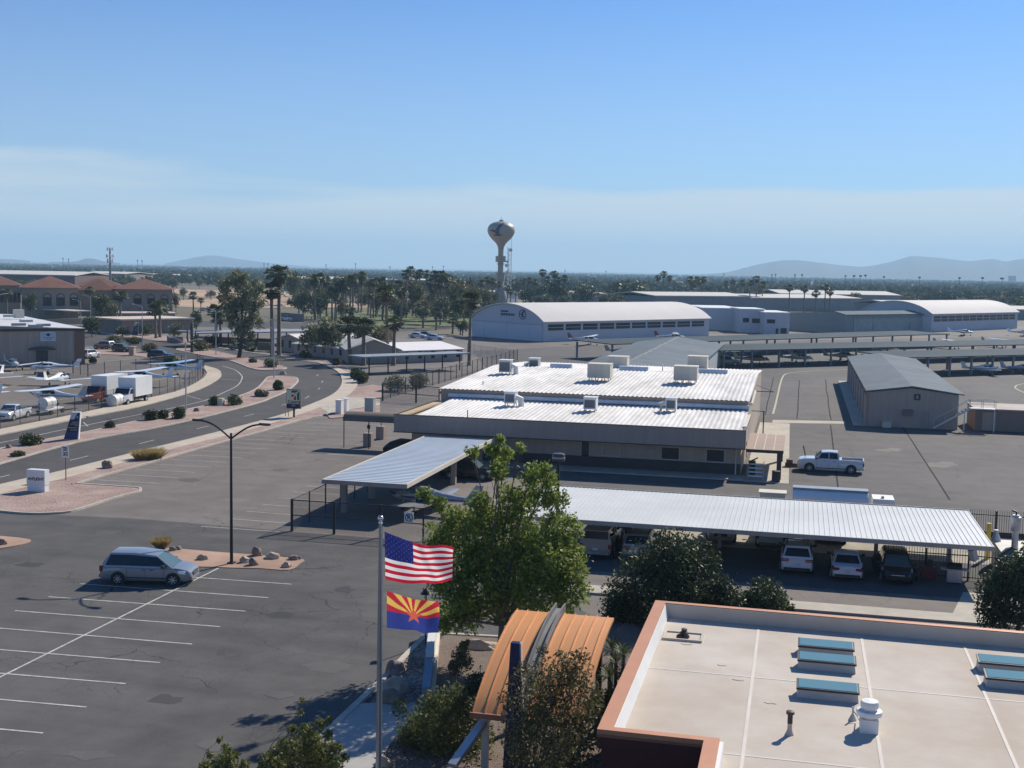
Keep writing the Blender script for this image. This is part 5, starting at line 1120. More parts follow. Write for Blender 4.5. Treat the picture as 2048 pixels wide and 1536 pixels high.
def slab_sign(bl, br, tl, tr, label, dirx=None):
    """leaning blue airport wayfinding slab: pale head panel, dark text panel, blue foot"""
    a, b = G(*bl), G(*br); d = (b - a).normalized(); k = Vector((-d.y, d.x, 0)); L = (b - a).length; h = height((bl[0] + br[0]) / 2, (bl[1] + br[1]) / 2, (tl[0] + tr[0]) / 2, (tl[1] + tr[1]) / 2)
    t = thing('wayfinding_sign', label, 'sign', a.lerp(b, .5)); sh = L * .58
    def P(u, w, off): return a + d * (sh * w + u * (L - sh * w + .16 * L * w)) + Vector((0, 0, .1 + (h - .1) * w)) - k * off
    def pan(u0, u1, w0, w1, o0, o1): mb = MB(); return mb.hexa([P(u0, w0, o0), P(u1, w0, o0), P(u1, w0, o1), P(u0, w0, o1)], [P(u0, w1, o0), P(u1, w1, o0), P(u1, w1, o1), P(u0, w1, o1)])
    part('slab', pan(0, 1, 0, 1, -.5, 0), M_whitep, t)
    pn = part('panel', pan(.02, .93, .02, .97, .002, .03), mat('sign_navy', (.012, .022, .05), .4), t)
    part('foot_panel', pan(.03, .92, .03, .26, .031, .04), mat('sign_blue', (.015, .05, .17), .4), pn)
    mb = MB(); mb.hexa([P(.02, .74, .031), P(.45, .74, .031), P(.45, .74, .04), P(.02, .74, .04)], [P(.02, .97, .031), P(.68, .97, .031), P(.68, .97, .04), P(.02, .97, .04)]); part('head_panel', mb, mat('sign_pale', (.5, .54, .62), .4), pn)
    mb = MB(); mb.hexa([P(.62, .78, .031), P(.92, .78, .031), P(.92, .78, .04), P(.62, .78, .04)], [P(.85, .96, .031), P(.92, .96, .031), P(.92, .96, .04), P(.85, .96, .04)]); part('emblem_ground', mb, MATS['sign_blue'], pn)
    mb = MB(); c_ = P(.74, .82, .045); mb.lathe([(.02, -.005), (L * .055, -.005), (L * .055, .005), (.02, .005)], (0, 0, 0), 10); 
    M = Matrix.Translation(c_) @ Matrix(((d.x, 0, -k.x, 0), (d.y, 0, -k.y, 0), (0, 1, 0, 0), (0, 0, 0, 1))); part('emblem', mb.xform(M), MATS['sign_pale'], pn)
    mb = MB()
    for w, u0 in ((.62, .35), (.555, .2), (.50, .6), (.42, .12), (.34, .35)):
        x = u0
        while x < .86:
            e = min(.88, x + rnd.uniform(.06, .12)); q = pan(x, e, w, w + .028, .031, .038)
            mb.bm.from_mesh(q.mesh('tmp')); x = e + .02
    part('lettering', mb, mat('sign_text', (.33, .34, .37), .5), pn)
slab_sign((127, 881), (157, 881), (150, 824), (167, 824), 'leaning blue and white wayfinding slab sign on the gravel median')
slab_sign((262, 671), (276, 671), (258, 645), (268, 645), 'small far blue wayfinding slab sign across the street near the flat roofed house')
g = G(588, 836); t = thing('company_sign', 'cream square sign lettered Cessna on a black post at the car park edge', 'sign', g); h = height(588, 836, 588, 778); w = .5 * 30 / pxm(g)
mb = MB(); mb.box(g.x - .09, g.x + .09, g.y - .09, g.y + .09, 0, h * .35); part('post', mb, M_black, t)
mb = MB(); mb.box(g.x - w, g.x + w, g.y - .15, g.y + .15, h * .33, h); bx = part('case', mb, mat('sign_case', (.18, .16, .12), .5), t)
y = g.y - .16; mb = MB(); mb.box(g.x - w * .93, g.x + w * .93, y - .012, y, h * .50, h * .975); fp = part('face_panel', mb, mat('sign_cream', (.62, .60, .45), .5), bx)
mb = MB(); mb.box(g.x - w * .98, g.x + w * .98, y - .012, y, h * .335, h * .495); np_ = part('name_panel', mb, MATS['sign_navy'], bx)
s1 = h * .47; z0 = h * .50; T2 = lambda u, v_: (g.x - w * .93 + u * w * 1.86, z0 + v_ * s1)
def poly_mb(pts, yy, th=.012): mb = MB(); return mb.hexa([(x, yy - th, z) for x, z in pts], [(x, yy, z) for x, z in pts])
teal, redm = mat('sign_teal', (.01, .085, .10), .5), mat('sign_maroon', (.33, .03, .02), .5)
part('logo_band', poly_mb([T2(.34, .80), T2(.68, .80), T2(.90, .97), T2(.34, .97)], y - .013), teal, fp); part('logo_band', poly_mb([T2(.78, .27), T2(.95, .27), T2(.95, .92), T2(.78, .75)], y - .013), teal, fp)
part('logo_wedge', poly_mb([T2(.34, .50), T2(.46, .50), T2(.60, .66), T2(.34, .66)], y - .013), redm, fp); part('logo_wedge', poly_mb([T2(.52, .27), T2(.70, .27), T2(.70, .60), T2(.52, .45)], y - .013), redm, fp)
part('lettering', text_mb('Cessna', w * .62, (*[T2(.56, .14)[0]], y - .022, T2(.5, .14)[1]), (1, 0, 0), (0, 0, 1), bold=.01), MATS['sign_black'], fp)
part('lettering', text_mb('529', w * .36, (g.x, y - .022, h * .44), (1, 0, 0), (0, 0, 1)), MATS['sign_pale'], np_)
for px, lb in (((571, 834), 'orange utility marker stake left of the cream sign, nearer'), ((577, 835), 'orange utility marker stake closest to the cream sign post')):
    q = G(*px); mb = MB(); mb.beam(q, q + Vector((0, 0, 1.35)), .07); solo('marker_stake', mb, mat('orange_stake', (.45, .24, .10), .7), lb, 'marker stake')
for (u0, u1, v0, vt), lb, hh in (((671, 686, 829, 801), 'white utility box, left of the pair at the car park end', 0), ((683, 697, 826, 798), 'cream utility box behind the white one at the car park end', 0), ((729, 752, 831, 797), 'larger grey utility pillar near the entrance awning', 0)):
    a, b = G(u0, v0), G(u1, v0); h = height(u0, v0, u0, vt); mb = MB(); mb.box(a.x, b.x - .15 * (b.x - a.x), a.y, a.y + .9, .08, h); mb.box(a.x - .04, b.x - .15 * (b.x - a.x) + .04, a.y - .04, a.y + .94, h + .001, h + .08); solo('utility_box', mb, M_grey if u0 > 700 else M_whitep, lb, 'utility box')

# ------------------------------------------------------------------ flags
pb = G(757, 1570); ph = height(757, 1570, 761, 1046)
t = thing('flagpole', 'tall silver flagpole with ball finial rising from the forecourt', 'flagpole', pb)
mb = MB(); mb.tube([pb, pb + Vector((0, 0, 4)), pb + Vector((0, 0, ph))], [.105, .09, .055], 14); part('pole', mb, mat('brushed_pole', (.33, .35, .38), .35, .6, .05), t, 40)
mb = MB(); mb.sphere(pb + Vector((0, 0, ph + .16)), .10, 8); mb.tube([pb + Vector((0, 0, ph)), pb + Vector((0, 0, ph + .08))], .03); mb.lathe([(.08, ph - .02), (.08, ph + .03)], pb, 12); part('finial', mb, M_chrome, t, 40)
mb = MB(); mb.tube([pb + Vector((.12, -.06, 1.2)), pb + Vector((.10, -.06, ph - .1))], .012, 5); part('halyard', mb, M_grey, t)
def cloth(name, col):
    m = bpy.data.materials.new(name); tr, b = nodes(m); b.inputs['Base Color'].default_value = (*col, 1); b.inputs['Roughness'].default_value = .85; b.inputs['Specular IOR Level'].default_value = .1
    q = tr.nodes.new('ShaderNodeBsdfTranslucent'); q.inputs[0].default_value = (*col, 1); s = tr.nodes.new('ShaderNodeMixShader'); s.inputs[0].default_value = .5
    tr.links.new(b.outputs[0], s.inputs[1]); tr.links.new(q.outputs[0], s.inputs[2]); tr.links.new(s.outputs[0], tr.nodes['Material Output'].inputs[0]); return m
def flag(name, label, x0, ztop, fly, hoist, shape, paintf, mats, nu, nv, star=None):
    y0 = pb.y - .02
    def P(u, v, off=0.0):
        x, dy, z = shape(u, v); return Vector((x0 + x, y0 + dy + off, ztop + z))
    mb = MB(); V = [[mb.bm.verts.new(P(i / nu, j / nv)) for j in range(nv + 1)] for i in range(nu + 1)]
    for i in range(nu):
        for j in range(nv):
            f = mb.bm.faces.new([V[i][j], V[i + 1][j], V[i + 1][j + 1], V[i][j + 1]]); f.material_index = paintf((i + .5) / nu, (j + .5) / nv)
    fo = solo(name, mb, mats, label, 'flag', smooth=80)
    if star:
        mb = MB()
        for cu_, cv_, ru, rv in star:
            for off in (-.012, .012):
                mb.face([P(cu_ + ru * math.sin(k * math.pi / 5) * (1 if k % 2 == 0 else .42), cv_ - rv * math.cos(k * math.pi / 5) * (1 if k % 2 == 0 else .42), off) for k in range(10)])
        part('star_field', mb, mats[1], fo)
    return fo
c_red, c_wh, c_bl = cloth('flag_red', (.52, .02, .045)), cloth('flag_white', (.78, .77, .76)), cloth('flag_blue', (.018, .025, .15))
s = 1 / pxm(pb + Vector((0, 0, 7)))
zt = GY(769, 1063, pb.y - .02); zb_ = GY(773, 1160, pb.y - .02)
def us_shape(u, v):
    w = 143 * s; h = 97 * s; top = -25 * s * (1 - math.exp(-2.6 * u)) ; bot = -h - 5 * s * math.sin(math.pi * u) + 12 * s * max(0, u - .45) ** 1.5 / .41
    z = top * (1 - v) + bot * v + .02 * math.sin(9 * u + 3 * v) * u
    dy = .16 * u ** .8 * math.sin(8.5 * u - 3.2 * v + .4) + .07 * u * math.sin(17 * u + 5 * v)
    fold = .05 * math.exp(-((u - .68 - .25 * (v - .5)) / .07) ** 2)
    return u * w * (1 - .03 * v * (1 - v) * 4 * u) + .006 * v * 8 * (1 - u), dy + fold * 2, z - fold * .5
def us_paint(u, v):
    return 2 if (u < .42 and v < 7 / 13) else (0 if int(v * 13) % 2 == 0 else 1)
stars = [(.42 * (i + .75) / 11.6, 7 / 13 * (j + .8) / 9.7, .0115, .018) for j in range(9) for i in range(11) if (i + j) % 2 == 0]
flag('national_flag', 'American stars and stripes flag waving from the pole, the upper of two flags', zt.x, zt.z, 0, 0, us_shape, us_paint, [c_red, c_wh, c_bl], 100, 65, stars)
a_red, a_yel, a_bl, a_cop = cloth('flag_scarlet', (.55, .03, .06)), cloth('flag_gold', (.80, .55, .12)), cloth('flag_royal', (.04, .06, .27)), cloth('flag_copper', (.62, .13, .075))
zt2 = GY(774, 1181, pb.y - .02)
def az_shape(u, v):
    w = 107 * s; h = 76 * s; top = -14 * s * (1 - math.exp(-2.5 * u)) - 3 * s * u; bot = -h - 3 * s * u + 6 * s * max(0, u - .7)
    return u * w, .11 * u * math.sin(9 * u - 2.5 * v) + .05 * u * math.sin(19 * u + 4 * v), top * (1 - v) + bot * v + .012 * math.sin(14 * u) * u
def az_paint(u, v):
    dx, dy = (u - .53) * 1.45, (v - .53)
    r, a = math.hypot(dx, dy), math.atan2(dx, -dy)
    k = (a % (2 * math.pi / 5)); k = min(k, 2 * math.pi / 5 - k); R0, R1 = .27, .105
    if r < R0 * R1 * math.sin(math.pi / 5) / (R0 * math.sin(k) + R1 * math.sin(math.pi / 5 - k) + 1e-9): return 3
    if v > .53: return 2
    return int((math.atan2(-dy, dx)) / (math.pi / 13)) % 2
flag('state_flag', 'Arizona flag with copper star and rays, the lower of two flags', zt2.x, zt2.z, 0, 0, az_shape, lambda u, v: (0, 1, 2, 3)[az_paint(u, v)], [a_red, a_yel, a_bl, a_cop], 132, 90)

# ------------------------------------------------------------------ rocks, wall, garden
M_boul = mat('boulder_stone', (.52, .41, .30), .95, var=.25, scale=1.6, bump=.5)
M_rockd = mat('dark_rock', (.27, .21, .17), .95, var=.3, scale=3, bump=.5)
def rock(p, sx, sy, sz, label, m=None, seed=0, group=None):
    bm = bmesh.new(); bmesh.ops.create_icosphere(bm, subdivisions=3, radius=1)
    for v in bm.verts:
        q = v.co * 1.1 + Vector((seed * 3.1, seed * 1.7, 0)); k = 1 + .42 * mnoise.noise(q) + .16 * mnoise.noise(q * 2.7)
        c = v.co.copy()
        for ax, lim in (((.3, .2, .95), .74), ((-.7, .3, .6), .80), ((.2, -.85, .45), .80), ((.85, -.1, .4), .84)):
            n = Vector(ax).normalized(); dd = c.dot(n)
            if dd > lim: c -= n * (dd - lim) * .85
        c *= k; v.co = Vector((c.x * sx, c.y * sy, max(c.z, -.35) * sz + sz * .3))
    mb = MB(); mb.bm.free(); mb.bm = bm; mb.xform(Matrix.Translation(p)); return solo('boulder', mb, m or M_boul, label, 'boulder', group, 35)
rock(G(960, 1298), .9, .5, .36, 'long pale boulder on the gravel beside the copper canopy', seed=1)
rock(G(790, 1352) + Vector((0, 0, .05)), .42, .4, .5, 'upright brown boulder at the top of the cobble strip', M_rockd, 2)
rock(G(788, 1385) + Vector((0, 0, .05)), .62, .45, .48, 'broad brown boulder in the middle of the cobble strip', M_boul, 3)
rock(G(784, 1408) + Vector((0, 0, .05)), .6, .38, .48, 'dark boulder at the foot of the cobble strip by the pole', M_rockd, 4)
rock(G(768, 1535) + Vector((0, 0, .05)), .3, .25, .3, 'small pale stone beside the flagpole foot', M_boul, 5)
for px, sc, lb, m, i in (((406, 1120), (.36, .2, .24), 'flat pink stone on the tan island, between minivan and lamp', None, 6), ((489, 1126), (.28, .25, .3), 'blocky stone just right of the twin lamp base', None, 7), ((507, 1131), (.3, .25, .34), 'dark squared rock right of the lamp base', M_rockd, 8), ((514, 1112), (.33, .25, .42), 'pointed rock at the back of the island', M_rockd, 9), ((545, 1118), (.45, .28, .3), 'rounded pale topped rock in the island centre', None, 10), ((589, 1120), (.36, .25, .22), 'low grey rock near the island right tip', M_rockd, 11), ((573, 1135), (.3, .2, .22), 'small white topped rock at the island front right edge', None, 12),
                         ((345, 1102), (.25, .2, .2), 'dark red rock beside the grass tuft, left one', M_rockd, 13), ((357, 1100), (.2, .2, .18), 'dark red rock beside the grass tuft, right one', M_rockd, 14),
                         ((17, 898), (.3, .25, .35), 'small reddish rock on the median by the left picture edge', M_rockd, 16), ((215, 938), (.5, .35, .62), 'upright grey rock on the pink gravel beside the dry grass', M_rockd, 17), ((566, 749), (.5, .4, .5), 'round tan rock on the median tip', None, 18), ((394, 824), (.4, .3, .4), 'small dark rock pile right of the lamp in the median', M_rockd, 19), ((4, 1090), (.3, .2, .3), 'dark rock on the tan island at the left picture edge', M_rockd, 20)):
    rock(G(*px) + Vector((0, 0, .05)), *sc, lb, m, i)
mb = MB()                                                    # loose cobbles: nobody could count them
for k in range(420):
    u, v = rnd.random(), rnd.random(); a = G(848, 1280).lerp(G(745, 1412), v); b = G(864, 1278).lerp(G(846, 1418), v); p = a.lerp(b, u); r = rnd.uniform(.05, .13)
    R_ = Matrix.Translation((p.x, p.y, .08)) @ Matrix.Rotation(rnd.uniform(0, 6), 4, 'Z') @ Matrix.Diagonal((r, r * rnd.uniform(.6, 1), r * .6, 1))
    q = MB(); bmesh.ops.create_icosphere(q.bm, subdivisions=1, radius=1, matrix=R_); mb.bm.from_mesh(q.mesh('tmp'))
tag(link('cobbles', mb.mesh('cobbles', gravel('cobble_stone', (.42, .33, .28), (.16, .13, .12), (.5, .42, .36), .9), 40)), kind='stuff')
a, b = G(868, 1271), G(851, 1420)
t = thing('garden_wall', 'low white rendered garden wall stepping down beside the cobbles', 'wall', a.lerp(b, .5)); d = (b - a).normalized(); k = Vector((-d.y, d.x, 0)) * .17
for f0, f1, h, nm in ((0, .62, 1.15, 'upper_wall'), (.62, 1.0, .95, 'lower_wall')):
    p, q = a.lerp(b, f0), a.lerp(b, f1); mb = MB(); mb.hexa([p - k, q - k, q + k, p + k], [p - k + Vector((0, 0, h)), q - k + Vector((0, 0, h)), q + k + Vector((0, 0, h)), p + k + Vector((0, 0, h))]); part(nm, mb, mat('white_render', (.66, .66, .64), .8, var=.04) if f0 == 0 else mat('shaded_white_render', (.22, .29, .36), .8, var=.05), t)  # lower stretch: same white render, tree shade painted into its bluish colour
mb = MB(); mb.hexa([a + k * 1.05, b + k * 1.05, b + k * 1.9, a + k * 1.9], [a + k * 1.05 + Vector((0, 0, .5)), b + k * 1.05 + Vector((0, 0, .5)), b + k * 1.9 + Vector((0, 0, .5)), a + k * 1.9 + Vector((0, 0, .5))]); part('coping', mb, M_cream, t)

# ------------------------------------------------------------------ aircraft
def aircraft(kind, label, body_m, stripe_m, fin_m=None, L=8.2, span=11.0, detail=True, strut=True):
    """light aircraft, nose towards +X, built at the origin"""
    k = L / 8.2; t = thing('light_aircraft', label, 'aircraft'); hi = kind == 'high'
    zc = 1.25 if hi else 1.05
    st = [(2.35, .12, .12, 0), (2.3, .30, .28, 0), (1.95, .43, .36, .02), (1.3, .50, .42, .05), (1.0, .54, .50, .1), (.45, .56, .68 if not hi else .70, .22), (-.5, .56, .70, .24), (-1.3, .48, .56, .2), (-2.2, .36, .40, .16), (-3.6, .22, .26, .16), (-5.3, .07, .14, .2)]
    N_ = 14
    def ring(x, w, h, dz): return [(x * k, math.cos(a) * w * (1 if abs(math.sin(a)) < .8 else .92), (zc + dz + math.sin(a) * h * (.95 if math.sin(a) > 0 else .8))) for a in [2 * math.pi * i / N_ + .2 for i in range(N_)]]
    mb = MB(); mb.loft([ring(*s) for s in st]); fu = part('fuselage', mb, body_m, t, 50, world=False)
    for sg in (1, -1):
        mb = MB(); pts = [(1.7, .44), (.9, .545), (-.5, .568), (-1.4, .478), (-3.6, .226), (-4.9, .11)]
        a = [(x * k, sg * (w + .006), zc + .02 + (.06 if x < -1 else 0)) for x, w in pts]; mb.loft([[p, (p[0], p[1], p[2] + .12)] for p in a], False, False); part('stripe', mb, stripe_m, t, world=False)
        mb = MB(); q = [(.72, .36), (-1.0, .36), (-1.05, .64), (.42, .70)] if not hi else [(.75, .32), (-1.25, .34), (-1.15, .66), (.5, .72)]
        mb.face([(x * k, sg * (.585 - (z - .3) * .22 if x > -.9 else .545 - (z - .3) * .3), zc + z) for x, z in q]); part('side_window', mb, M_cgl, t, world=False)
    mb = MB(); mb.loft([[(x * k, y, zc + z) for y, z in ((-w, z0), (-w * .75, z0 + dz), (w * .75, z0 + dz), (w, z0))] for x, w, z0, dz in ((1.12, .46, .44, .12), (.5, .50, .60, .30))], False, False); part('windshield', mb, M_wgl, t, world=False)
    zw = zc + (.86 if hi else -.32); dih = .03 if hi else .095; cr, ct = (1.63, 1.15) if hi else (1.6, 1.2); x0 = .75 if hi else .35
    for sg in (1, -1):
        mb = MB(); rings = []
        for f in (.0 if hi else .04, .5, .96, 1.0):
            y = sg * f * span / 2; c = (cr + (ct - cr) * max(0, f - .45) / .55); z = zw + dih * abs(y); th = (.12 if f < .98 else .03); xl = x0 * k - (cr - c) * .25
            rings.append([(xl, y, z), (xl - c * .12, y, z + th * .62), (xl - c * .4, y, z + th * .75), (xl - c, y, z + .015), (xl - c, y, z - .01), (xl - c * .35, y, z - th * .35), (xl - c * .08, y, z - th * .35)])
        mb.loft(rings); part('wing', mb, body_m, t, 40, world=False)
        if hi and strut: mb = MB(); mb.beam((.35 * k, sg * .5, zc - .35), (.30 * k, sg * span * .25, zw + .08), .12, .04); part('wing_strut', mb, body_m, t, world=False)
        mb = MB(); yt = 1.7 * k; mb.loft([[(xx * k, sg * y, zc + .2 + dz) for xx, dz in ((x1, .0), (x1 - .25, .05), (x2, .0), (x1 - .25, -.04))] for y, x1, x2 in ((.06, -4.35, -5.35), (yt, -4.65, -5.35))]); part('tailplane', mb, body_m, t, 40, world=False)
        mb = MB(); xg, yg, rw = (-.15, 1.15, .2) if hi else (-.35, 1.5, .2); mb.lathe([(.02, sg * yg - .07), (rw, sg * yg - .06), (rw, sg * yg + .06), (.02, sg * yg + .07)], (xg * k, 0, rw), 12, 'y'); part('wheel', mb, M_rubber, t, 40, world=False)
        mb = MB(); mb.beam((xg * k, sg * (yg - .02 * 0), rw), (xg * k, sg * (.5 if hi else 1.5), zc - .35 if hi else zc - .2), .1, .05); part('landing_gear', mb, body_m, t, world=False)
    mb = MB(); mb.loft([[(x * k, y, zc + z) for x, y in ((x1, 0), (x1 - .3, .05), (x2, 0), (x1 - .3, -.05))] for z, x1, x2 in ((.12, -3.9, -5.5), (.45, -4.4, -5.55), (1.55 if hi else 1.35, -5.15, -5.85))]); part('tail_fin', mb, fin_m or body_m, t, 40, world=False)
    mb = MB(); mb.lathe([(.02, .34), (.13, .15), (.17, 0)], (2.36 * k, 0, zc), 12, 'x'); sp = part('spinner', mb, body_m, t, 40, world=False)
    mb = MB()
    for a in (.5, .5 + math.pi): c_, s_ = math.cos(a), math.sin(a); mb.beam((2.42 * k, c_ * .1, zc + s_ * .1), (2.42 * k, c_ * .92, zc + s_ * .92), .03, .13)
    part('propeller', mb, M_black, sp, world=False)
    mb = MB(); mb.lathe([(.02, -.06), (.17, -.05), (.17, .05), (.02, .06)], (1.75 * k, 0, .17), 12, 'y'); part('wheel', mb, M_rubber, t, 40, world=False)
    mb = MB(); mb.beam((1.75 * k, .08, .17), (1.6 * k, .0, zc - .2), .06); part('landing_gear', mb, M_galv, t, world=False)
    return t
A_w, A_g, A_b, A_r, A_lb = paint('aircraft_white', (.82, .82, .81), 0), paint('aircraft_grey', (.36, .38, .40), .1), paint('stripe_blue', (.03, .06, .18), .1), paint('stripe_maroon', (.16, .03, .035), .1), paint('aircraft_pale_blue', (.42, .55, .62), .1)
def stand(o, p, az): o.location = (p[0], p[1], 0); a = math.radians(az); o.rotation_euler = (0, 0, math.atan2(math.cos(a), math.sin(a))); return o
stand(aircraft('low', 'all white low wing aircraft seen from behind, in the middle of the left field', A_w, A_lb, L=7.2, span=9.4), G(121, 771), -8)
stand(aircraft('low', 'white and blue striped low wing aircraft with nose left, before the brown hangar', A_w, A_b, L=7.6, span=9.6), G(92, 748), -125)
stand(aircraft('low', 'white low wing aircraft facing the camera by the left picture edge', A_w, A_b, L=7.6, span=10.4), G(27, 741), 128)
stand(aircraft('high', 'white high wing aircraft behind the tank trailer, with a grey tail', A_w, A_b, A_g), G(100, 812), -82)
stand(aircraft('high', 'white high wing aircraft largely hidden behind the box truck', A_w, A_lb), G(283, 770), -82)
stand(aircraft('high', 'pale blue high wing aircraft nearest the street bend', A_lb, A_w), G(345, 752), -82)
stand(aircraft('low', 'white aircraft with one wing tip entering at the left picture edge', A_w, A_b, L=7.6, span=10), G(-26, 768), 170)
stand(aircraft('low', 'white aircraft barely entering the frame, left of the white pickup', A_w, A_b), G(-62, 800), -80)
stand(aircraft('high', 'maroon tailed high wing aircraft in the open before the white arched hangar', A_w, A_r, A_r), G(1180, 690), 96)
o = stand(aircraft('low', 'grey low aircraft numbered 9077 tied down under the plane shelter', A_g, A_b, L=7.2, span=8.6), (-26.6, 84.2), -78)
mb = MB(); q = text_mb('N9077', .46, (-.35, .60, .86), (-1, 0, 0), (0, 0, 1), bold=.012); q.xform(Matrix.Translation((-.2, 0, 0))); o.rotation_euler, sv = (0, 0, 0), o.rotation_euler.copy(); lo = o.location.copy(); o.location = (0, 0, 0)
lt = part('registration', q, MATS['sign_black'], o); o.rotation_euler, o.location = sv, lo
for i, (px, az, kd, bm_, sm, fm, lb) in enumerate((((1515, 729), 62, 'low', A_r, A_w, A_w, 'maroon aircraft under the shade hangar behind the silver truck'),
        ((1602, 726), 62, 'low', A_w, A_b, A_b, 'blue and white aircraft under the middle shade hangar'),
        ((1690, 722), 62, 'low', A_g, A_w, None, 'grey aircraft under the shade hangar close to the tan hangar'),
        ((1775, 706), 62, 'low', A_g, A_r, None, 'grey low wing aircraft under the shade hangar, above the tan hangar roof'),
        ((1905, 698), 62, 'high', A_w, A_r, A_g, 'white tailed aircraft under the middle shade hangar at the right'),
        ((2000, 695), 62, 'high', A_g, A_b, None, 'grey aircraft under the middle shade hangar near the right edge'),
        ((1975, 749), 70, 'low', A_w, A_b, None, 'white aircraft in shade right of the tan hangar roof'),
        ((2052, 748), 70, 'low', A_g, A_b, None, 'grey aircraft under the near shade hangar at the right edge'),
        ((1255, 712), 60, 'low', A_g, A_b, None, 'dark grey aircraft under the far shade hangar, left end'),
        ((1930, 671), 100, 'low', A_w, A_b, None, 'large white aircraft with broad wings beyond the shade hangars'),
        ((2050, 672), 100, 'low', A_w, A_b, None, 'white aircraft at the far right edge beyond the shade hangars'),
        ((1352, 684), 80, 'high', A_w, A_r, A_r, 'red tailed aircraft by the long wall of the arched hangar'),
        ((560, 617), 60, 'low', A_w, A_b, None, 'white aircraft parked on the far left field behind the low wall'))):
    stand(aircraft(kd, lb, bm_, sm, fm, L=7.6 if kd == 'low' else 8.2, span=9.8 if 'large' not in lb else 15), G(*px), az)

# vehicles around the left field
fd = (G(250, 806) - G(0, 858)).normalized()
def at(px, fwd, o): g = G(*px); return put(o, g, fwd)
at((26, 838), -fd + Vector((.15, -.35, 0)), vehicle('single_cab', P_white, 'white pickup parked behind the fence at the left picture edge', detail=False))
at((209, 698), (-.5, .1), vehicle('suv', P_grey, 'grey suv parked behind the brown hangar, left of a dark one', detail=False))
at((246, 704), (.8, -.2), vehicle('suv', P_char, 'dark suv nosing toward the small masonry gatepost', detail=False))
at((322, 718), (.8, .1), vehicle('suv', P_navy, 'navy suv beside the cactus bed near the bend', detail=False))
at((180, 716), (0, 1), vehicle('suv', P_white, 'white suv half hidden by the brown hangar corner', detail=False))
at((575, 642), (.8, -.4), vehicle('pickup', P_white, 'white pickup on the far cross road below the tall palms', detail=False))
at((1450, 731), (1, .2), vehicle('pickup', P_silver, 'silver pickup under the left end of the middle shade hangar', detail=False))
for i, (px, f, pm, lb) in enumerate((((614, 603), (1, .2), P_char, 'dark car far off on the sandy field, left one'), ((640, 603), (1, .2), P_grey, 'grey car far off on the sandy field, right one'), ((412, 622), (1, .2), P_white, 'white car parked beside the arched window building corner'), ((836, 676), (1, 0), P_white, 'white car on the road behind the flat white roof, left one'), ((870, 680), (1, 0), P_white, 'white car on the road behind the flat white roof, right one'), ((852, 674), (1, 0), P_char, 'dark car between two white cars behind the flat white roof'),
        ((1010, 652), (1, .1), P_white, 'white car on the lawn road behind the arched hangar'), ((480, 700), (.6, .3), P_char, 'dark car in the shade behind the leaning tree'))):
    at(px, f, vehicle('sedan', pm, lb, detail=False))
U = thing('box_truck', 'white box truck parked by the fence with a tall cargo box', 'truck')
mb = MB(); mb.box(-3.4, 1.0, -1.2, 1.2, .95, 3.35); part('cargo_box', mb, M_whitep, U, world=False)
mb = MB(); mb.loft([[(x, -w, .5), (x, -w, z), (x, w, z), (x, w, .5)] for x, w, z in ((1.15, .98, 2.1), (1.9, .98, 2.1), (2.4, .98, 1.35), (3.4, .9, 1.15), (3.5, .85, .8))]); part('cab', mb, P_white, U, 30, world=False)
mb = MB(); mb.hexa([(1.95, -.9, 2.02), (2.38, -.88, 1.40), (2.38, .88, 1.40), (1.95, .9, 2.02)], [(1.98, -.9, 2.06), (2.42, -.88, 1.42), (2.42, .88, 1.42), (1.98, .9, 2.06)]); part('windshield', mb, M_cgl, U, world=False)
for s_ in (1, -1):
    mb = MB(); mb.hexa([(1.25, s_ * .99, 1.4), (2.1, s_ * .99, 1.4), (1.85, s_ * .99, 1.98), (1.25, s_ * .99, 1.98)], [(1.25, s_ * 1.0, 1.4), (2.1, s_ * 1.0, 1.4), (1.85, s_ * 1.0, 1.98), (1.25, s_ * 1.0, 1.98)]); part('side_window', mb, M_cgl, U, world=False)
    for x in (-2.2, 2.6): mb = MB(); mb.lathe([(.02, s_ * .9 - .14), (.4, s_ * .9 - .13), (.4, s_ * .9 + .13), (.02, s_ * .9 + .14)], (x, 0, .4), 14, 'y'); w_ = part('wheel', mb, M_rubber, U, 40, world=False); mb = MB(); mb.lathe([(.02, s_ * 1.045), (.22, s_ * 1.035)], (x, 0, .4), 12, 'y', False); part('rim', mb, M_rim, w_, world=False)
mb = MB(); mb.box(-3.3, 3.2, -.5, .5, .5, .9); part('chassis', mb, M_trim, U, world=False)
at((262, 806), -fd, U)
U = dup(U, label='red and white cab truck with a long white body behind the box truck'); at((208, 802), -fd + Vector((-.1, .3, 0)), U)
for ch in U.children:
    if ch.name.startswith('cab'): ch.data = ch.data.copy(); ch.data.materials[0] = P_red; ch['label'] = 'faded red cab'
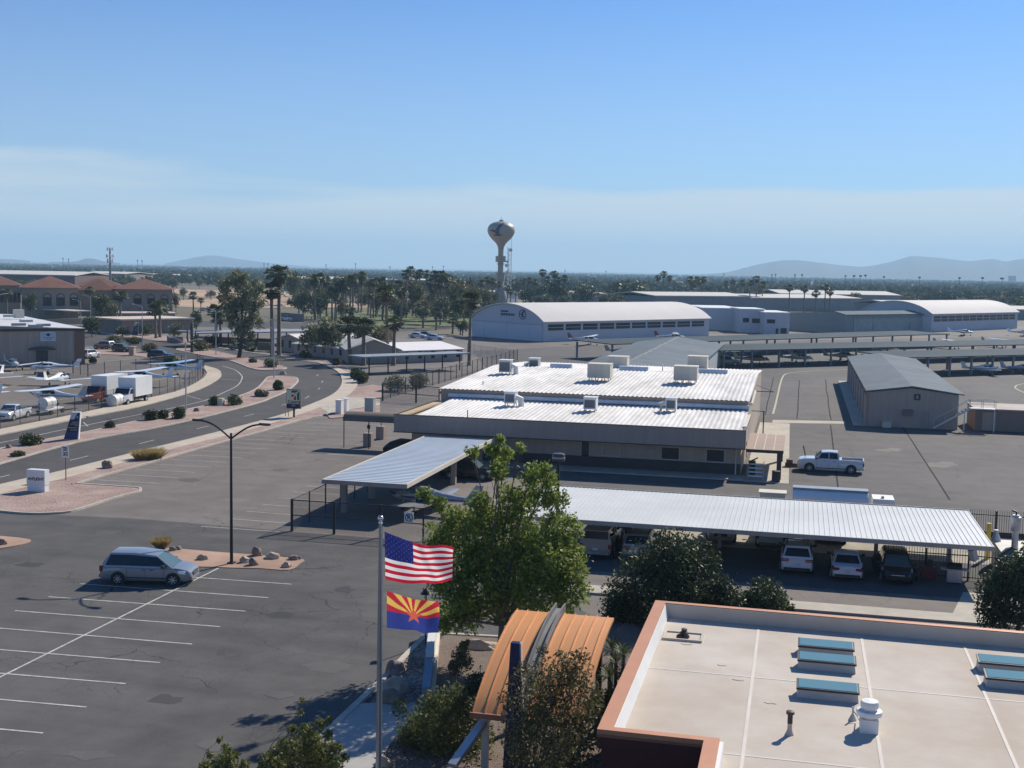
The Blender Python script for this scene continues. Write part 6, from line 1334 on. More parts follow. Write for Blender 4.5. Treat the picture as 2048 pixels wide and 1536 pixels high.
def tank(label, px, L, r, trailer, z0):
    t = thing('fuel_tank' if not trailer else 'tank_trailer', label, 'tank'); mb = MB()
    mb.lathe([(.02, -L / 2 - .12), (r * .7, -L / 2 - .08), (r, -L / 2), (r, L / 2), (r * .7, L / 2 + .08), (.02, L / 2 + .12)], (0, 0, z0 + r), 20, 'x'); tk = part('tank', mb, mat('tank_white', (.66, .65, .62), .5, var=.08), t, 40, world=False)
    mb = MB(); mb.lathe([(r + .015, -.06), (r + .015, .06)], (0, 0, z0 + r), 20, 'x', False); part('tank_band', mb, M_grey, tk, world=False)
    if trailer:
        mb = MB(); mb.box(-L / 2 - .3, L / 2 + 1.2, -.8, .8, z0 - .12, z0 + .06); part('deck', mb, M_whitep, t, world=False)
        for x in (-.6, L / 2 + .9):
            for s_ in (1, -1): mb = MB(); mb.lathe([(.02, s_ * .85 - .1), (.28, s_ * .85 - .09), (.28, s_ * .85 + .09), (.02, s_ * .85 + .1)], (x, 0, .28), 12, 'y'); part('wheel', mb, M_rubber, t, 40, world=False)
    else:
        for x in (-L * .3, L * .3): mb = MB(); mb.box(x - .1, x + .1, -r * .8, r * .8, 0, z0 + .25); part('saddle', mb, M_grey, t, world=False)
    return at(px, fd, t)
tank('white tank trailer with a fat round tank beside the white pickup', (95, 828), 1.9, .68, True, .62)
tank('white cylindrical tank lying on the ground in front of the box truck cab', (231, 813), 1.9, .72, False, .1)

# ------------------------------------------------------------------ mid-distance and far buildings
M_stucco = mat('brown_stucco', (.30, .245, .205), .9, var=.07, scale=.6)
M_terra = mat('terracotta_tile', (.20, .085, .055), .8, var=.14, scale=1.2, stretch=(1, 1, .3))
M_hwhite = mat('hangar_white', (.50, .53, .58), .6, var=.06, scale=.1)
M_arch = mat('arched_roof_sheet', (.64, .60, .56), .8, var=.06, scale=.1)
M_hgrey = mat('hangar_grey', (.24, .275, .285), .7, var=.05, scale=.1)
M_brownw = mat('brown_wall', (.19, .12, .09), .85, var=.08)
def frame(c, az):
    """axes of a building turned by az degrees: ax to the right along its front, ay into its depth"""
    a = math.radians(az); ay = Vector((math.sin(a), math.cos(a))); return Vector(c).to_2d(), Vector((ay.y, -ay.x)), ay
def loc(f, x, y, z): c, ax, ay = f; p = c + ax * x + ay * y; return (p.x, p.y, z)
def fbox(mb, f, x0, x1, y0, y1, z0, z1): return mb.hexa([loc(f, *q, z0) for q in ((x0, y0), (x1, y0), (x1, y1), (x0, y1))], [loc(f, *q, z1) for q in ((x0, y0), (x1, y0), (x1, y1), (x0, y1))])

# brown workshop hangar on the left
c = G(170, 729); f = frame(c, -46.3); h = 6.2; Wd, Dp = 46, 60
t = thing('workshop_hangar', 'tan ribbed hangar with white roof and brown corner on the left', 'hangar', c)
mb = MB(); fbox(mb, f, -Wd, -1.75, 0, Dp, 0, h); part('wall', mb, mat('ribbed_tan_wall', (.33, .285, .25), .8, var=.12, scale=4, stretch=(1.6, 1.6, .05)), t)
mb = MB(); fbox(mb, f, -1.749, 0, -.05, Dp, 0, h); part('corner_panel', mb, M_brownw, t)
mb = MB(); mb.loft([[loc(f, x, y, z) for x, z in ((-Wd, h + 1.9), (.15, h + .01), (.15, h + .14), (-Wd, h + 2.05))] for y in (-.15, Dp)]); part('roof', mb, mat('workshop_roof', (.62, .62, .61), .6, var=.08), t)
mb = MB(); mb.loft([[loc(f, x, y, z) for x, z in ((-Wd, h), (-.2, h), (-Wd, h + 1.88))] for y in (.05, .3)]); part('gable_fill', mb, MATS['ribbed_tan_wall'], t)
mb = MB(); fbox(mb, f, -Wd, .16, -.2, -.151, h - .25, h + .13); part('eave_trim', mb, M_dkbrown, t)
q0, q1 = G(88, 690, 3.4), G(118, 690, 3.4)
xs = -7.4; mb = MB(); fbox(mb, f, xs, xs + 2.6, -.12, -.002, h - 2.0, h - .35); so = part('sign_board', mb, mat('sign_pale_blue', (.45, .53, .62), .6), t)
mb = MB(); c3 = loc(f, xs + 1.3, -.13, h - .9); mb.lathe([(.02, -.01), (.28, -.01), (.28, .01)], (0, 0, 0), 12, 'y', False); mb.xform(Matrix.Translation(c3) @ Matrix.Rotation(math.radians(46.3), 4, 'Z')); part('emblem', mb, MATS['sign_navy'], so)
mb = MB(); fbox(mb, f, xs + .55, xs + 2.05, -.135, -.121, h - .86, h - .80); part('emblem_wing', mb, MATS['sign_navy'], so)
for zz, x0, x1 in ((1.35, .4, 2.2), (1.62, .7, 1.9)):
    mb = MB(); x = xs + x0
    fbox(mb, f, xs + x0, xs + x1, -.135, -.121, h - zz - .09, h - zz + .03); part('lettering', mb, mat('faded_lettering', (.10, .22, .26), .6), so)
mb = MB(); fbox(mb, f, -8.1, -6.2, -.1, -.002, .05, 2.6); part('door', mb, mat('dark_door', (.05, .055, .07), .5), t)
mb = MB(); mb.loft([[loc(f, -7.2 + 2.2 * math.cos(a), -1.2 if k else -.01, 2.75 + .55 * math.sin(a)) for a in [math.pi * i / 8 for i in range(9)]] for k in (0, 1)], True, True); part('door_awning', mb, mat('navy_awning', (.05, .06, .09), .8), t)
for px, z, lb in (((40, 634), h + 1.2, 0), ):
    g = G(39, 634, h + .8); f2 = frame(g, -46.3); mb = MB(); fbox(mb, f2, -.9, .9, 0, 1.5, h + .6, h + 2.2); solo('rooftop_unit', mb, M_beige, 'small air conditioner box on the white roof of the brown hangar', 'air conditioner')
for k, px in enumerate(((53, 641), (88, 649), (20, 631), (72, 651), (38, 648))):
    g = G(*px, h + .45 + .9 * (170 - px[0]) / 170); f2 = frame(g, -46.3); mb = MB(); fbox(mb, f2, -1.1, 1.1, 0, .9, g.z - .3, g.z + .12); part('roof_light', mb, mat('grey_roof_light', (.36, .38, .40), .4), t)

# two storey building with tiled hip roofs
t = thing('office_block', 'two storey brown office with arched windows and terracotta hip roofs', 'building', G(200, 640))
def hip(mb, f, x0, x1, y0, y1, z, h, ov=1.0):
    x0 -= ov; x1 += ov; y0 -= ov; y1 += ov; w, d = x1 - x0, y1 - y0; e = min(w, d) / 2
    A = [loc(f, x0, y0, z), loc(f, x1, y0, z), loc(f, x1, y1, z), loc(f, x0, y1, z)]
    if w >= d: r0, r1 = loc(f, x0 + e, y0 + e, z + h), loc(f, x1 - e, y0 + e, z + h); fs = ([A[0], A[1], r1, r0], [A[1], A[2], r1], [A[2], A[3], r0, r1], [A[3], A[0], r0])
    else: r0, r1 = loc(f, x0 + e, y0 + e, z + h), loc(f, x0 + e, y1 - e, z + h); fs = ([A[0], A[1], r0], [A[1], A[2], r1, r0], [A[2], A[3], r1], [A[3], A[0], r0, r1])
    for q in fs: mb.face(q)
    mb.face(A[::-1])
def arched_window(f, x, z0, z1, w, tp):
    n = 10; mb = MB(); pts = [(x - w / 2, z0), (x + w / 2, z0)] + [(x + w / 2 * math.cos(math.pi * i / n), z1 - w / 2 + w / 2 * math.sin(math.pi * i / n)) for i in range(n + 1)]
    mb.hexa([loc(f, px_, -.13, pz) for px_, pz in pts], [loc(f, px_, -.003, pz) for px_, pz in pts]); o = part('window', mb, M_dkbrown, tp)
    pts = [(x - w * .42, z0 + .1), (x + w * .42, z0 + .1), (x + w * .42, z1 - w * .6), (x - w * .42, z1 - w * .6)]
    mb = MB(); mb.hexa([loc(f, px_, -.16, pz) for px_, pz in pts], [loc(f, px_, -.132, pz) for px_, pz in pts]); part('pane', mb, M_cgl, o)
    n = 8; pts = [(x + w * .40 * math.cos(math.pi * i / n), z1 - w * .52 + w * .40 * math.sin(math.pi * i / n)) for i in range(n + 1)]
    mb = MB(); mb.hexa([loc(f, px_, -.16, pz) for px_, pz in pts], [loc(f, px_, -.132, pz) for px_, pz in pts]); part('fanlight_panel', mb, M_stucco, o)
blocks = (((44, 636), (158, 638.1), 573, 561, 22), ((232, 631), (346, 633), 576, 562, 20), ((-60, 628), (42, 629.9), 568, 553, 22), ((152, 618), (246, 619.7), 570, 557, 22), ((158.5, 630), (231.5, 631.3), 578, 574, 10))
for i, (l, r, ve, va, dp) in enumerate(blocks):
    a, b = G(*l), G(*r); az = math.degrees(math.atan2((b + a).x, (b + a).y)); f = frame(a, az); w = (b - a).length * math.cos(math.radians(math.degrees(math.atan2((b - a).x, (b - a).y)) - 90 - az)); he = height(*l, l[0], ve + 2)
    mb = MB(); fbox(mb, f, 0, w, 0, dp, 0, he); part('wall', mb, M_stucco, t)
    mb = MB(); hip(mb, f, 0, w, 0, dp, he + .02, 3.6); part('roof', mb, M_terra, t)
    if i < 2:
        for k in range(3): arched_window(f, w * (.45 + .235 * k) if i == 0 else w * (.38 + .24 * k), 3.9, he - 1.6, 2.6, t)
        for k in range(3): mb = MB(); fbox(mb, f, w * (.45 + .235 * k) - 1, w * (.45 + .235 * k) + 1, -.08, -.003, .8, 3.0); part('lower_panel', mb, mat('stucco_inset', (.25, .205, .17), .9), t)
    if i == 2:
        for k in range(6): arched_window(f, w * (.55 + .085 * k), 3.9, he - 1.8, 1.1, t)
mb = MB(); a, b = G(100, 636), G(165, 640); mb.obox(a.lerp(b, .5), (b - a).normalized().to_2d(), Vector((-(b - a).y, (b - a).x)).normalized(), (b - a).length / 2, 3, 2.6, 2.9)
K = solo('parking_canopy', mb, M_cream, 'flat cream parking canopy in front of the arched window building', 'canopy')
a, b = G(92, 650), G(232, 646); mb = MB(); mb.beam(a + Vector((0, 0, .8)), b + Vector((0, 0, .8)), .3, 1.7); solo('garden_wall', mb, M_stucco, 'long low brown wall before the arched window building', 'wall')

# flat roofed low house, small houses in the middle
def flat_house(l, r, vt, dp, wm, rm, label, name='low_house', az=None, ov=.6, nw=3):
    a, b = G(*l), G(*r); z = (b - a); az = math.degrees(math.atan2(z.x, z.y)) - 90; f = frame(a, az); w = z.length; h = height(*l, l[0], vt)
    t = thing(name, label, 'building', a.lerp(b, .5)); mb = MB(); fbox(mb, f, 0, w, 0, dp, 0, h); part('wall', mb, wm, t)
    mb = MB(); fbox(mb, f, -ov, w + ov, -ov, dp + ov, h + .002, h + .35); part('roof', mb, rm, t)
    for k in range(nw): x = w * (k + .7) / (nw + .4); mb = MB(); fbox(mb, f, x, x + 1.1, -.06, -.003, .9, 2.1); part('window', mb, M_cgl, t)
    return t, f, w, h
flat_house((245, 669), (384, 665), 641, 14, mat('dusky_stucco', (.24, .19, .165), .9), mat('cream_flat_roof', (.62, .52, .42), .8), 'low brown house with a flat pale roof beside the blue pylon sign')
flat_house((232, 640), (350, 640), 628, 12, M_stucco, mat('pink_flat_roof', (.55, .42, .36), .8), 'second flat pale roof just behind the low brown house', nw=0)
def gable_house(l, r, vt, va, dp, wm, rm, label, azoff=0, nw=3):
    a, b = G(*l), G(*r); z = (b - a); az = math.degrees(math.atan2(z.x, z.y)) - 90; f = frame(a, az); w = z.length; h = height(*l, l[0], vt); ha = h + 1.5 if va is None else height(*l, l[0], va)
    t = thing('low_house', label, 'building', a.lerp(b, .5)); mb = MB(); mb.loft([[loc(f, x, y, q) for x, q in ((0, 0), (0, h), (w / 2, ha), (w, h), (w, 0))] for y in (0, dp)]); part('wall', mb, wm, t)
    mb = MB()
    for x0, z0, x1, z1 in ((-.4, h - .1, w / 2, ha + .03), (w / 2, ha + .03, w + .4, h - .1)): mb.hexa([loc(f, *q, zz) for q, zz in (((x0, -.4), z0), ((x1, -.4), z1), ((x1, dp + .4), z1), ((x0, dp + .4), z0))], [loc(f, *q, zz + .15) for q, zz in (((x0, -.4), z0), ((x1, -.4), z1), ((x1, dp + .4), z1), ((x0, dp + .4), z0))])
    part('roof', mb, rm, t)
    for k in range(nw): x = w * (k + .8) / (nw + .6); mb = MB(); fbox(mb, f, x - .3, x + .3, -.06, -.003, .9, 2.4); part('window', mb, M_cgl, t)
    return t
M_pale = mat('pale_house_wall', (.42, .36, .31), .9, var=.06)
gable_house((553, 702), (607, 706), 678, 668, 22, M_pale, M_dirtywhite, 'small pale house with gable end and dark windows behind the thin palms', nw=3)
# long pale house: long eave side faces the street
def long_house(l, r, vt, dp, label, rise=1.3, nw=6, rm=None):
    a, b = G(*l), G(*r); z = b - a; az = math.degrees(math.atan2(z.x, z.y)) - 90; f = frame(a, az); w = z.length; h = height(*l, l[0], vt)
    t = thing('low_house', label, 'building', a.lerp(b, .5)); mb = MB(); mb.loft([[loc(f, x, y, q) for y, q in ((0, 0), (0, h), (dp / 2, h + rise), (dp, h), (dp, 0))] for x in (0, w)]); part('wall', mb, M_pale, t)
    mb = MB()
    for y0, z0, y1, z1 in ((-.5, h - .1, dp / 2, h + rise + .02), (dp / 2, h + rise + .02, dp + .5, h - .1)): mb.hexa([loc(f, x, y, q) for x, y, q in ((-.3, y0, z0), (w + .3, y0, z0), (w + .3, y1, z1), (-.3, y1, z1))], [loc(f, x, y, q + .16) for x, y, q in ((-.3, y0, z0), (w + .3, y0, z0), (w + .3, y1, z1), (-.3, y1, z1))])
    part('roof', mb, rm or M_dirtywhite, t)
    for k in range(nw): x = w * (k + .6) / nw; mb = MB(); fbox(mb, f, x - .35, x + .35, -.07, -.003, .8, 2.2); part('window', mb, M_cgl, t)
    return t
long_house((588, 708), (706, 722), 687, 13, 'long pale house with a light metal roof facing the street bend', nw=7, rm=mat('light_teal_roof', (.45, .50, .49), .6, var=.1))
long_house((798, 727), (925, 722), 702, 16, 'low pale building with a plain flat white roof right of the palms', .9, 5, mat('plain_white_roof', (.76, .73, .72), .7, var=.05))
gable_house((695, 727), (800, 727), 700, 680, 12, M_pale, mat('grey_gable_roof', (.55, .53, .5), .7), 'pale gable ended wing between the palm trunks', nw=0)
a = GY(0, 0, 1); 
K = thing('shade_canopy', 'thin grey parking shade on slim posts in front of the pale houses', 'canopy', G(830, 727)); p0, p1 = G(728, 716, 2.9), G(942, 708, 2.9)
d = (p1 - p0).normalized(); k = Vector((-d.y, d.x, 0)); mb = MB(); mb.hexa([p0, p1, p1 + k * 5, p0 + k * 5], [q + Vector((0, 0, .2)) for q in (p0, p1, p1 + k * 5, p0 + k * 5)]); part('roof', mb, mat('blue_grey_canopy', (.26, .30, .33), .7), K)
for i in range(6): q = p0.lerp(p1, .08 + i * .17) + k * 1.2; mb = MB(); mb.tube([(q.x, q.y, 0), (q.x, q.y, 2.89)], .12, 6); part('post', mb, M_black, K)
K = thing('shade_canopy', 'long dark covered parking row behind the leaning tree', 'canopy', G(560, 680)); p0, p1 = G(385, 668, 3), G(650, 664, 3)
d = (p1 - p0).normalized(); k = Vector((-d.y, d.x, 0)); mb = MB(); mb.hexa([p0, p1, p1 + k * 10, p0 + k * 10], [q + Vector((0, 0, .25)) for q in (p0, p1, p1 + k * 10, p0 + k * 10)]); part('roof', mb, mat('mid_grey_canopy', (.30, .31, .33), .7), K)
for i in range(9): q = p0.lerp(p1, .05 + i * .11) + k * 1; mb = MB(); mb.tube([(q.x, q.y, 0), (q.x, q.y, 2.99)], .15, 6); part('post', mb, M_black, K)
mb = MB(); p0, p1 = G(385, 684), G(545, 690); mb.beam(p0 + Vector((0, 0, .7)), p1 + Vector((0, 0, .7)), .3, 1.4); solo('boundary_wall', mb, M_brownw, 'long dark brown boundary wall beneath the covered parking row', 'wall')
mb = MB(); p0, p1 = G(562, 641), G(606, 644); mb.beam(p0 + Vector((0, 0, 1.3)), p1 + Vector((0, 0, 1.3)), .8, 2.6); solo('block_wall', mb, mat('mauve_wall', (.24, .20, .19), .9), 'mauve grey block wall behind the white pickup on the cross road', 'wall')
g = G(525, 703); mb = MB(); mb.box(g.x - 1.2, g.x + 1.6, g.y, g.y + .6, .2, 1.9); solo('notice_board', mb, mat('olive_board', (.16, .15, .11), .8), 'squat olive notice board near the leaning tree', 'notice board')
g = G(350, 686); mb = MB(); mb.box(g.x - 2, g.x + 2, g.y, g.y + .7, .1, 1.5); solo('monument_wall', mb, M_stucco, 'short tan monument wall left of the cactus bed', 'monument')
g = G(265, 711); mb = MB(); mb.box(g.x - .55, g.x + .5, g.y - .4, g.y + .4, 0, 1.6); mb.box(g.x - .65, g.x + .6, g.y - .5, g.y + .5, 1.601, 1.75); solo('gatepost', mb, mat('tan_block', (.50, .38, .29), .9, var=.12, scale=4), 'small tan masonry gatepost beside the dark suv', 'gatepost')
g = G(442, 812); mb = MB(); mb.box(g.x - .35, g.x + .35, g.y - .3, g.y + .3, .1, 1.0); solo('utility_pedestal', mb, M_cream, 'small cream utility pedestal in the median between shrubs', 'utility box')

# white arched hangar -----------------------------------------------
def arched_hangar(corner, az, w, L, he, ha, label, n=10, wm=M_hwhite, rm=M_arch, windows=10, doors=6):
    c = Vector(corner); f = frame(c, az); t = thing('arched_hangar', label, 'hangar', c)   # corner = front right; x runs to -w
    A = lambda r, x: he + (ha - he) * max(0, 1 - ((x + w / 2) / (w / 2)) ** 2) ** .75 + r
    xs = [-w + w * i / 24 for i in range(25)]
    mb = MB(); mb.loft([[loc(f, x, y, z) for x, z in [(-w, 0)] + [(x, A(0, x)) for x in xs] + [(0, 0)]] for y in (0, L)]); part('wall', mb, wm, t)
    mb = MB(); mb.loft([[loc(f, x * 1.0 + (-.5 if i == 0 else .5 if i == 24 else 0), y, A(.06, x)) for i, x in enumerate(xs)] + [loc(f, x + (-.5 if i == 0 else .5 if i == 24 else 0), y, A(.35, x)) for i, x in reversed(list(enumerate(xs)))] for y in (-.5, L + .5)]); part('roof', mb, rm, t, 40)
    mb = MB(); fbox(mb, f, -w + .2, -.2, -.25, -.003, he - .55, he - .35); part('door_rail', mb, mat('blue_grey_rail', (.38, .42, .48), .6), t)
    for k in range(doors): mb = MB(); fbox(mb, f, -w * (k + 1) / doors * .96 - .5, -w * k / doors * .96 - .55, -.16 - .06 * (k % 2), -.003, .1, he - .56); part('door_leaf', mb, mat('door_white', (.56, .60, .66), .6, var=.03, scale=.1), t)
    for k in range(windows):
        y0 = 1.5 + (L - 3) * k / windows; y1 = 1.5 + (L - 3) * (k + .86) / windows
        mb = MB(); mb.hexa([loc(f, x, y, he * .60) for x, y in ((.003, y0), (.08, y0), (.08, y1), (.003, y1))], [loc(f, x, y, he * .92) for x, y in ((.003, y0), (.08, y0), (.08, y1), (.003, y1))]); o = part('window', mb, M_glass, t)
        mb = MB()
        mb.hexa([loc(f, x, y, he * .75) for x, y in ((.081, y0), (.13, y0), (.13, y1), (.081, y1))], [loc(f, x, y, he * .775) for x, y in ((.081, y0), (.13, y0), (.13, y1), (.081, y1))]); part('glazing_bar', mb, wm, o)
    return t, f
B_ = G(1087, 684); t, f = arched_hangar(B_, 34, 27.5, 66, 4.7, 9.0, 'large white hangar with arched roof and a bird emblem on its front')
mb = MB(); fbox(mb, f, -16.2, -10.6, -.14, -.003, 6.0, 6.85); so = part('name_board', mb, mat('board_white', (.5, .55, .62), .6), t)
c, ax, ay = f; r3 = Vector((ax.x, ax.y, 0))
part('lettering', text_mb('HANGAR', 1.15, Vector(loc(f, -13.4, -.16, 6.42)), r3, (0, 0, 1), bold=.03), MATS['sign_navy'], so) if False else None
mb = MB(); x = -16.0
while x < -11: e = x + rnd.uniform(.5, .95); fbox(mb, f, x, min(e, -10.8), -.16, -.141, 6.1, 6.7); x = e + .14
part('lettering', mb, mat('dark_blue_print', (.02, .035, .08), .6), so)
mb = MB(); fbox(mb, f, -16.0, -14.9, -.15, -.003, 7.0, 7.4); fbox(mb, f, -14.7, -13.3, -.15, -.003, 7.0, 7.4); part('lettering', mb, MATS['dark_blue_print'], so)
def bird(c, r, u, size, m, parent, nm='bird_emblem', bulge=None):
    P = [(-.55, .02), (-.40, .12), (-.22, .06), (-.14, .10), (.02, .34), (.20, .52), (.46, .62), (.50, .54), (.34, .40), (.20, .18), (.12, .02), (.16, -.12), (.10, -.24), (.34, -.22), (.30, -.34), (.05, -.36), (-.28, -.33), (-.24, -.25), (-.06, -.24), (-.16, -.10), (-.34, -.03)]
    r, u = Vector(r).normalized(), Vector(u).normalized(); n = r.cross(u); mb = MB()
    pts = [Vector(c) + r * (x * size) + u * (y * size) for x, y in P]
    if bulge: V = [mb.bm.verts.new(q) for q in pts]
    if bulge:
        for tri in tessellate_polygon([[Vector((x, y, 0)) for x, y in P]]): mb.bm.faces.new([V[i] for i in tri])
        for _ in range(3): bmesh.ops.subdivide_edges(mb.bm, edges=mb.bm.edges[:], cuts=1, use_grid_fill=True)
        bmesh.ops.triangulate(mb.bm, faces=mb.bm.faces[:])
        for v in mb.bm.verts: v.co = bulge(v.co)
    else: mb.hexa([q + n * .0 for q in pts], [q + n * .04 for q in pts])
    part(nm, mb, m, parent)
cc_ = Vector(loc(f, -7.8, -.1, 6.6)); bird(cc_, r3, (0, 0, 1), 2.0, MATS['dark_blue_print'], t)
mb = MB(); mb.lathe([(1.28, -.03), (1.28, .03), (1.12, .03), (1.12, -.03)], (0, 0, 0), 28, 'y', False); mb.xform(Matrix.Translation(cc_) @ Matrix.Rotation(math.radians(-34), 4, 'Z')); part('emblem_ring', mb, MATS['dark_blue_print'], t)
arched_hangar(G(1862, 664), 34, 26, 62, 5.6, 9.6, 'second white arched hangar behind the big grey hangar on the right', doors=4, windows=12)
g = G(1500, 668); t = thing('white_annex', 'white modern annex with dark strip windows beside the arched hangar', 'building', g)
for (u0, u1, vb, vt, dp, wins) in ((1404, 1480, 660, 617, 30, ()), (1479, 1527, 665, 619, 16, ((1485, 1497, 636, 645), (1503, 1526, 637, 646))), (1527.5, 1578, 668, 626, 20, ((1533, 1549, 639, 647), (1551, 1556, 657, 668), (1561, 1573, 656, 668)))):
    a, b = G(u0, vb), G(u1, vb + .018 * (u1 - u0)); f = frame(a, math.degrees(math.atan2((b - a).x, (b - a).y)) - 90); w = (b - a).length; h = height(u0, vb, u0, vt); q = pxm(a)
    mb = MB(); fbox(mb, f, 0, w, 0, dp, 0, h); part('wall', mb, M_hwhite, t)
    mb = MB(); fbox(mb, f, -.25, w + .25, -.25, dp + .25, h + .002, h + .3); part('roof', mb, M_whitep, t)
    for x0, x1, v0, v1 in wins: mb = MB(); fbox(mb, f, (x0 - u0) / q, (x1 - u0) / q, -.1, -.003, max(.05, (vb - v1 + .5) / q), (vb - v0 + .5) / q); part('window', mb, M_glass, t)
g = G(1690, 667); f = frame(g, 40); h = height(1690, 667, 1690, 631)
t = thing('grey_hangar', 'large plain grey green hangar with shallow roof on the right', 'hangar', g)
mb = MB(); mb.loft([[loc(f, x, y, z) for x, z in ((-26, 0), (-26, h - .2), (-4, h + .9), (0, h), (0, 0))] for y in (0, 44)]); part('wall', mb, M_hgrey, t)
mb = MB(); mb.loft([[loc(f, x, y, z) for x, z in ((-26.5, h - .1), (-4, h + 1.0), (.5, h + .05), (.5, h + .3), (-4, h + 1.25), (-26.5, h + .1))] for y in (-.6, 44.5)]); part('roof', mb, mat('teal_grey_roof', (.15, .185, .20), .85, spec=.1), t)
for k in range(4): mb = MB(); mb.hexa([loc(f, x, y, .1) for x, y in ((.003, 4 + k * 9.6), (.15 + .06 * (k % 2), 4 + k * 9.6), (.15 + .06 * (k % 2), 13.4 + k * 9.6), (.003, 13.4 + k * 9.6))], [loc(f, x, y, h - 1) for x, y in ((.003, 4 + k * 9.6), (.15 + .06 * (k % 2), 4 + k * 9.6), (.15 + .06 * (k % 2), 13.4 + k * 9.6), (.003, 13.4 + k * 9.6))]); part('door_leaf', mb, mat('grey_green_door', (.31, .355, .36), .7), t)
# plain long sheds: (left foot, right foot, eave row, depth, wall, roof)
M_fargrey, M_farwhite, M_fartan, M_fardk = mat('far_grey_wall', (.26, .26, .28), .9, var=.05), mat('far_white_roof', (.58, .55, .50), .85, var=.05), mat('far_tan_wall', (.33, .26, .21), .9, var=.05), mat('far_dark_wall', (.12, .085, .08), .9, var=.05)
sheds = [((1310, 622), (1500, 622), 593, 40, M_fargrey, M_farwhite, 'long grey shed with white roof beyond the arched hangar'),
         ((1500, 622), (1720, 622), 597, 40, M_fargrey, M_farwhite, 'wide grey hangar with pale roof behind the thin palms'),
         ((1560, 608), (1800, 612), 588, 55, M_fargrey, M_farwhite, 'tall far hangar with white roof, highest on the right'),
         ((1785, 636), (1890, 636), 608, 26, M_fargrey, mat('far_grey_roof', (.42, .42, .43), .7), 'grey roofed shed with three roof vents behind the second arched hangar'),
         ((1900, 640), (2100, 640), 620, 30, M_hgrey, M_farwhite, 'grey hangar with bright roof at the far right edge'),
         ((1130, 604), (1210, 604), 588, 30, M_fargrey, M_farwhite, 'pale shed peeking through the dark tree crowns'),
         ((-60, 576), (150, 580), 548, 60, M_fardk, M_farwhite, 'long dark warehouse behind the terracotta roofs'),
         ((165, 570), (250, 572), 547, 40, M_fartan, M_farwhite, 'tan warehouse beside the cell tower'),
         ((294, 562), (322, 562), 549, 20, M_farwhite, M_farwhite, 'small white commercial block left of the dark billboard'),
         ((345, 562), (385, 562), 551, 24, M_fargrey, M_farwhite, 'small pale commercial block right of the dark billboard'),
         ((590, 582), (700, 583), 558, 40, M_fartan, M_farwhite, 'wide tan building with a white roof edge above the sand field'),
         ((768, 574), (795, 574), 560, 30, M_fartan, M_farwhite, 'far building with white roof between palm crowns, left'),
         ((836, 574), (868, 574), 561, 30, M_fartan, M_farwhite, 'far building with white roof between palm crowns, middle'),
         ((918, 576), (945, 576), 562, 30, M_fartan, M_farwhite, 'far building with white roof left of the water tower'),
         ((932, 604), (992, 606), 585, 24, M_hwhite, M_farwhite, 'low white building at the foot of the water tower'),
         ((1010, 604), (1030, 604), 586, 24, M_hwhite, M_farwhite, 'low white building just right of the water tower foot'),
         ((1925, 594), (1965, 594), 585, 14, M_fartan, M_farwhite, 'far house with white roof in the right hand trees'),
         ((2010, 590), (2024, 590), 582, 12, M_fartan, M_farwhite, 'tiny far house with white roof near the right edge'),
         ((1820, 596), (1850, 596), 588, 18, M_fargrey, M_farwhite, 'far shed roof right of the tall far hangar')]
for l, r, vt, dp, wm, rm, lb in sheds:
    a, b = G(*l), G(*r); z = b - a; f = frame(a, math.degrees(math.atan2(z.x, z.y)) - 90); w = z.length; h = height(*l, l[0], vt); t = thing('warehouse' if w > 30 else 'commercial_building', lb, 'building', a.lerp(b, .5))
    mb = MB(); fbox(mb, f, 0, w, 0, dp, 0, h); part('wall', mb, wm, t)
    mb = MB(); mb.loft([[loc(f, x, y, q) for y, q in ((-.6, h + .02), (dp / 2, h + dp * .035), (dp + .6, h + .02), (dp + .6, h + .5), (dp / 2, h + .5 + dp * .035), (-.6, h + .5))] for x in (-.6, w + .6)]); part('roof', mb, rm, t)
    if w > 60:
        for k in range(4): mb = MB(); fbox(mb, f, w * (k + .2) / 4, w * (k + .8) / 4, -.1, -.003, .1, h * .7); part('door_leaf', mb, M_hgrey if wm is M_fargrey else M_fardk, t)
g = G(333, 562); t = thing('billboard', 'dark billboard on posts far behind the left trees', 'billboard', g); h = height(333, 562, 333, 547); w = 11 / pxm(g)
mb = MB(); mb.box(g.x - w, g.x + w, g.y, g.y + .5, h * .5, h); part('panel', mb, M_fardk, t); mb = MB(); mb.box(g.x - .3, g.x + .3, g.y + .51, g.y + 1, 0, h * .9); part('post', mb, M_black, t)
# water tower -------------------------------------------------------
wb = G(1000, 607); s = 1 / pxm(wb)
hz = lambda v: height(1000, 607, 998, v)
t = thing('water_tower', 'tan bulb shaped water tower with a dark bird emblem', 'water tower', wb)
M_wt = mat('tower_tan', (.36, .315, .265), .45, var=.04, scale=.05, spec=.4)
px2 = lambda p: p * s
mb = MB(); mb.lathe([(px2(17), 0), (px2(16), hz(600)), (px2(10), hz(580)), (px2(6.5), hz(562)), (px2(5.6), hz(545))], wb, 20); part('base_cone', mb, M_wt, t, 40)
mb = MB(); mb.lathe([(px2(5.6), hz(545)), (px2(5.4), hz(500)), (px2(6.2), hz(494)), (px2(9), hz(488)), (px2(12), hz(484.5))], wb, 20, cap=False); part('stem', mb, M_wt, t, 40)
bulb = [(px2(r), hz(v)) for r, v in ((12, 484.5), (17, 480), (23, 473), (26.6, 466), (27.6, 461), (26.6, 455), (23.5, 450), (18, 446), (10, 443.4), (4, 442.6), (.3, 442.4))]
mb = MB(); mb.lathe(bulb, wb, 32, cap=False); tk = part('tank', mb, M_wt, t, 60)
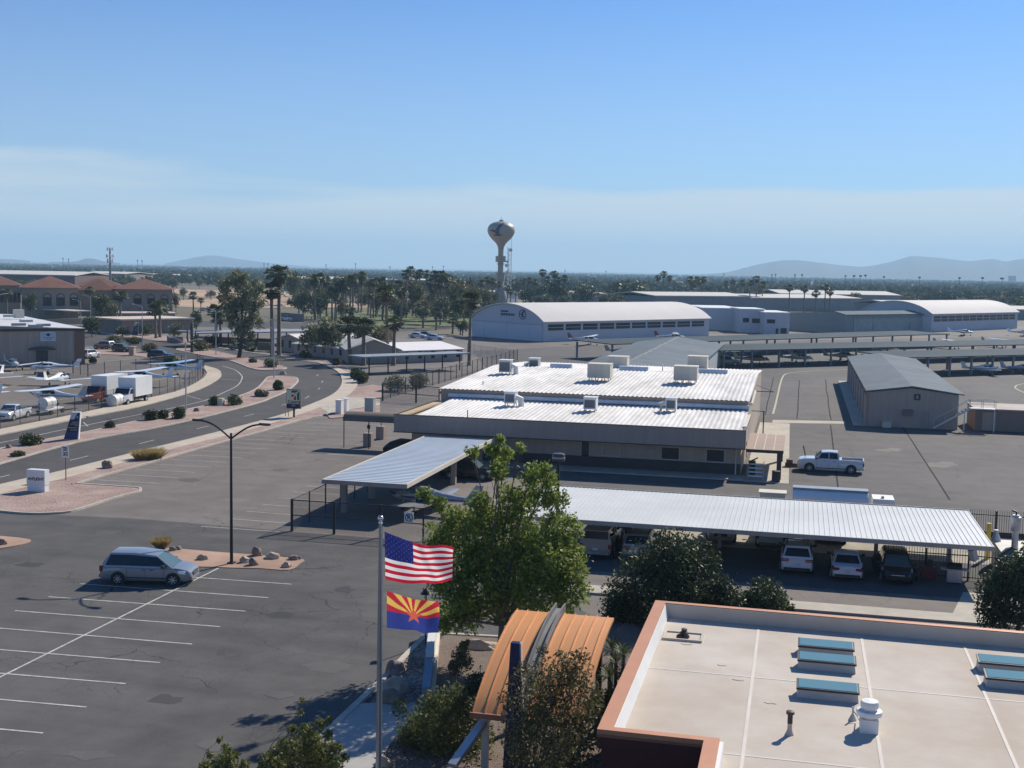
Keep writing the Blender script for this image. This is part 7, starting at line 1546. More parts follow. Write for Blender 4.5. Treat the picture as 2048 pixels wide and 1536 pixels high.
mb = MB(); mb.lathe([(px2(4.3), hz(442.8)), (px2(4.3), hz(439.5)), (px2(3.9), hz(439.5))], wb, 12, cap=False); mb.tube([wb + Vector((0, 0, hz(443))), wb + Vector((0, 0, hz(434)))], px2(.4), 6); part('top_railing', mb, M_grey, tk)
for v0, v1, r in ((512, 524, 10.5), (527, 529, 7.4), (545, 547, 10), (547, 560, 9)):
    mb = MB(); mb.lathe([(px2(r), hz(v1)), (px2(r), hz(v0))], wb, 20); part('antenna_collar', mb, M_wt, t, 40)
mb = MB(); mb.lathe([(.05, -.3), (px2(2.2), -.3), (px2(2.2), .3), (.05, .3)], wb + Vector((px2(14), -px2(2), hz(523))), 12, 'y'); mb.beam(wb + Vector((px2(8), 0, hz(522))), wb + Vector((px2(14), 0, hz(522))), .4); part('dish', mb, M_grey, t)
bc = GY(990, 463, wb.y); view = Vector((wb.x, wb.y, 0)).normalized(); side = Vector((view.y, -view.x, 0))
def on_bulb(p):
    z = p.z; R_ = float(np.interp(z, [q[1] for q in bulb], [q[0] for q in bulb])) * 1.025; off = (p - wb).dot(side); off = max(-R_ * .99, min(R_ * .99, off)); q = wb + side * off - view * math.sqrt(max(0, R_ * R_ - off * off)); return Vector((q.x, q.y, z))
bird(wb + side * px2(-8) + Vector((0, 0, hz(463))), side, (0, 0, 1), px2(27), mat('emblem_navy', (.025, .03, .085), .5), tk, bulge=on_bulb)
# masts
def lattice(base, top_v, w, label, m, name='radio_mast', heads=0, bands=None):
    g = G(*base); h = height(*base, base[0], top_v); t = thing(name, label, 'mast', g); mb = MB()
    cs = [Vector((w * .5 * math.cos(a), w * .5 * math.sin(a), 0)) for a in (0.5, 2.6, 4.7)]
    for c_ in cs: mb.beam(g + c_, g + c_ + Vector((0, 0, h)), w * .09)
    n = int(h / w)
    for k in range(n):
        for a_, b_ in ((0, 1), (1, 2), (2, 0)): mb.beam(g + cs[a_] + Vector((0, 0, h * k / n)), g + cs[b_] + Vector((0, 0, h * (k + 1) / n)), w * .06)
    part('lattice', mb, m, t)
    return t, g, h
t, g, h = lattice((1017, 602), 495, 2.6, 'red and white lattice radio mast right of the water tower', mat('faded_mast', (.50, .47, .47), .6))
mb = MB()
for v, dx in ((531, -3), (545, -2), (500, 3)): zz = height(1017, 602, 1017, v); mb.lathe([(.02, -.2), (1.0, -.2), (1.0, .2), (.02, .2)], g + Vector((dx * .4, -1.5, zz)), 10, 'y')
part('dish', mb, M_grey, t)
mb = MB(); mb.tube([g + Vector((1.2, 0, h)), g + Vector((1.2, 0, h + 9))], .12, 5); part('whip_antenna', mb, M_grey, t)
g = G(221, 592); t = thing('cell_tower', 'pale cell tower monopole with three antenna tiers on the left', 'mast', g); h = height(221, 592, 220, 496)
mb = MB(); mb.tube([g, g + Vector((0, 0, h))], [.8, .4], 8); part('pole', mb, mat('mast_brown', (.25, .21, .2), .7), t)
for v, r, hh in ((498, 1.5, 1.6), (512, 1.9, 1.8), (522, 1.4, 2.4)):
    zz = height(221, 592, 220, v); 
    mb = MB(); mb.lathe([(r, zz - .12), (r, zz + .12)], g, 6); part('platform', mb, M_grey, t)
    for a in range(6): c_, s_ = math.cos(a * math.pi / 3) * r, math.sin(a * math.pi / 3) * r; mb = MB(); mb.box(g.x + c_ - .25, g.x + c_ + .25, g.y + s_ - .2, g.y + s_ + .2, zz - hh / 2, zz + hh / 2); part('antenna', mb, mat('antenna_pale', (.6, .5, .5), .6), t)
# tall far building, stadium lights, pylons on the horizon
g = G(2024, 566); r_ = Vector((g.x, g.y, 0)).normalized(); q = r_ * 5200; g = Vector((ray(2024, 560)[0], ray(2024, 560)[1], 0)).normalized() * 5200
mb = MB(); mb.box(g.x - 13, g.x + 13, g.y - 10, g.y + 10, 0, 30); solo('tower_block', mb, mat('hazy_block', (.2, .2, .24), .8), 'lone tall block on the horizon at the right', 'building')
def horizon_pole(u, v, D, hpx, label, name, cat, head=0, group=None, wid=None):
    rr = ray(u, v); d = Vector((rr[0], rr[1], 0)).normalized() * D; top = CAM_H + rr[2] / math.hypot(rr[0], rr[1]) * D; m = D / F_PX
    t = thing(name, label, cat, d, 0, group); mb = MB(); w = wid or m * .35
    mb.box(d.x - w, d.x + w, d.y - w, d.y + w, 0, top); part('pole', mb, M_trim, t)
    if head: mb = MB(); mb.box(d.x - m * head, d.x + m * head, d.y - w, d.y + w, top - m * 1.6, top + m * 1.6); part('lamp_bank', mb, M_trim, t)
    return t
for u, v, hd in ((1544, 550, 1.2), (1551, 549, 1.2), (1590, 550, 1.4), (1604, 550, 1.8), (1691, 552, 1.6), (1708, 552, 2.6), (1721, 552, 2.6), (1731, 551, 2.2), (1768, 554, 1.8), (1839, 555, 2.2), (1919, 556, 2.2), (1965, 556, 2.6), (2004, 557, 3.4)):
    horizon_pole(u, v, 1500, 10, 'far stadium floodlight mast rising over the trees on the right', 'floodlight_mast', 'floodlight', hd, 'floodlight masts over the right hand trees')
for u, v in ((126, 517), (137, 519), (275, 521), (284, 522), (528, 528), (536, 528), (652, 530), (711, 528), (865, 534), (887, 533), (1130, 541), (1212, 543), (1448, 548), (780, 534)):
    horizon_pole(u, v, 3200, 8, 'faint power pylon on the horizon', 'power_pylon', 'pylon', 1.0, 'power pylons on the horizon')

# ------------------------------------------------------------------ plants
L_green = leafmat('leaf_bright_green', (.045, .072, .014), (.27, .33, .07), .42)
L_dark = leafmat('leaf_dark_green', (.022, .036, .016), (.085, .115, .045), .2)
L_olive = leafmat('leaf_olive', (.05, .055, .025), (.17, .16, .07), .3)
L_grey = leafmat('leaf_grey_green', (.07, .08, .045), (.20, .20, .11), .25)
L_euc = leafmat('leaf_eucalyptus', (.09, .105, .06), (.26, .27, .16), .35)
L_mid = leafmat('leaf_mid_green', (.028, .042, .018), (.11, .13, .05), .25)
L_palm = leafmat('leaf_palm', (.03, .045, .018), (.12, .14, .055), .2)
L_skirt = leafmat('leaf_dead_palm', (.11, .085, .06), (.24, .18, .115), .1)
L_straw = leafmat('leaf_straw', (.24, .17, .06), (.52, .40, .17), .3)
L_far = leafmat('leaf_far', (.028, .045, .025), (.078, .10, .052), .1, .9)
L_shrub = leafmat('leaf_shrub_green', (.045, .058, .016), (.19, .20, .06), .3)
L_brownleaf = leafmat('leaf_brownish', (.05, .05, .02), (.20, .18, .07), .3)
M_bark = mat('bark_grey_brown', (.16, .125, .10), .95, var=.25, scale=3, bump=.4)
M_barkd = mat('bark_dark', (.05, .04, .033), .95, var=.25, scale=3)
M_ptrunk = mat('palm_trunk_bark', (.20, .16, .13), .95, var=.2, scale=3, stretch=(1, 1, 4))

def leaf_mesh(name, blobs, n, size, m, seed=0, aspect=1.7, clumps=9, tight=.34, droop=0.0, shell=.55):
    """a crown as loose clumps of leaf faces scattered through its volume; blobs are (centre, radius or radii)"""
    g = np.random.default_rng(seed); C = np.array([b[0] for b in blobs], float); Rr = np.array([(b[1],) * 3 if np.isscalar(b[1]) else b[1] for b in blobs], float)
    w = (Rr.prod(1)) ** (2 / 3); w /= w.sum(); bi = g.choice(len(blobs), n, p=w)
    cl = g.normal(size=(len(blobs), clumps, 3)); cl /= np.linalg.norm(cl, axis=2, keepdims=True); cl *= (shell + (1 - shell) * g.random((len(blobs), clumps, 1))) * .82
    ci = g.integers(0, clumps, n); P = cl[bi, ci] + g.normal(size=(n, 3)) * tight * (.6 + .8 * g.random((n, 1)))
    d = np.linalg.norm(P, axis=1, keepdims=True); P = np.where(d > 1.12, P / d * (1.0 + .12 * g.random((n, 1))), P)
    P = C[bi] + P * Rr[bi]
    a = g.normal(size=(n, 3)); a[:, 2] -= droop; a /= np.linalg.norm(a, axis=1, keepdims=True)
    b = np.cross(a, g.normal(size=(n, 3)) + np.array([0, 0, .6])); b /= np.linalg.norm(b, axis=1, keepdims=True) + 1e-9
    s = size * (.55 + .9 * g.random((n, 1)))
    V = np.stack([P - a * s * aspect / 2, P + b * s / 2, P + a * s * aspect / 2, P - b * s / 2], 1).reshape(-1, 3)
    me = bpy.data.meshes.new(name); me.vertices.add(4 * n); me.vertices.foreach_set('co', V.ravel())
    me.loops.add(4 * n); me.loops.foreach_set('vertex_index', np.arange(4 * n, dtype=np.int32)); me.polygons.add(n); me.polygons.foreach_set('loop_start', np.arange(0, 4 * n, 4, dtype=np.int32))
    me.update(); me.validate(); me.materials.append(m); return me
def branches(mb, base, blobs, r0, trunk_top=None, g=None):
    base = Vector(base); top = Vector(trunk_top) if trunk_top else base + Vector((0, 0, 1.5)); g = g or random.Random(3)
    mid = base.lerp(top, .5) + Vector((g.uniform(-.1, .1), g.uniform(-.1, .1), 0)); mb.tube([base, base.lerp(mid, .15), mid, top], [r0 * 1.35, r0, r0 * .88, r0 * .72], 8)
    for c, r in blobs:
        c = Vector(c); k = top.lerp(c, .5) + Vector((g.uniform(-.3, .3), g.uniform(-.3, .3), g.uniform(0, .4))) * (c - top).length * .25
        mb.tube([top, k, c], [r0 * .45, r0 * .25, r0 * .08], 6)
        rr = r if np.isscalar(r) else min(r)
        for _ in range(3): mb.tube([k.lerp(c, .6), c + Vector((g.gauss(0, .5), g.gauss(0, .5), g.gauss(0, .5))) * rr], [r0 * .12, r0 * .03], 4)
def tree_px(label, cat, base, blobs, n, size, m, depth_y, trunk_r, trunk_top=None, seed=0, name='broadleaf_tree', bark=None, aspect=1.7, ydepth=1.0, clumps=9, tight=.34, droop=0., group=None):
    """tree standing at base whose crown clumps were measured as photo pixels at its own distance"""
    g = random.Random(seed + 5); base = Vector(base); B = []
    for u, v, r in blobs:
        p = GY(u, v, depth_y + g.uniform(-.8, .8) * ydepth); rr = r / pxm(p); B.append((tuple(p), (rr, rr * 1.05, rr)))
    t = thing(name, label, cat, base, 0, group)
    mb = MB(); branches(mb, base, B, trunk_r, trunk_top, g); part('trunk', mb, bark or M_bark, t, 50)
    link('crown', leaf_mesh('crown', B, n, size, m, seed, aspect, clumps, tight, droop), t); return t

# the leafy tree in the middle, and the dark rounded ones by the carport
tb = G(1006, 1338)
tree_px('big bright green leafy tree in front of the carport, with a sparse tall leader', 'tree', tb, [(930, 1110, 72), (1010, 1085, 82), (1095, 1105, 76), (1140, 1180, 42), (900, 1175, 52), (1000, 1165, 78), (1080, 1185, 62), (880, 1075, 36), (925, 1045, 40), (1120, 1060, 44), (895, 1232, 36), (940, 1225, 42), (1030, 1010, 46), (1090, 985, 34), (1110, 1000, 30), (1060, 945, 26), (1000, 940, 24), (985, 900, 18), (1000, 880, 12), (1095, 945, 22), (850, 990, 20), (880, 1010, 18), (1150, 1125, 34), (960, 1010, 30), (1040, 895, 12), (945, 905, 16), (1010, 910, 18), (1125, 1230, 26)], 36000, .10, L_green, tb.y, .17, tb + Vector((-.1, 0, 2.0)), 1, clumps=16, tight=.23)
db = Vector((-5.6, 61.5, 0))
tree_px('dark dense round tree in front of the carport row, above the parapet corner', 'tree', db, [(1300, 1130, 60), (1345, 1110, 50), (1395, 1115, 44), (1340, 1180, 82), (1415, 1175, 58), (1255, 1185, 48), (1450, 1200, 38), (1290, 1210, 60), (1230, 1215, 32), (1385, 1205, 60), (1445, 1170, 22)], 26000, .085, L_dark, db.y, .15, db + Vector((0, 0, 1.0)), 2, aspect=2.4, clumps=14, tight=.3)
db = Vector((-.4, 62.5, 0))
tree_px('smaller dark shrub tree right of the round one, just over the parapet', 'shrub', db, [(1530, 1195, 40), (1560, 1212, 26), (1500, 1210, 28), (1525, 1215, 40)], 7000, .085, L_dark, db.y, .08, db + Vector((0, 0, .5)), 3, name='shrub', aspect=2.4, clumps=12, tight=.3)
db = Vector((11.0, 62.5, 0))
tree_px('dark leafy tree at the right picture edge above the terminal parapet', 'tree', db, [(2010, 1195, 55), (1985, 1225, 34), (2040, 1150, 46), (2060, 1210, 60), (1995, 1170, 26), (2080, 1120, 50), (1975, 1190, 18)], 15000, .085, L_dark, db.y, .12, db + Vector((0, 0, .9)), 4, aspect=2.2, clumps=12, tight=.3)
# foreground shrubs
fb = G(900, 1560)
tree_px('airy green shrub tree between the cobbles and the copper canopy', 'shrub', G(890, 1500), [(890, 1440, 62), (860, 1490, 60), (930, 1480, 55), (900, 1400, 36), (830, 1450, 34), (870, 1530, 70), (940, 1540, 55), (820, 1500, 30), (935, 1420, 30), (800, 1415, 16), (860, 1400, 18)], 13000, .06, L_shrub, G(890, 1500).y, .05, G(890, 1500) + Vector((0, 0, .4)), 6, name='shrub', aspect=3.0, clumps=20, tight=.42)
tree_px('tall brownish shrub in front of the copper canopy and the navy pylon', 'shrub', Vector((-7.9, 37.2, .1)), [(1110, 1420, 66), (1060, 1385, 46), (1150, 1340, 34), (1100, 1490, 74), (1175, 1440, 44), (1040, 1460, 44), (1090, 1350, 34), (1130, 1370, 44), (1060, 1530, 50), (1150, 1520, 60), (1180, 1390, 26), (1165, 1310, 14), (1085, 1300, 12), (1010, 1400, 18), (1200, 1470, 24), (1045, 1340, 16), (1120, 1310, 12)], 12000, .055, L_brownleaf, 37.2, .05, Vector((-7.9, 37.2, .9)), 7, name='shrub', aspect=2.4, clumps=20, tight=.44)
tree_px('feathery green shrub at the bottom edge left of the flagpole', 'shrub', Vector((-17.6, 37.2, 0)), [(596, 1500, 26), (560, 1520, 28), (640, 1505, 28), (620, 1535, 40), (545, 1550, 30), (665, 1530, 20), (612, 1462, 14), (640, 1448, 10), (672, 1498, 12), (600, 1425, 6), (585, 1460, 10), (655, 1470, 10), (530, 1520, 14), (625, 1480, 16), (570, 1490, 14), (690, 1515, 8), (605, 1400, 5), (660, 1440, 6)], 7000, .055, L_shrub, 36.8, .04, Vector((-17.6, 37.2, .4)), 8, name='shrub', aspect=3.2, clumps=22, tight=.5)
tree_px('small feathery shrub in the bottom edge, farthest left of the shrubs', 'shrub', Vector((-19.6, 37, 0)), [(448, 1525, 20), (430, 1550, 26), (468, 1545, 20), (452, 1498, 9), (408, 1532, 10), (440, 1480, 5), (470, 1510, 8), (420, 1510, 7), (490, 1530, 8)], 2400, .055, L_shrub, 36.8, .03, Vector((-19.6, 37, .3)), 9, name='shrub', aspect=3.2, clumps=18, tight=.5)
tree_px('young slender sapling on the brown gravel beside the long boulder', 'sapling', G(922, 1360), [(922, 1310, 18), (915, 1335, 17), (930, 1325, 16), (928, 1295, 11), (936, 1285, 6)], 1800, .06, L_olive, G(922, 1360).y, .02, G(922, 1360) + Vector((0, 0, .35)), 10, name='sapling', aspect=2.2, clumps=8, tight=.36)
tree_px('low dark green bush between sapling and canopy', 'shrub', G(960, 1400), [(950, 1365, 20), (975, 1380, 18), (935, 1385, 16)], 1500, .07, L_dark, G(960, 1395).y, .02, None, 11, name='shrub')
def rosette(p, r, n, label, seed, stem=.5, trunk_r=.05, name='yucca', m=None, cat='yucca', up=.35, w=.055):
    g = random.Random(seed); t = thing(name, label, cat, p); p = Vector(p); c = p + Vector((0, 0, stem))
    mb = MB(); mb.tube([p, c], [trunk_r * 1.2, trunk_r], 7); part('stem', mb, M_bark, t)
    mb = MB()
    for i in range(n):
        a = i * 2.399; e = math.asin(max(-.5, min(1, 1 - 1.35 * (i + .5) / n))) + g.uniform(-.1, .1); d = Vector((math.cos(a) * math.cos(e), math.sin(a) * math.cos(e), math.sin(e) + up * .2)); s = d.cross(Vector((0, 0, 1))).normalized() * w * (r / .6) / 2; L = r * g.uniform(.8, 1.1)
        k = c + d * L * .55; q = c + d * L - Vector((0, 0, L * .12)); mb.face([c - s * .6, k - s, q, k + s])
    part('leaf_rosette', mb, m or L_palm, t); return t
for i, ((u, v), r, st, lb) in enumerate((((1224, 1300), .75, 1.5, 'yucca in the dark gap beside the parapet, the tallest one'), ((1247, 1308), .6, 1.3, 'yucca squeezed against the copper parapet'), ((1196, 1345), .65, 1.1, 'yucca nearest the copper canopy edge'), ((1219, 1352), .65, 1.0, 'yucca below the tallest yucca by the parapet'), ((1232, 1325), .5, 1.2, 'small yucca between two taller ones by the parapet'))):
    p = GY(u, v, 47.5 - i * .9); rosette((p.x, p.y, .09), r, 70, lb, 20 + i, max(.4, p.z - .1), .07)
tree_px('tangled low brush below the yuccas in the shade of the parapet', 'shrub', Vector((-6.0, 42.6, .1)), [(1200, 1400, 26), (1180, 1420, 24), (1220, 1420, 22), (1230, 1390, 18), (1250, 1350, 18)], 2500, .07, L_brownleaf, 42.6, .02, None, 24, name='shrub')
# grasses
def tuft(p, r, h, n, label, m, seed, sx=1.0):
    g = random.Random(seed); p = Vector(p); mb = MB()
    for i in range(n):
        a, q = g.uniform(0, 6.28), math.sqrt(g.random()); b = p + Vector((math.cos(a) * q * r * .55 * sx, math.sin(a) * q * r * .55, 0)); d = Vector((math.cos(a) * q * sx + g.gauss(0, .2), math.sin(a) * q + g.gauss(0, .2), 1.6)).normalized(); L = h * g.uniform(.6, 1.15); s = d.cross(Vector((g.uniform(-1, 1), g.uniform(-1, 1), .1))).normalized() * .018
        k = b + d * L * .6; e = b + d * L + Vector((d.x, d.y, -.25)) * L * .25; mb.face([b - s, b + s, k + s * .8, e, k - s * .8])
    return solo('ornamental_grass', mb, m, label, 'grass')
tuft(G(322, 1098), .45, .85, 900, 'golden green grass tuft on the tan island behind the minivan', L_straw, 31)
tuft(G(283, 921), .8, 1.1, 1200, 'dry yellow ornamental grass on the pink gravel strip, left half', L_straw, 32)
tuft(G(308, 919), .9, 1.2, 1300, 'dry yellow ornamental grass on the pink gravel strip, right half', L_straw, 33)

# bushes along the street and yards
def bush(px, wpx, hpx, label, m, seed, n=900, size=.16, cat='shrub', squash=1.0, name='shrub', aspect=1.7):
    g = G(*px); s = 1 / pxm(g); w, h = wpx * s / 2, hpx * s; t = thing(name, label, cat, g); r = random.Random(seed)
    B = [((g.x + r.uniform(-.35, .35) * w, g.y + r.uniform(-.35, .35) * w, h * r.uniform(.38, .6)), (w * .62, w * .62, h * .45)) for _ in range(4)] + [((g.x, g.y, h * .42), (w * .85, w * .85, h * .42))]
    mb = MB()
    for k in range(5): mb.tube([g, g + Vector((r.uniform(-.5, .5) * w, r.uniform(-.5, .5) * w, h * .7))], [.04, .015], 5)
    part('stem', mb, M_barkd, t)
    link('foliage', leaf_mesh('foliage', B, n, size, m, seed, aspect, 10, .36), t); return t
for i, (px, w, h, m, lb) in enumerate((((62, 891), 50, 24, L_mid, 'wide dark bush in the median left of the wayfinding slab'), ((36, 914), 30, 12, L_grey, 'sparse low shrub at the left end of the median'), ((220, 857), 22, 15, L_mid, 'small round bush just right of the wayfinding slab'), ((299, 841), 36, 24, L_mid, 'large round bush in the median, left of three'), ((325, 838), 24, 19, L_mid, 'smaller bush squeezed in the middle of three median bushes'), ((357, 838), 32, 25, L_mid, 'round bush in the median at the foot of the twin arm lamp'), ((428, 811), 26, 22, L_mid, 'bush beside the cream utility pedestal in the median'), ((470, 811), 36, 23, L_mid, 'broad bush in the median right of the cream pedestal'), ((524, 794), 32, 15, L_grey, 'grey low shrub in the median before the company sign'), ((557, 781), 24, 20, L_mid, 'neat round bush near the median tip behind the company sign'),
        ((712, 758), 26, 22, L_mid, 'clipped round bush at the bend, the smaller back one'), ((722, 766), 34, 27, L_mid, 'clipped round bush at the bend, the larger front one'), ((674, 731), 20, 15, L_olive, 'round bush on the gravel before the long pale house'), ((795, 782), 60, 34, L_grey, 'grey bush hedge behind the chain fence, left part'), ((838, 775), 44, 32, L_grey, 'grey bush hedge behind the chain fence, right part'), ((542, 735), 34, 18, L_grey, 'grey desert shrub around the lamp foot on the northern median'), ((506, 726), 18, 9, L_grey, 'low shrub on the northern median beside the leaning tree'), ((186, 728), 16, 15, L_dark, 'dark potted bush at the brown hangar corner'), ((298, 705), 40, 20, L_olive, 'low cactus bed beside the masonry gatepost'), ((340, 735), 32, 24, L_dark, 'dark clipped shrub mass by the pedestrian gate arch'), ((230, 688), 40, 18, L_grey, 'wide grey shrub behind the parked grey suv'), ((268, 688), 36, 14, L_olive, 'brownish shrub near the lamp by the street corner'), ((292, 671), 40, 22, L_mid, 'dark green shrub beside the small blue slab sign'), ((405, 702), 40, 24, L_olive, 'dry brush behind the saguaro cactus'), ((425, 690), 30, 18, L_mid, 'bush by the pavement left of the leaning tree'), ((502, 702), 26, 12, L_dark, 'dark low bush beneath the notice board'), ((612, 716), 30, 14, L_dark, 'dark hedge at the long pale house corner'), ((618, 700), 26, 13, L_dark, 'dark bush under the mesquite tree'))):
    bush(px, w, h, lb, m, 100 + i, 1100, .14 if px[1] > 800 else .2)
# saguaro
g = G(384, 706); h = height(384, 706, 383, 645); t = thing('saguaro_cactus', 'tall saguaro cactus with raised arms near the bend', 'cactus', g); mb = MB()
mb.tube([g, g + Vector((0, 0, h - .2)), g + Vector((0, 0, h))], [.3, .32, .12], 10)
for dx, z0, z1 in ((-1.0, 2.2, h * .78), (1.1, 1.8, h * .6), (.8, 2.8, h * .7)): mb.tube([g + Vector((0, 0, z0)), g + Vector((dx * .8, 0, z0)), g + Vector((dx, 0, z0 + .6)), g + Vector((dx, 0, z1))], [.18, .2, .2, .12], 8)
part('body', mb, mat('cactus_green', (.07, .09, .05), .8, var=.2), t, 50)

# template trees, copied -------------------------------------------
def fan_palm(hgt, seed, label='palm', crown_r=1.9, skirt=1.0, fronds=34):
    g = random.Random(seed); t = thing('palm_tree', label, 'palm tree'); mb = MB(); lean = Vector((g.uniform(-.3, .3), g.uniform(-.3, .3), 0)); pts = [Vector((0, 0, 0)), Vector((0, 0, .4)), lean * .4 + Vector((0, 0, hgt * .5)), lean + Vector((0, 0, hgt))]
    mb.tube(pts, [.42, .30, .24, .20], 8); part('trunk', mb, M_ptrunk, t, 50, world=False); c = pts[-1]
    def frond(mb, a, e, L, fan):
        d = Vector((math.cos(a) * math.cos(e), math.sin(a) * math.cos(e), math.sin(e))); s = d.cross(Vector((0, 0, 1))).normalized(); u = s.cross(d); b = c + d * L * .45
        mb.face([c - s * .03, c + s * .03, b + s * .02, b - s * .02]); n = 7
        for k in range(n):
            f = (k - (n - 1) / 2) / (n - 1) * fan; dd = (d * math.cos(f) + s * math.sin(f)); q = b + dd * L * .55 * (1 - .15 * abs(f)) - Vector((0, 0, L * (.10 + .12 * abs(f)))); w = (s * math.cos(f) - d * math.sin(f)) * L * .07; m_ = b + dd * L * .32; mb.face([b, m_ - w, q, m_ + w])
    mb = MB()
    for i in range(fronds): frond(mb, i * 2.399 + g.uniform(-.2, .2), g.uniform(-.55, 1.25), crown_r * g.uniform(.8, 1.1), 1.9)
    part('crown', mb, L_palm, t, world=False)
    if skirt:
        mb = MB()
        for i in range(26): frond(mb, i * 2.399, g.uniform(-1.45, -.85), skirt * g.uniform(.8, 1.3), 1.2)
        part('dead_skirt', mb, L_skirt, t, world=False)
    return t
def tmpl_tree(w, h, m, seed, n=900, size=.55, name='broadleaf_tree', trunk=.28, low=.25, aspect=1.5):
    g = random.Random(seed); t = thing(name, 'tree', 'tree'); B = []
    for _ in range(7): a, q = g.uniform(0, 6.28), g.uniform(.2, .6) * w / 2; B.append(((math.cos(a) * q, math.sin(a) * q, h * g.uniform(low + .2, .82)), (w * .26, w * .26, h * .2)))
    B.append(((0, 0, h * .6), (w * .36, w * .36, h * .34)))
    mb = MB(); branches(mb, (0, 0, 0), B[:5], trunk, (0, 0, h * low), g); part('trunk', mb, M_bark, t, world=False)
    link('crown', leaf_mesh('crown', B, n, size, m, seed, aspect, 9, .36), t, False); return t
PALMS = [(9, 1.7, 1.1), (13, 1.9, 1.3), (16, 1.9, 1.5), (19, 1.8, 1.2), (6, 1.8, .9), (14, 2.0, 2.6)]
P_ = [[Once(fan_palm(h, 300 + i * 3 + j, crown_r=r * 1.2, skirt=s_ * 1.15, fronds=44)) for j in range(2)] for i, (h, r, s_) in enumerate(PALMS)]
g7 = random.Random(77)
def palm(base, top_v, label, group=None, wide=1.0):
    p = G(*base); h = height(*base, base[0], top_v); i = min(range(len(PALMS)), key=lambda k: abs(PALMS[k][0] + 1.0 - h) + (3 if k == 5 else 0)); k = h / (PALMS[i][0] + 1.0)
    ov = P_[i][g7.randrange(2)]; s = .75 + .25 * k if k < 1 else k ** .5
    return ov.put(p, g7.uniform(0, 6.28), label, group, (wide * s, wide * s, k))
near = [((700, 727), 640, 1.25, 'thick palm at the pale gable, left of three close together'), ((727, 731), 642, 1.35, 'thick palm standing in the thin grey parking shade'), ((787, 731), 638, 1.35, 'thick palm right of the leaning palm, before the white roof'), ((776, 722), 578, 1.2, 'slender tall palm leaning over the pale gable'), ((938, 731), 592, 1.2, 'lone palm in front of the arched hangar left edge'), ((558, 712), 536, 1.45, 'tallest palm beside the leaning tree, with thin bare trunk'), ((545, 712), 570, 1.5, 'shaggy palm with heavy dead fronds behind the silver lamps'), ((241, 657), 585, 1.3, 'palm left of the low flat house'), ((312, 677), 612, 1.1, 'palm in front of the flat house, left of a close pair'), ((320, 675), 607, 1.2, 'palm in front of the flat house, right of a close pair'), ((387, 626), 587, 1.0, 'short palm on the sand, left of a pair'), ((402, 626), 598, .8, 'short palm on the sand, right of a pair'), ((432, 690), 614, 1.2, 'palm behind the single arm lamp, left of the leaning tree'), ((441, 690), 630, 1.2, 'shorter palm touching the leaning tree from the left'), ((180, 632), 575, 1.0, 'dark palm at the junction of two terracotta roofs'), ((14, 640), 580, 1.1, 'palm at the left end of the arched window building')]
for b, tv, wd, lb in near: palm(b, tv, lb, None, wd)
mid = [(628, 640, 552), (633, 640, 560), (640, 637, 548), (655, 633, 556), (664, 640, 577), (668, 641, 590), (672, 640, 570), (682, 640, 560), (688, 640, 568), (701, 642, 555), (707, 632, 552), (718, 625, 556), (724, 625, 549), (735, 628, 560), (742, 636, 583), (748, 636, 560), (756, 634, 562), (764, 640, 556), (771, 642, 572), (795, 640, 566), (802, 655, 575), (806, 630, 568), (813, 636, 540), (822, 620, 537), (831, 620, 545), (838, 622, 538), (853, 620, 540), (860, 634, 563), (866, 634, 575), (871, 638, 545), (877, 638, 562), (882, 638, 541), (888, 640, 550), (893, 636, 566), (900, 632, 555), (912, 632, 560), (925, 630, 568), (960, 618, 560), (967, 620, 580), (976, 616, 555), (986, 616, 560), (995, 612, 563), (1012, 615, 570), (1022, 618, 577), (1030, 608, 566), (1045, 608, 560), (1060, 610, 558), (1070, 612, 562), (1086, 610, 542), (1094, 614, 556), (1106, 612, 546), (1115, 612, 556), (1125, 612, 553), (700, 656, 615), (845, 656, 620), (872, 660, 618), (905, 668, 640), (920, 670, 645), (905, 655, 628), (640, 620, 585)]
for u, v, tv in mid: palm((u + g7.uniform(-2, 2), v), tv + g7.uniform(-3, 3), 'fan palm in the palm grove around the green lawn', 'fan palms of the grove behind the low houses', g7.uniform(.95, 1.3))
for u, v, tv in ((1314, 607, 552), (1326, 607, 544), (1337, 607, 553), (1379, 612, 556), (1385, 612, 566), (1392, 613, 556), (1399, 612, 560), (1406, 612, 555), (1449, 606, 564), (1464, 606, 561), (1484, 614, 562), (1498, 618, 562), (1511, 618, 554), (1523, 618, 566), (1518, 616, 575), (1578, 626, 572), (1607, 628, 574), (1630, 628, 582), (1648, 628, 570), (1659, 628, 578)): palm((u, v + 3), tv, 'thin fan palm standing between the far hangars', 'thin fan palms among the far hangars', 1.15)
T_kinds = {'mid': [Once(tmpl_tree(8, 7.5, L_mid, 400 + i, 1300, .42)) for i in range(3)], 'dark': [Once(tmpl_tree(9, 7.5, L_dark, 410 + i, 1500, .42, low=.12)) for i in range(2)], 'grey': [Once(tmpl_tree(8, 6.5, L_grey, 420 + i, 1000, .42)) for i in range(2)], 'olive': [Once(tmpl_tree(8, 8.5, L_olive, 430 + i, 1100, .42)) for i in range(2)]}
DIM = {'mid': (8, 7.5), 'dark': (9, 7.5), 'grey': (8, 6.5), 'olive': (8, 8.5)}
def tree(kind, base, top_v, wpx, label, group=None):
    p = G(*base); h = height(*base, base[0], top_v); w = wpx / pxm(p); k = T_kinds[kind]
    return k[g7.randrange(len(k))].put(p, g7.uniform(0, 6.28), label, group, (w / DIM[kind][0] * 1.05, w / DIM[kind][0] * 1.05, h / DIM[kind][1] * 1.02))
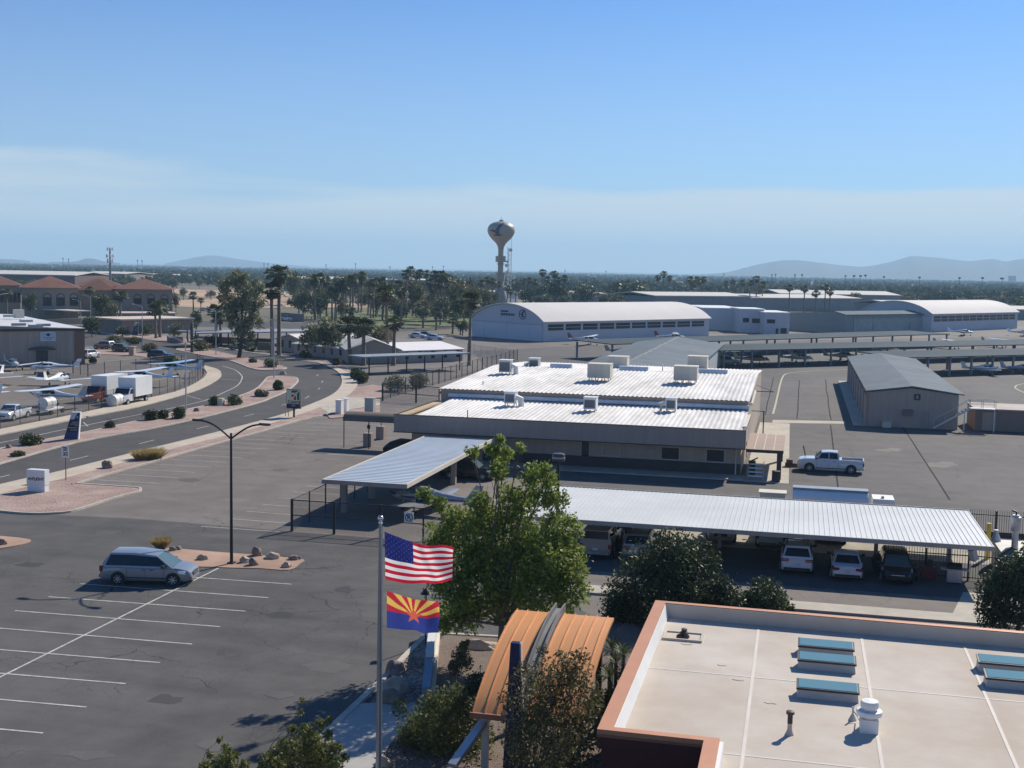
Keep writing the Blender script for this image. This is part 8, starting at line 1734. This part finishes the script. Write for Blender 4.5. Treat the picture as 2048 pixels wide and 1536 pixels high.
for kind, b, tv, w, lb in (('mid', (205, 652), 588, 46, 'green tree in front of the left terracotta wings'), ('grey', (222, 655), 602, 34, 'grey green tree right of the bright one by the arched windows'), ('dark', (184, 674), 628, 40, 'dark low tree on a thin trunk behind the brown hangar'), ('mid', (62, 640), 584, 32, 'tree beside the arched windows above the brown hangar roof'), ('grey', (245, 678), 652, 34, 'small desert tree before the blue slab sign'), ('grey', (348, 682), 645, 34, 'pale small tree before the flat house'), ('dark', (393, 664), 622, 24, 'dark shrub tree right of the flat house'), ('grey', (367, 600), 575, 18, 'small tree on the sand, left'), ('grey', (422, 600), 580, 24, 'small tree on the sand, right'), ('olive', (352, 628), 585, 22, 'yellow green tree at the corner of the arched window building'), ('grey', (625, 712), 648, 62, 'mesquite tree with dark trunk over the long pale house'), ('grey', (668, 716), 634, 74, 'wide grey green mesquite tree behind the mesquite on the pale house'), ('olive', (760, 712), 650, 60, 'feathery olive tree behind the close palms'), ('olive', (730, 700), 645, 56, 'feathery olive tree behind the left thick palm'), ('mid', (590, 610), 543, 40, 'bright round tree behind the tall palm'), ('grey', (682, 640), 600, 26, 'grey tree among thin palm trunks on the lawn edge'),
        ('dark', (1170, 614), 570, 66, 'dark broad tree left of the largest dark crown, behind the arched hangar'), ('dark', (1255, 616), 556, 92, 'largest dark rounded tree rising behind the arched hangar roof'), ('dark', (1296, 614), 580, 44, 'dark tree on the right flank of the largest dark crown'), ('mid', (1447, 616), 588, 40, 'round green tree beside the white annex'), ('mid', (1422, 618), 606, 20, 'small green tree left of the round one by the annex'), ('dark', (1060, 612), 572, 60, 'dark tree right of the radio mast'), ('dark', (1110, 612), 566, 60, 'dark bushy tree beneath the twin tall palms'), ('mid', (1085, 614), 590, 50, 'low green tree behind the arched hangar front'), ('dark', (905, 642), 580, 50, 'dark grove tree left of the arched hangar'), ('grey', (880, 650), 590, 46, 'grey grove tree in the lawn palms'), ('olive', (825, 632), 560, 54, 'tall olive tree in the middle of the palm grove'), ('olive', (915, 640), 560, 50, 'tall olive tree at the right end of the palm grove'), ('grey', (945, 634), 598, 44, 'grey green tree at the left foot of the water tower'), ('olive', (845, 648), 600, 36, 'olive tree low in the middle of the palm grove'), ('mid', (925, 672), 640, 34, 'small tree by the lawn beside the arched hangar corner'), ('mid', (1010, 600), 580, 26, 'green tree right of the water tower cone'), ('grey', (790, 640), 590, 40, 'grey tree behind the leaning palm')):
    tree(kind, b, tv, w, lb)
for i in range(74):                                      # the grove between lawn, sand and water tower
    u = g7.uniform(585, 1000); v = g7.uniform(606, 652) if u > 760 else g7.uniform(600, 640)
    if 585 < u < 720 and v > 606 and g7.random() < .6: v = g7.uniform(600, 606)
    tv = v - g7.uniform(26, 62); kd = g7.choice(['mid', 'olive', 'grey', 'dark', 'olive', 'mid'])
    tree(kd, (u, v), tv, g7.uniform(26, 48), {'mid': 'green', 'dark': 'dark green', 'grey': 'grey green', 'olive': 'olive'}[kd] + ' tree filling the palm grove before the water tower', 'trees filling the palm grove')
# big leaning eucalyptus
tb = G(478, 716)
tree_px('big leaning eucalyptus with hanging grey green foliage by the street', 'tree', tb, [(470, 565, 24), (495, 575, 24), (450, 590, 20), (510, 600, 22), (480, 605, 26), (460, 625, 20), (505, 630, 20), (490, 650, 16), (478, 665, 14), (498, 670, 12), (470, 645, 16), (515, 570, 14), (445, 570, 12), (500, 690, 8), (520, 650, 10), (470, 685, 7), (488, 552, 14)], 6500, .26, L_euc, tb.y, .42, tb + Vector((.6, 0, 4.5)), 12, name='eucalyptus_tree', bark=M_barkd, aspect=2.6, clumps=8, tight=.25, droop=.8, ydepth=2.0)

# countable trees of the middle distance, then the far-off woods as one mass
cnt = 0; g8 = random.Random(9)
KN = ['mid', 'dark', 'grey', 'olive', 'mid']; placed = []
while cnt < 190:
    u = g8.uniform(-60, 2110); hv = 540 + .018 * (u - 1024); D = 480 + 800 * g8.random() ** 1.1; v = hv + F_PX * CAM_H / D
    if 340 < u < 960 and D < 820 and not (D > 700 and g8.random() < .4): continue
    if u < 345 and D < 560: continue
    if 940 < u < 1460 and D < 560: continue
    if u > 1280 and D < 640 and not u > 1930: continue
    p = G(u, v); kd = g8.choice(KN); ww, hh = g8.uniform(6.5, 12), g8.uniform(5, 9.5); ov = T_kinds[kd][g8.randrange(len(T_kinds[kd]))]
    side = 'left of the water tower' if u < 960 else 'behind the arched hangars' if u < 1500 else 'on the right below the mountains'
    ov.put(p, g8.uniform(0, 6.28), {'mid': 'green', 'dark': 'dark green', 'grey': 'grey green', 'olive': 'olive'}[kd] + ' tree in the middle distance ' + side, 'trees of the middle distance ' + side, (ww / DIM[kd][0], ww / DIM[kd][0], hh / DIM[kd][1])); cnt += 1
B = []
gg = np.random.default_rng(5); n = 9000
uu = gg.uniform(-150, 2200, n); D = 900 + 6200 * gg.random(n) ** 1.7
keep = ~((uu > 330) & (uu < 660) & (D < 1050))
V, F = [], []
for u, d in zip(uu[keep], D[keep]):
    r_ = ray(u, 540 + .018 * (u - 1024)); q = Vector((r_[0], r_[1], 0)).normalized() * d; w, h = gg.uniform(4, 9) * (1 + d / 9000), gg.uniform(4.5, 9.5)
    B.append((q.x, q.y, w, h, d))
A = np.array(B); per = 22; N = len(A) * per
idx = np.repeat(np.arange(len(A)), per); dr = gg.normal(size=(N, 3)); dr /= np.linalg.norm(dr, axis=1, keepdims=True); dr *= gg.random((N, 1)) ** .4
P = np.stack([A[idx, 0] + dr[:, 0] * A[idx, 2] * .55, A[idx, 1] + dr[:, 1] * A[idx, 2] * .55, A[idx, 3] * (.55 + .45 * dr[:, 2])], 1)
a = gg.normal(size=(N, 3)); a /= np.linalg.norm(a, axis=1, keepdims=True); b = np.cross(a, gg.normal(size=(N, 3))); b /= np.linalg.norm(b, axis=1, keepdims=True); s = (A[idx, 2] * .22)[:, None]
VV = np.stack([P - a * s, P + b * s * .8, P + a * s, P - b * s * .8], 1).reshape(-1, 3)
me = bpy.data.meshes.new('distant_trees'); me.vertices.add(4 * N); me.vertices.foreach_set('co', VV.ravel()); me.loops.add(4 * N); me.loops.foreach_set('vertex_index', np.arange(4 * N, dtype=np.int32)); me.polygons.add(N); me.polygons.foreach_set('loop_start', np.arange(0, 4 * N, 4, dtype=np.int32)); me.update(); me.materials.append(L_far)
tag(link('distant_trees', me), kind='stuff')
# dry lawn edge posts by the sand field
for i in range(14):
    q = G(600 + i * 12 + g8.uniform(-2, 2), 640 - i * .4); mb = MB(); mb.box(q.x - .15, q.x + .15, q.y - .15, q.y + .15, 0, 1.1); solo('bollard', mb, M_pale, 'short pale bollard in the row along the lawn edge', 'bollard', 'bollards along the lawn')

for q in ALL_ONCE:                                       # patterns never used are taken away again
    if not q.used:
        for ch in list(q.root.children): bpy.data.objects.remove(ch)
        bpy.data.objects.remove(q.root)
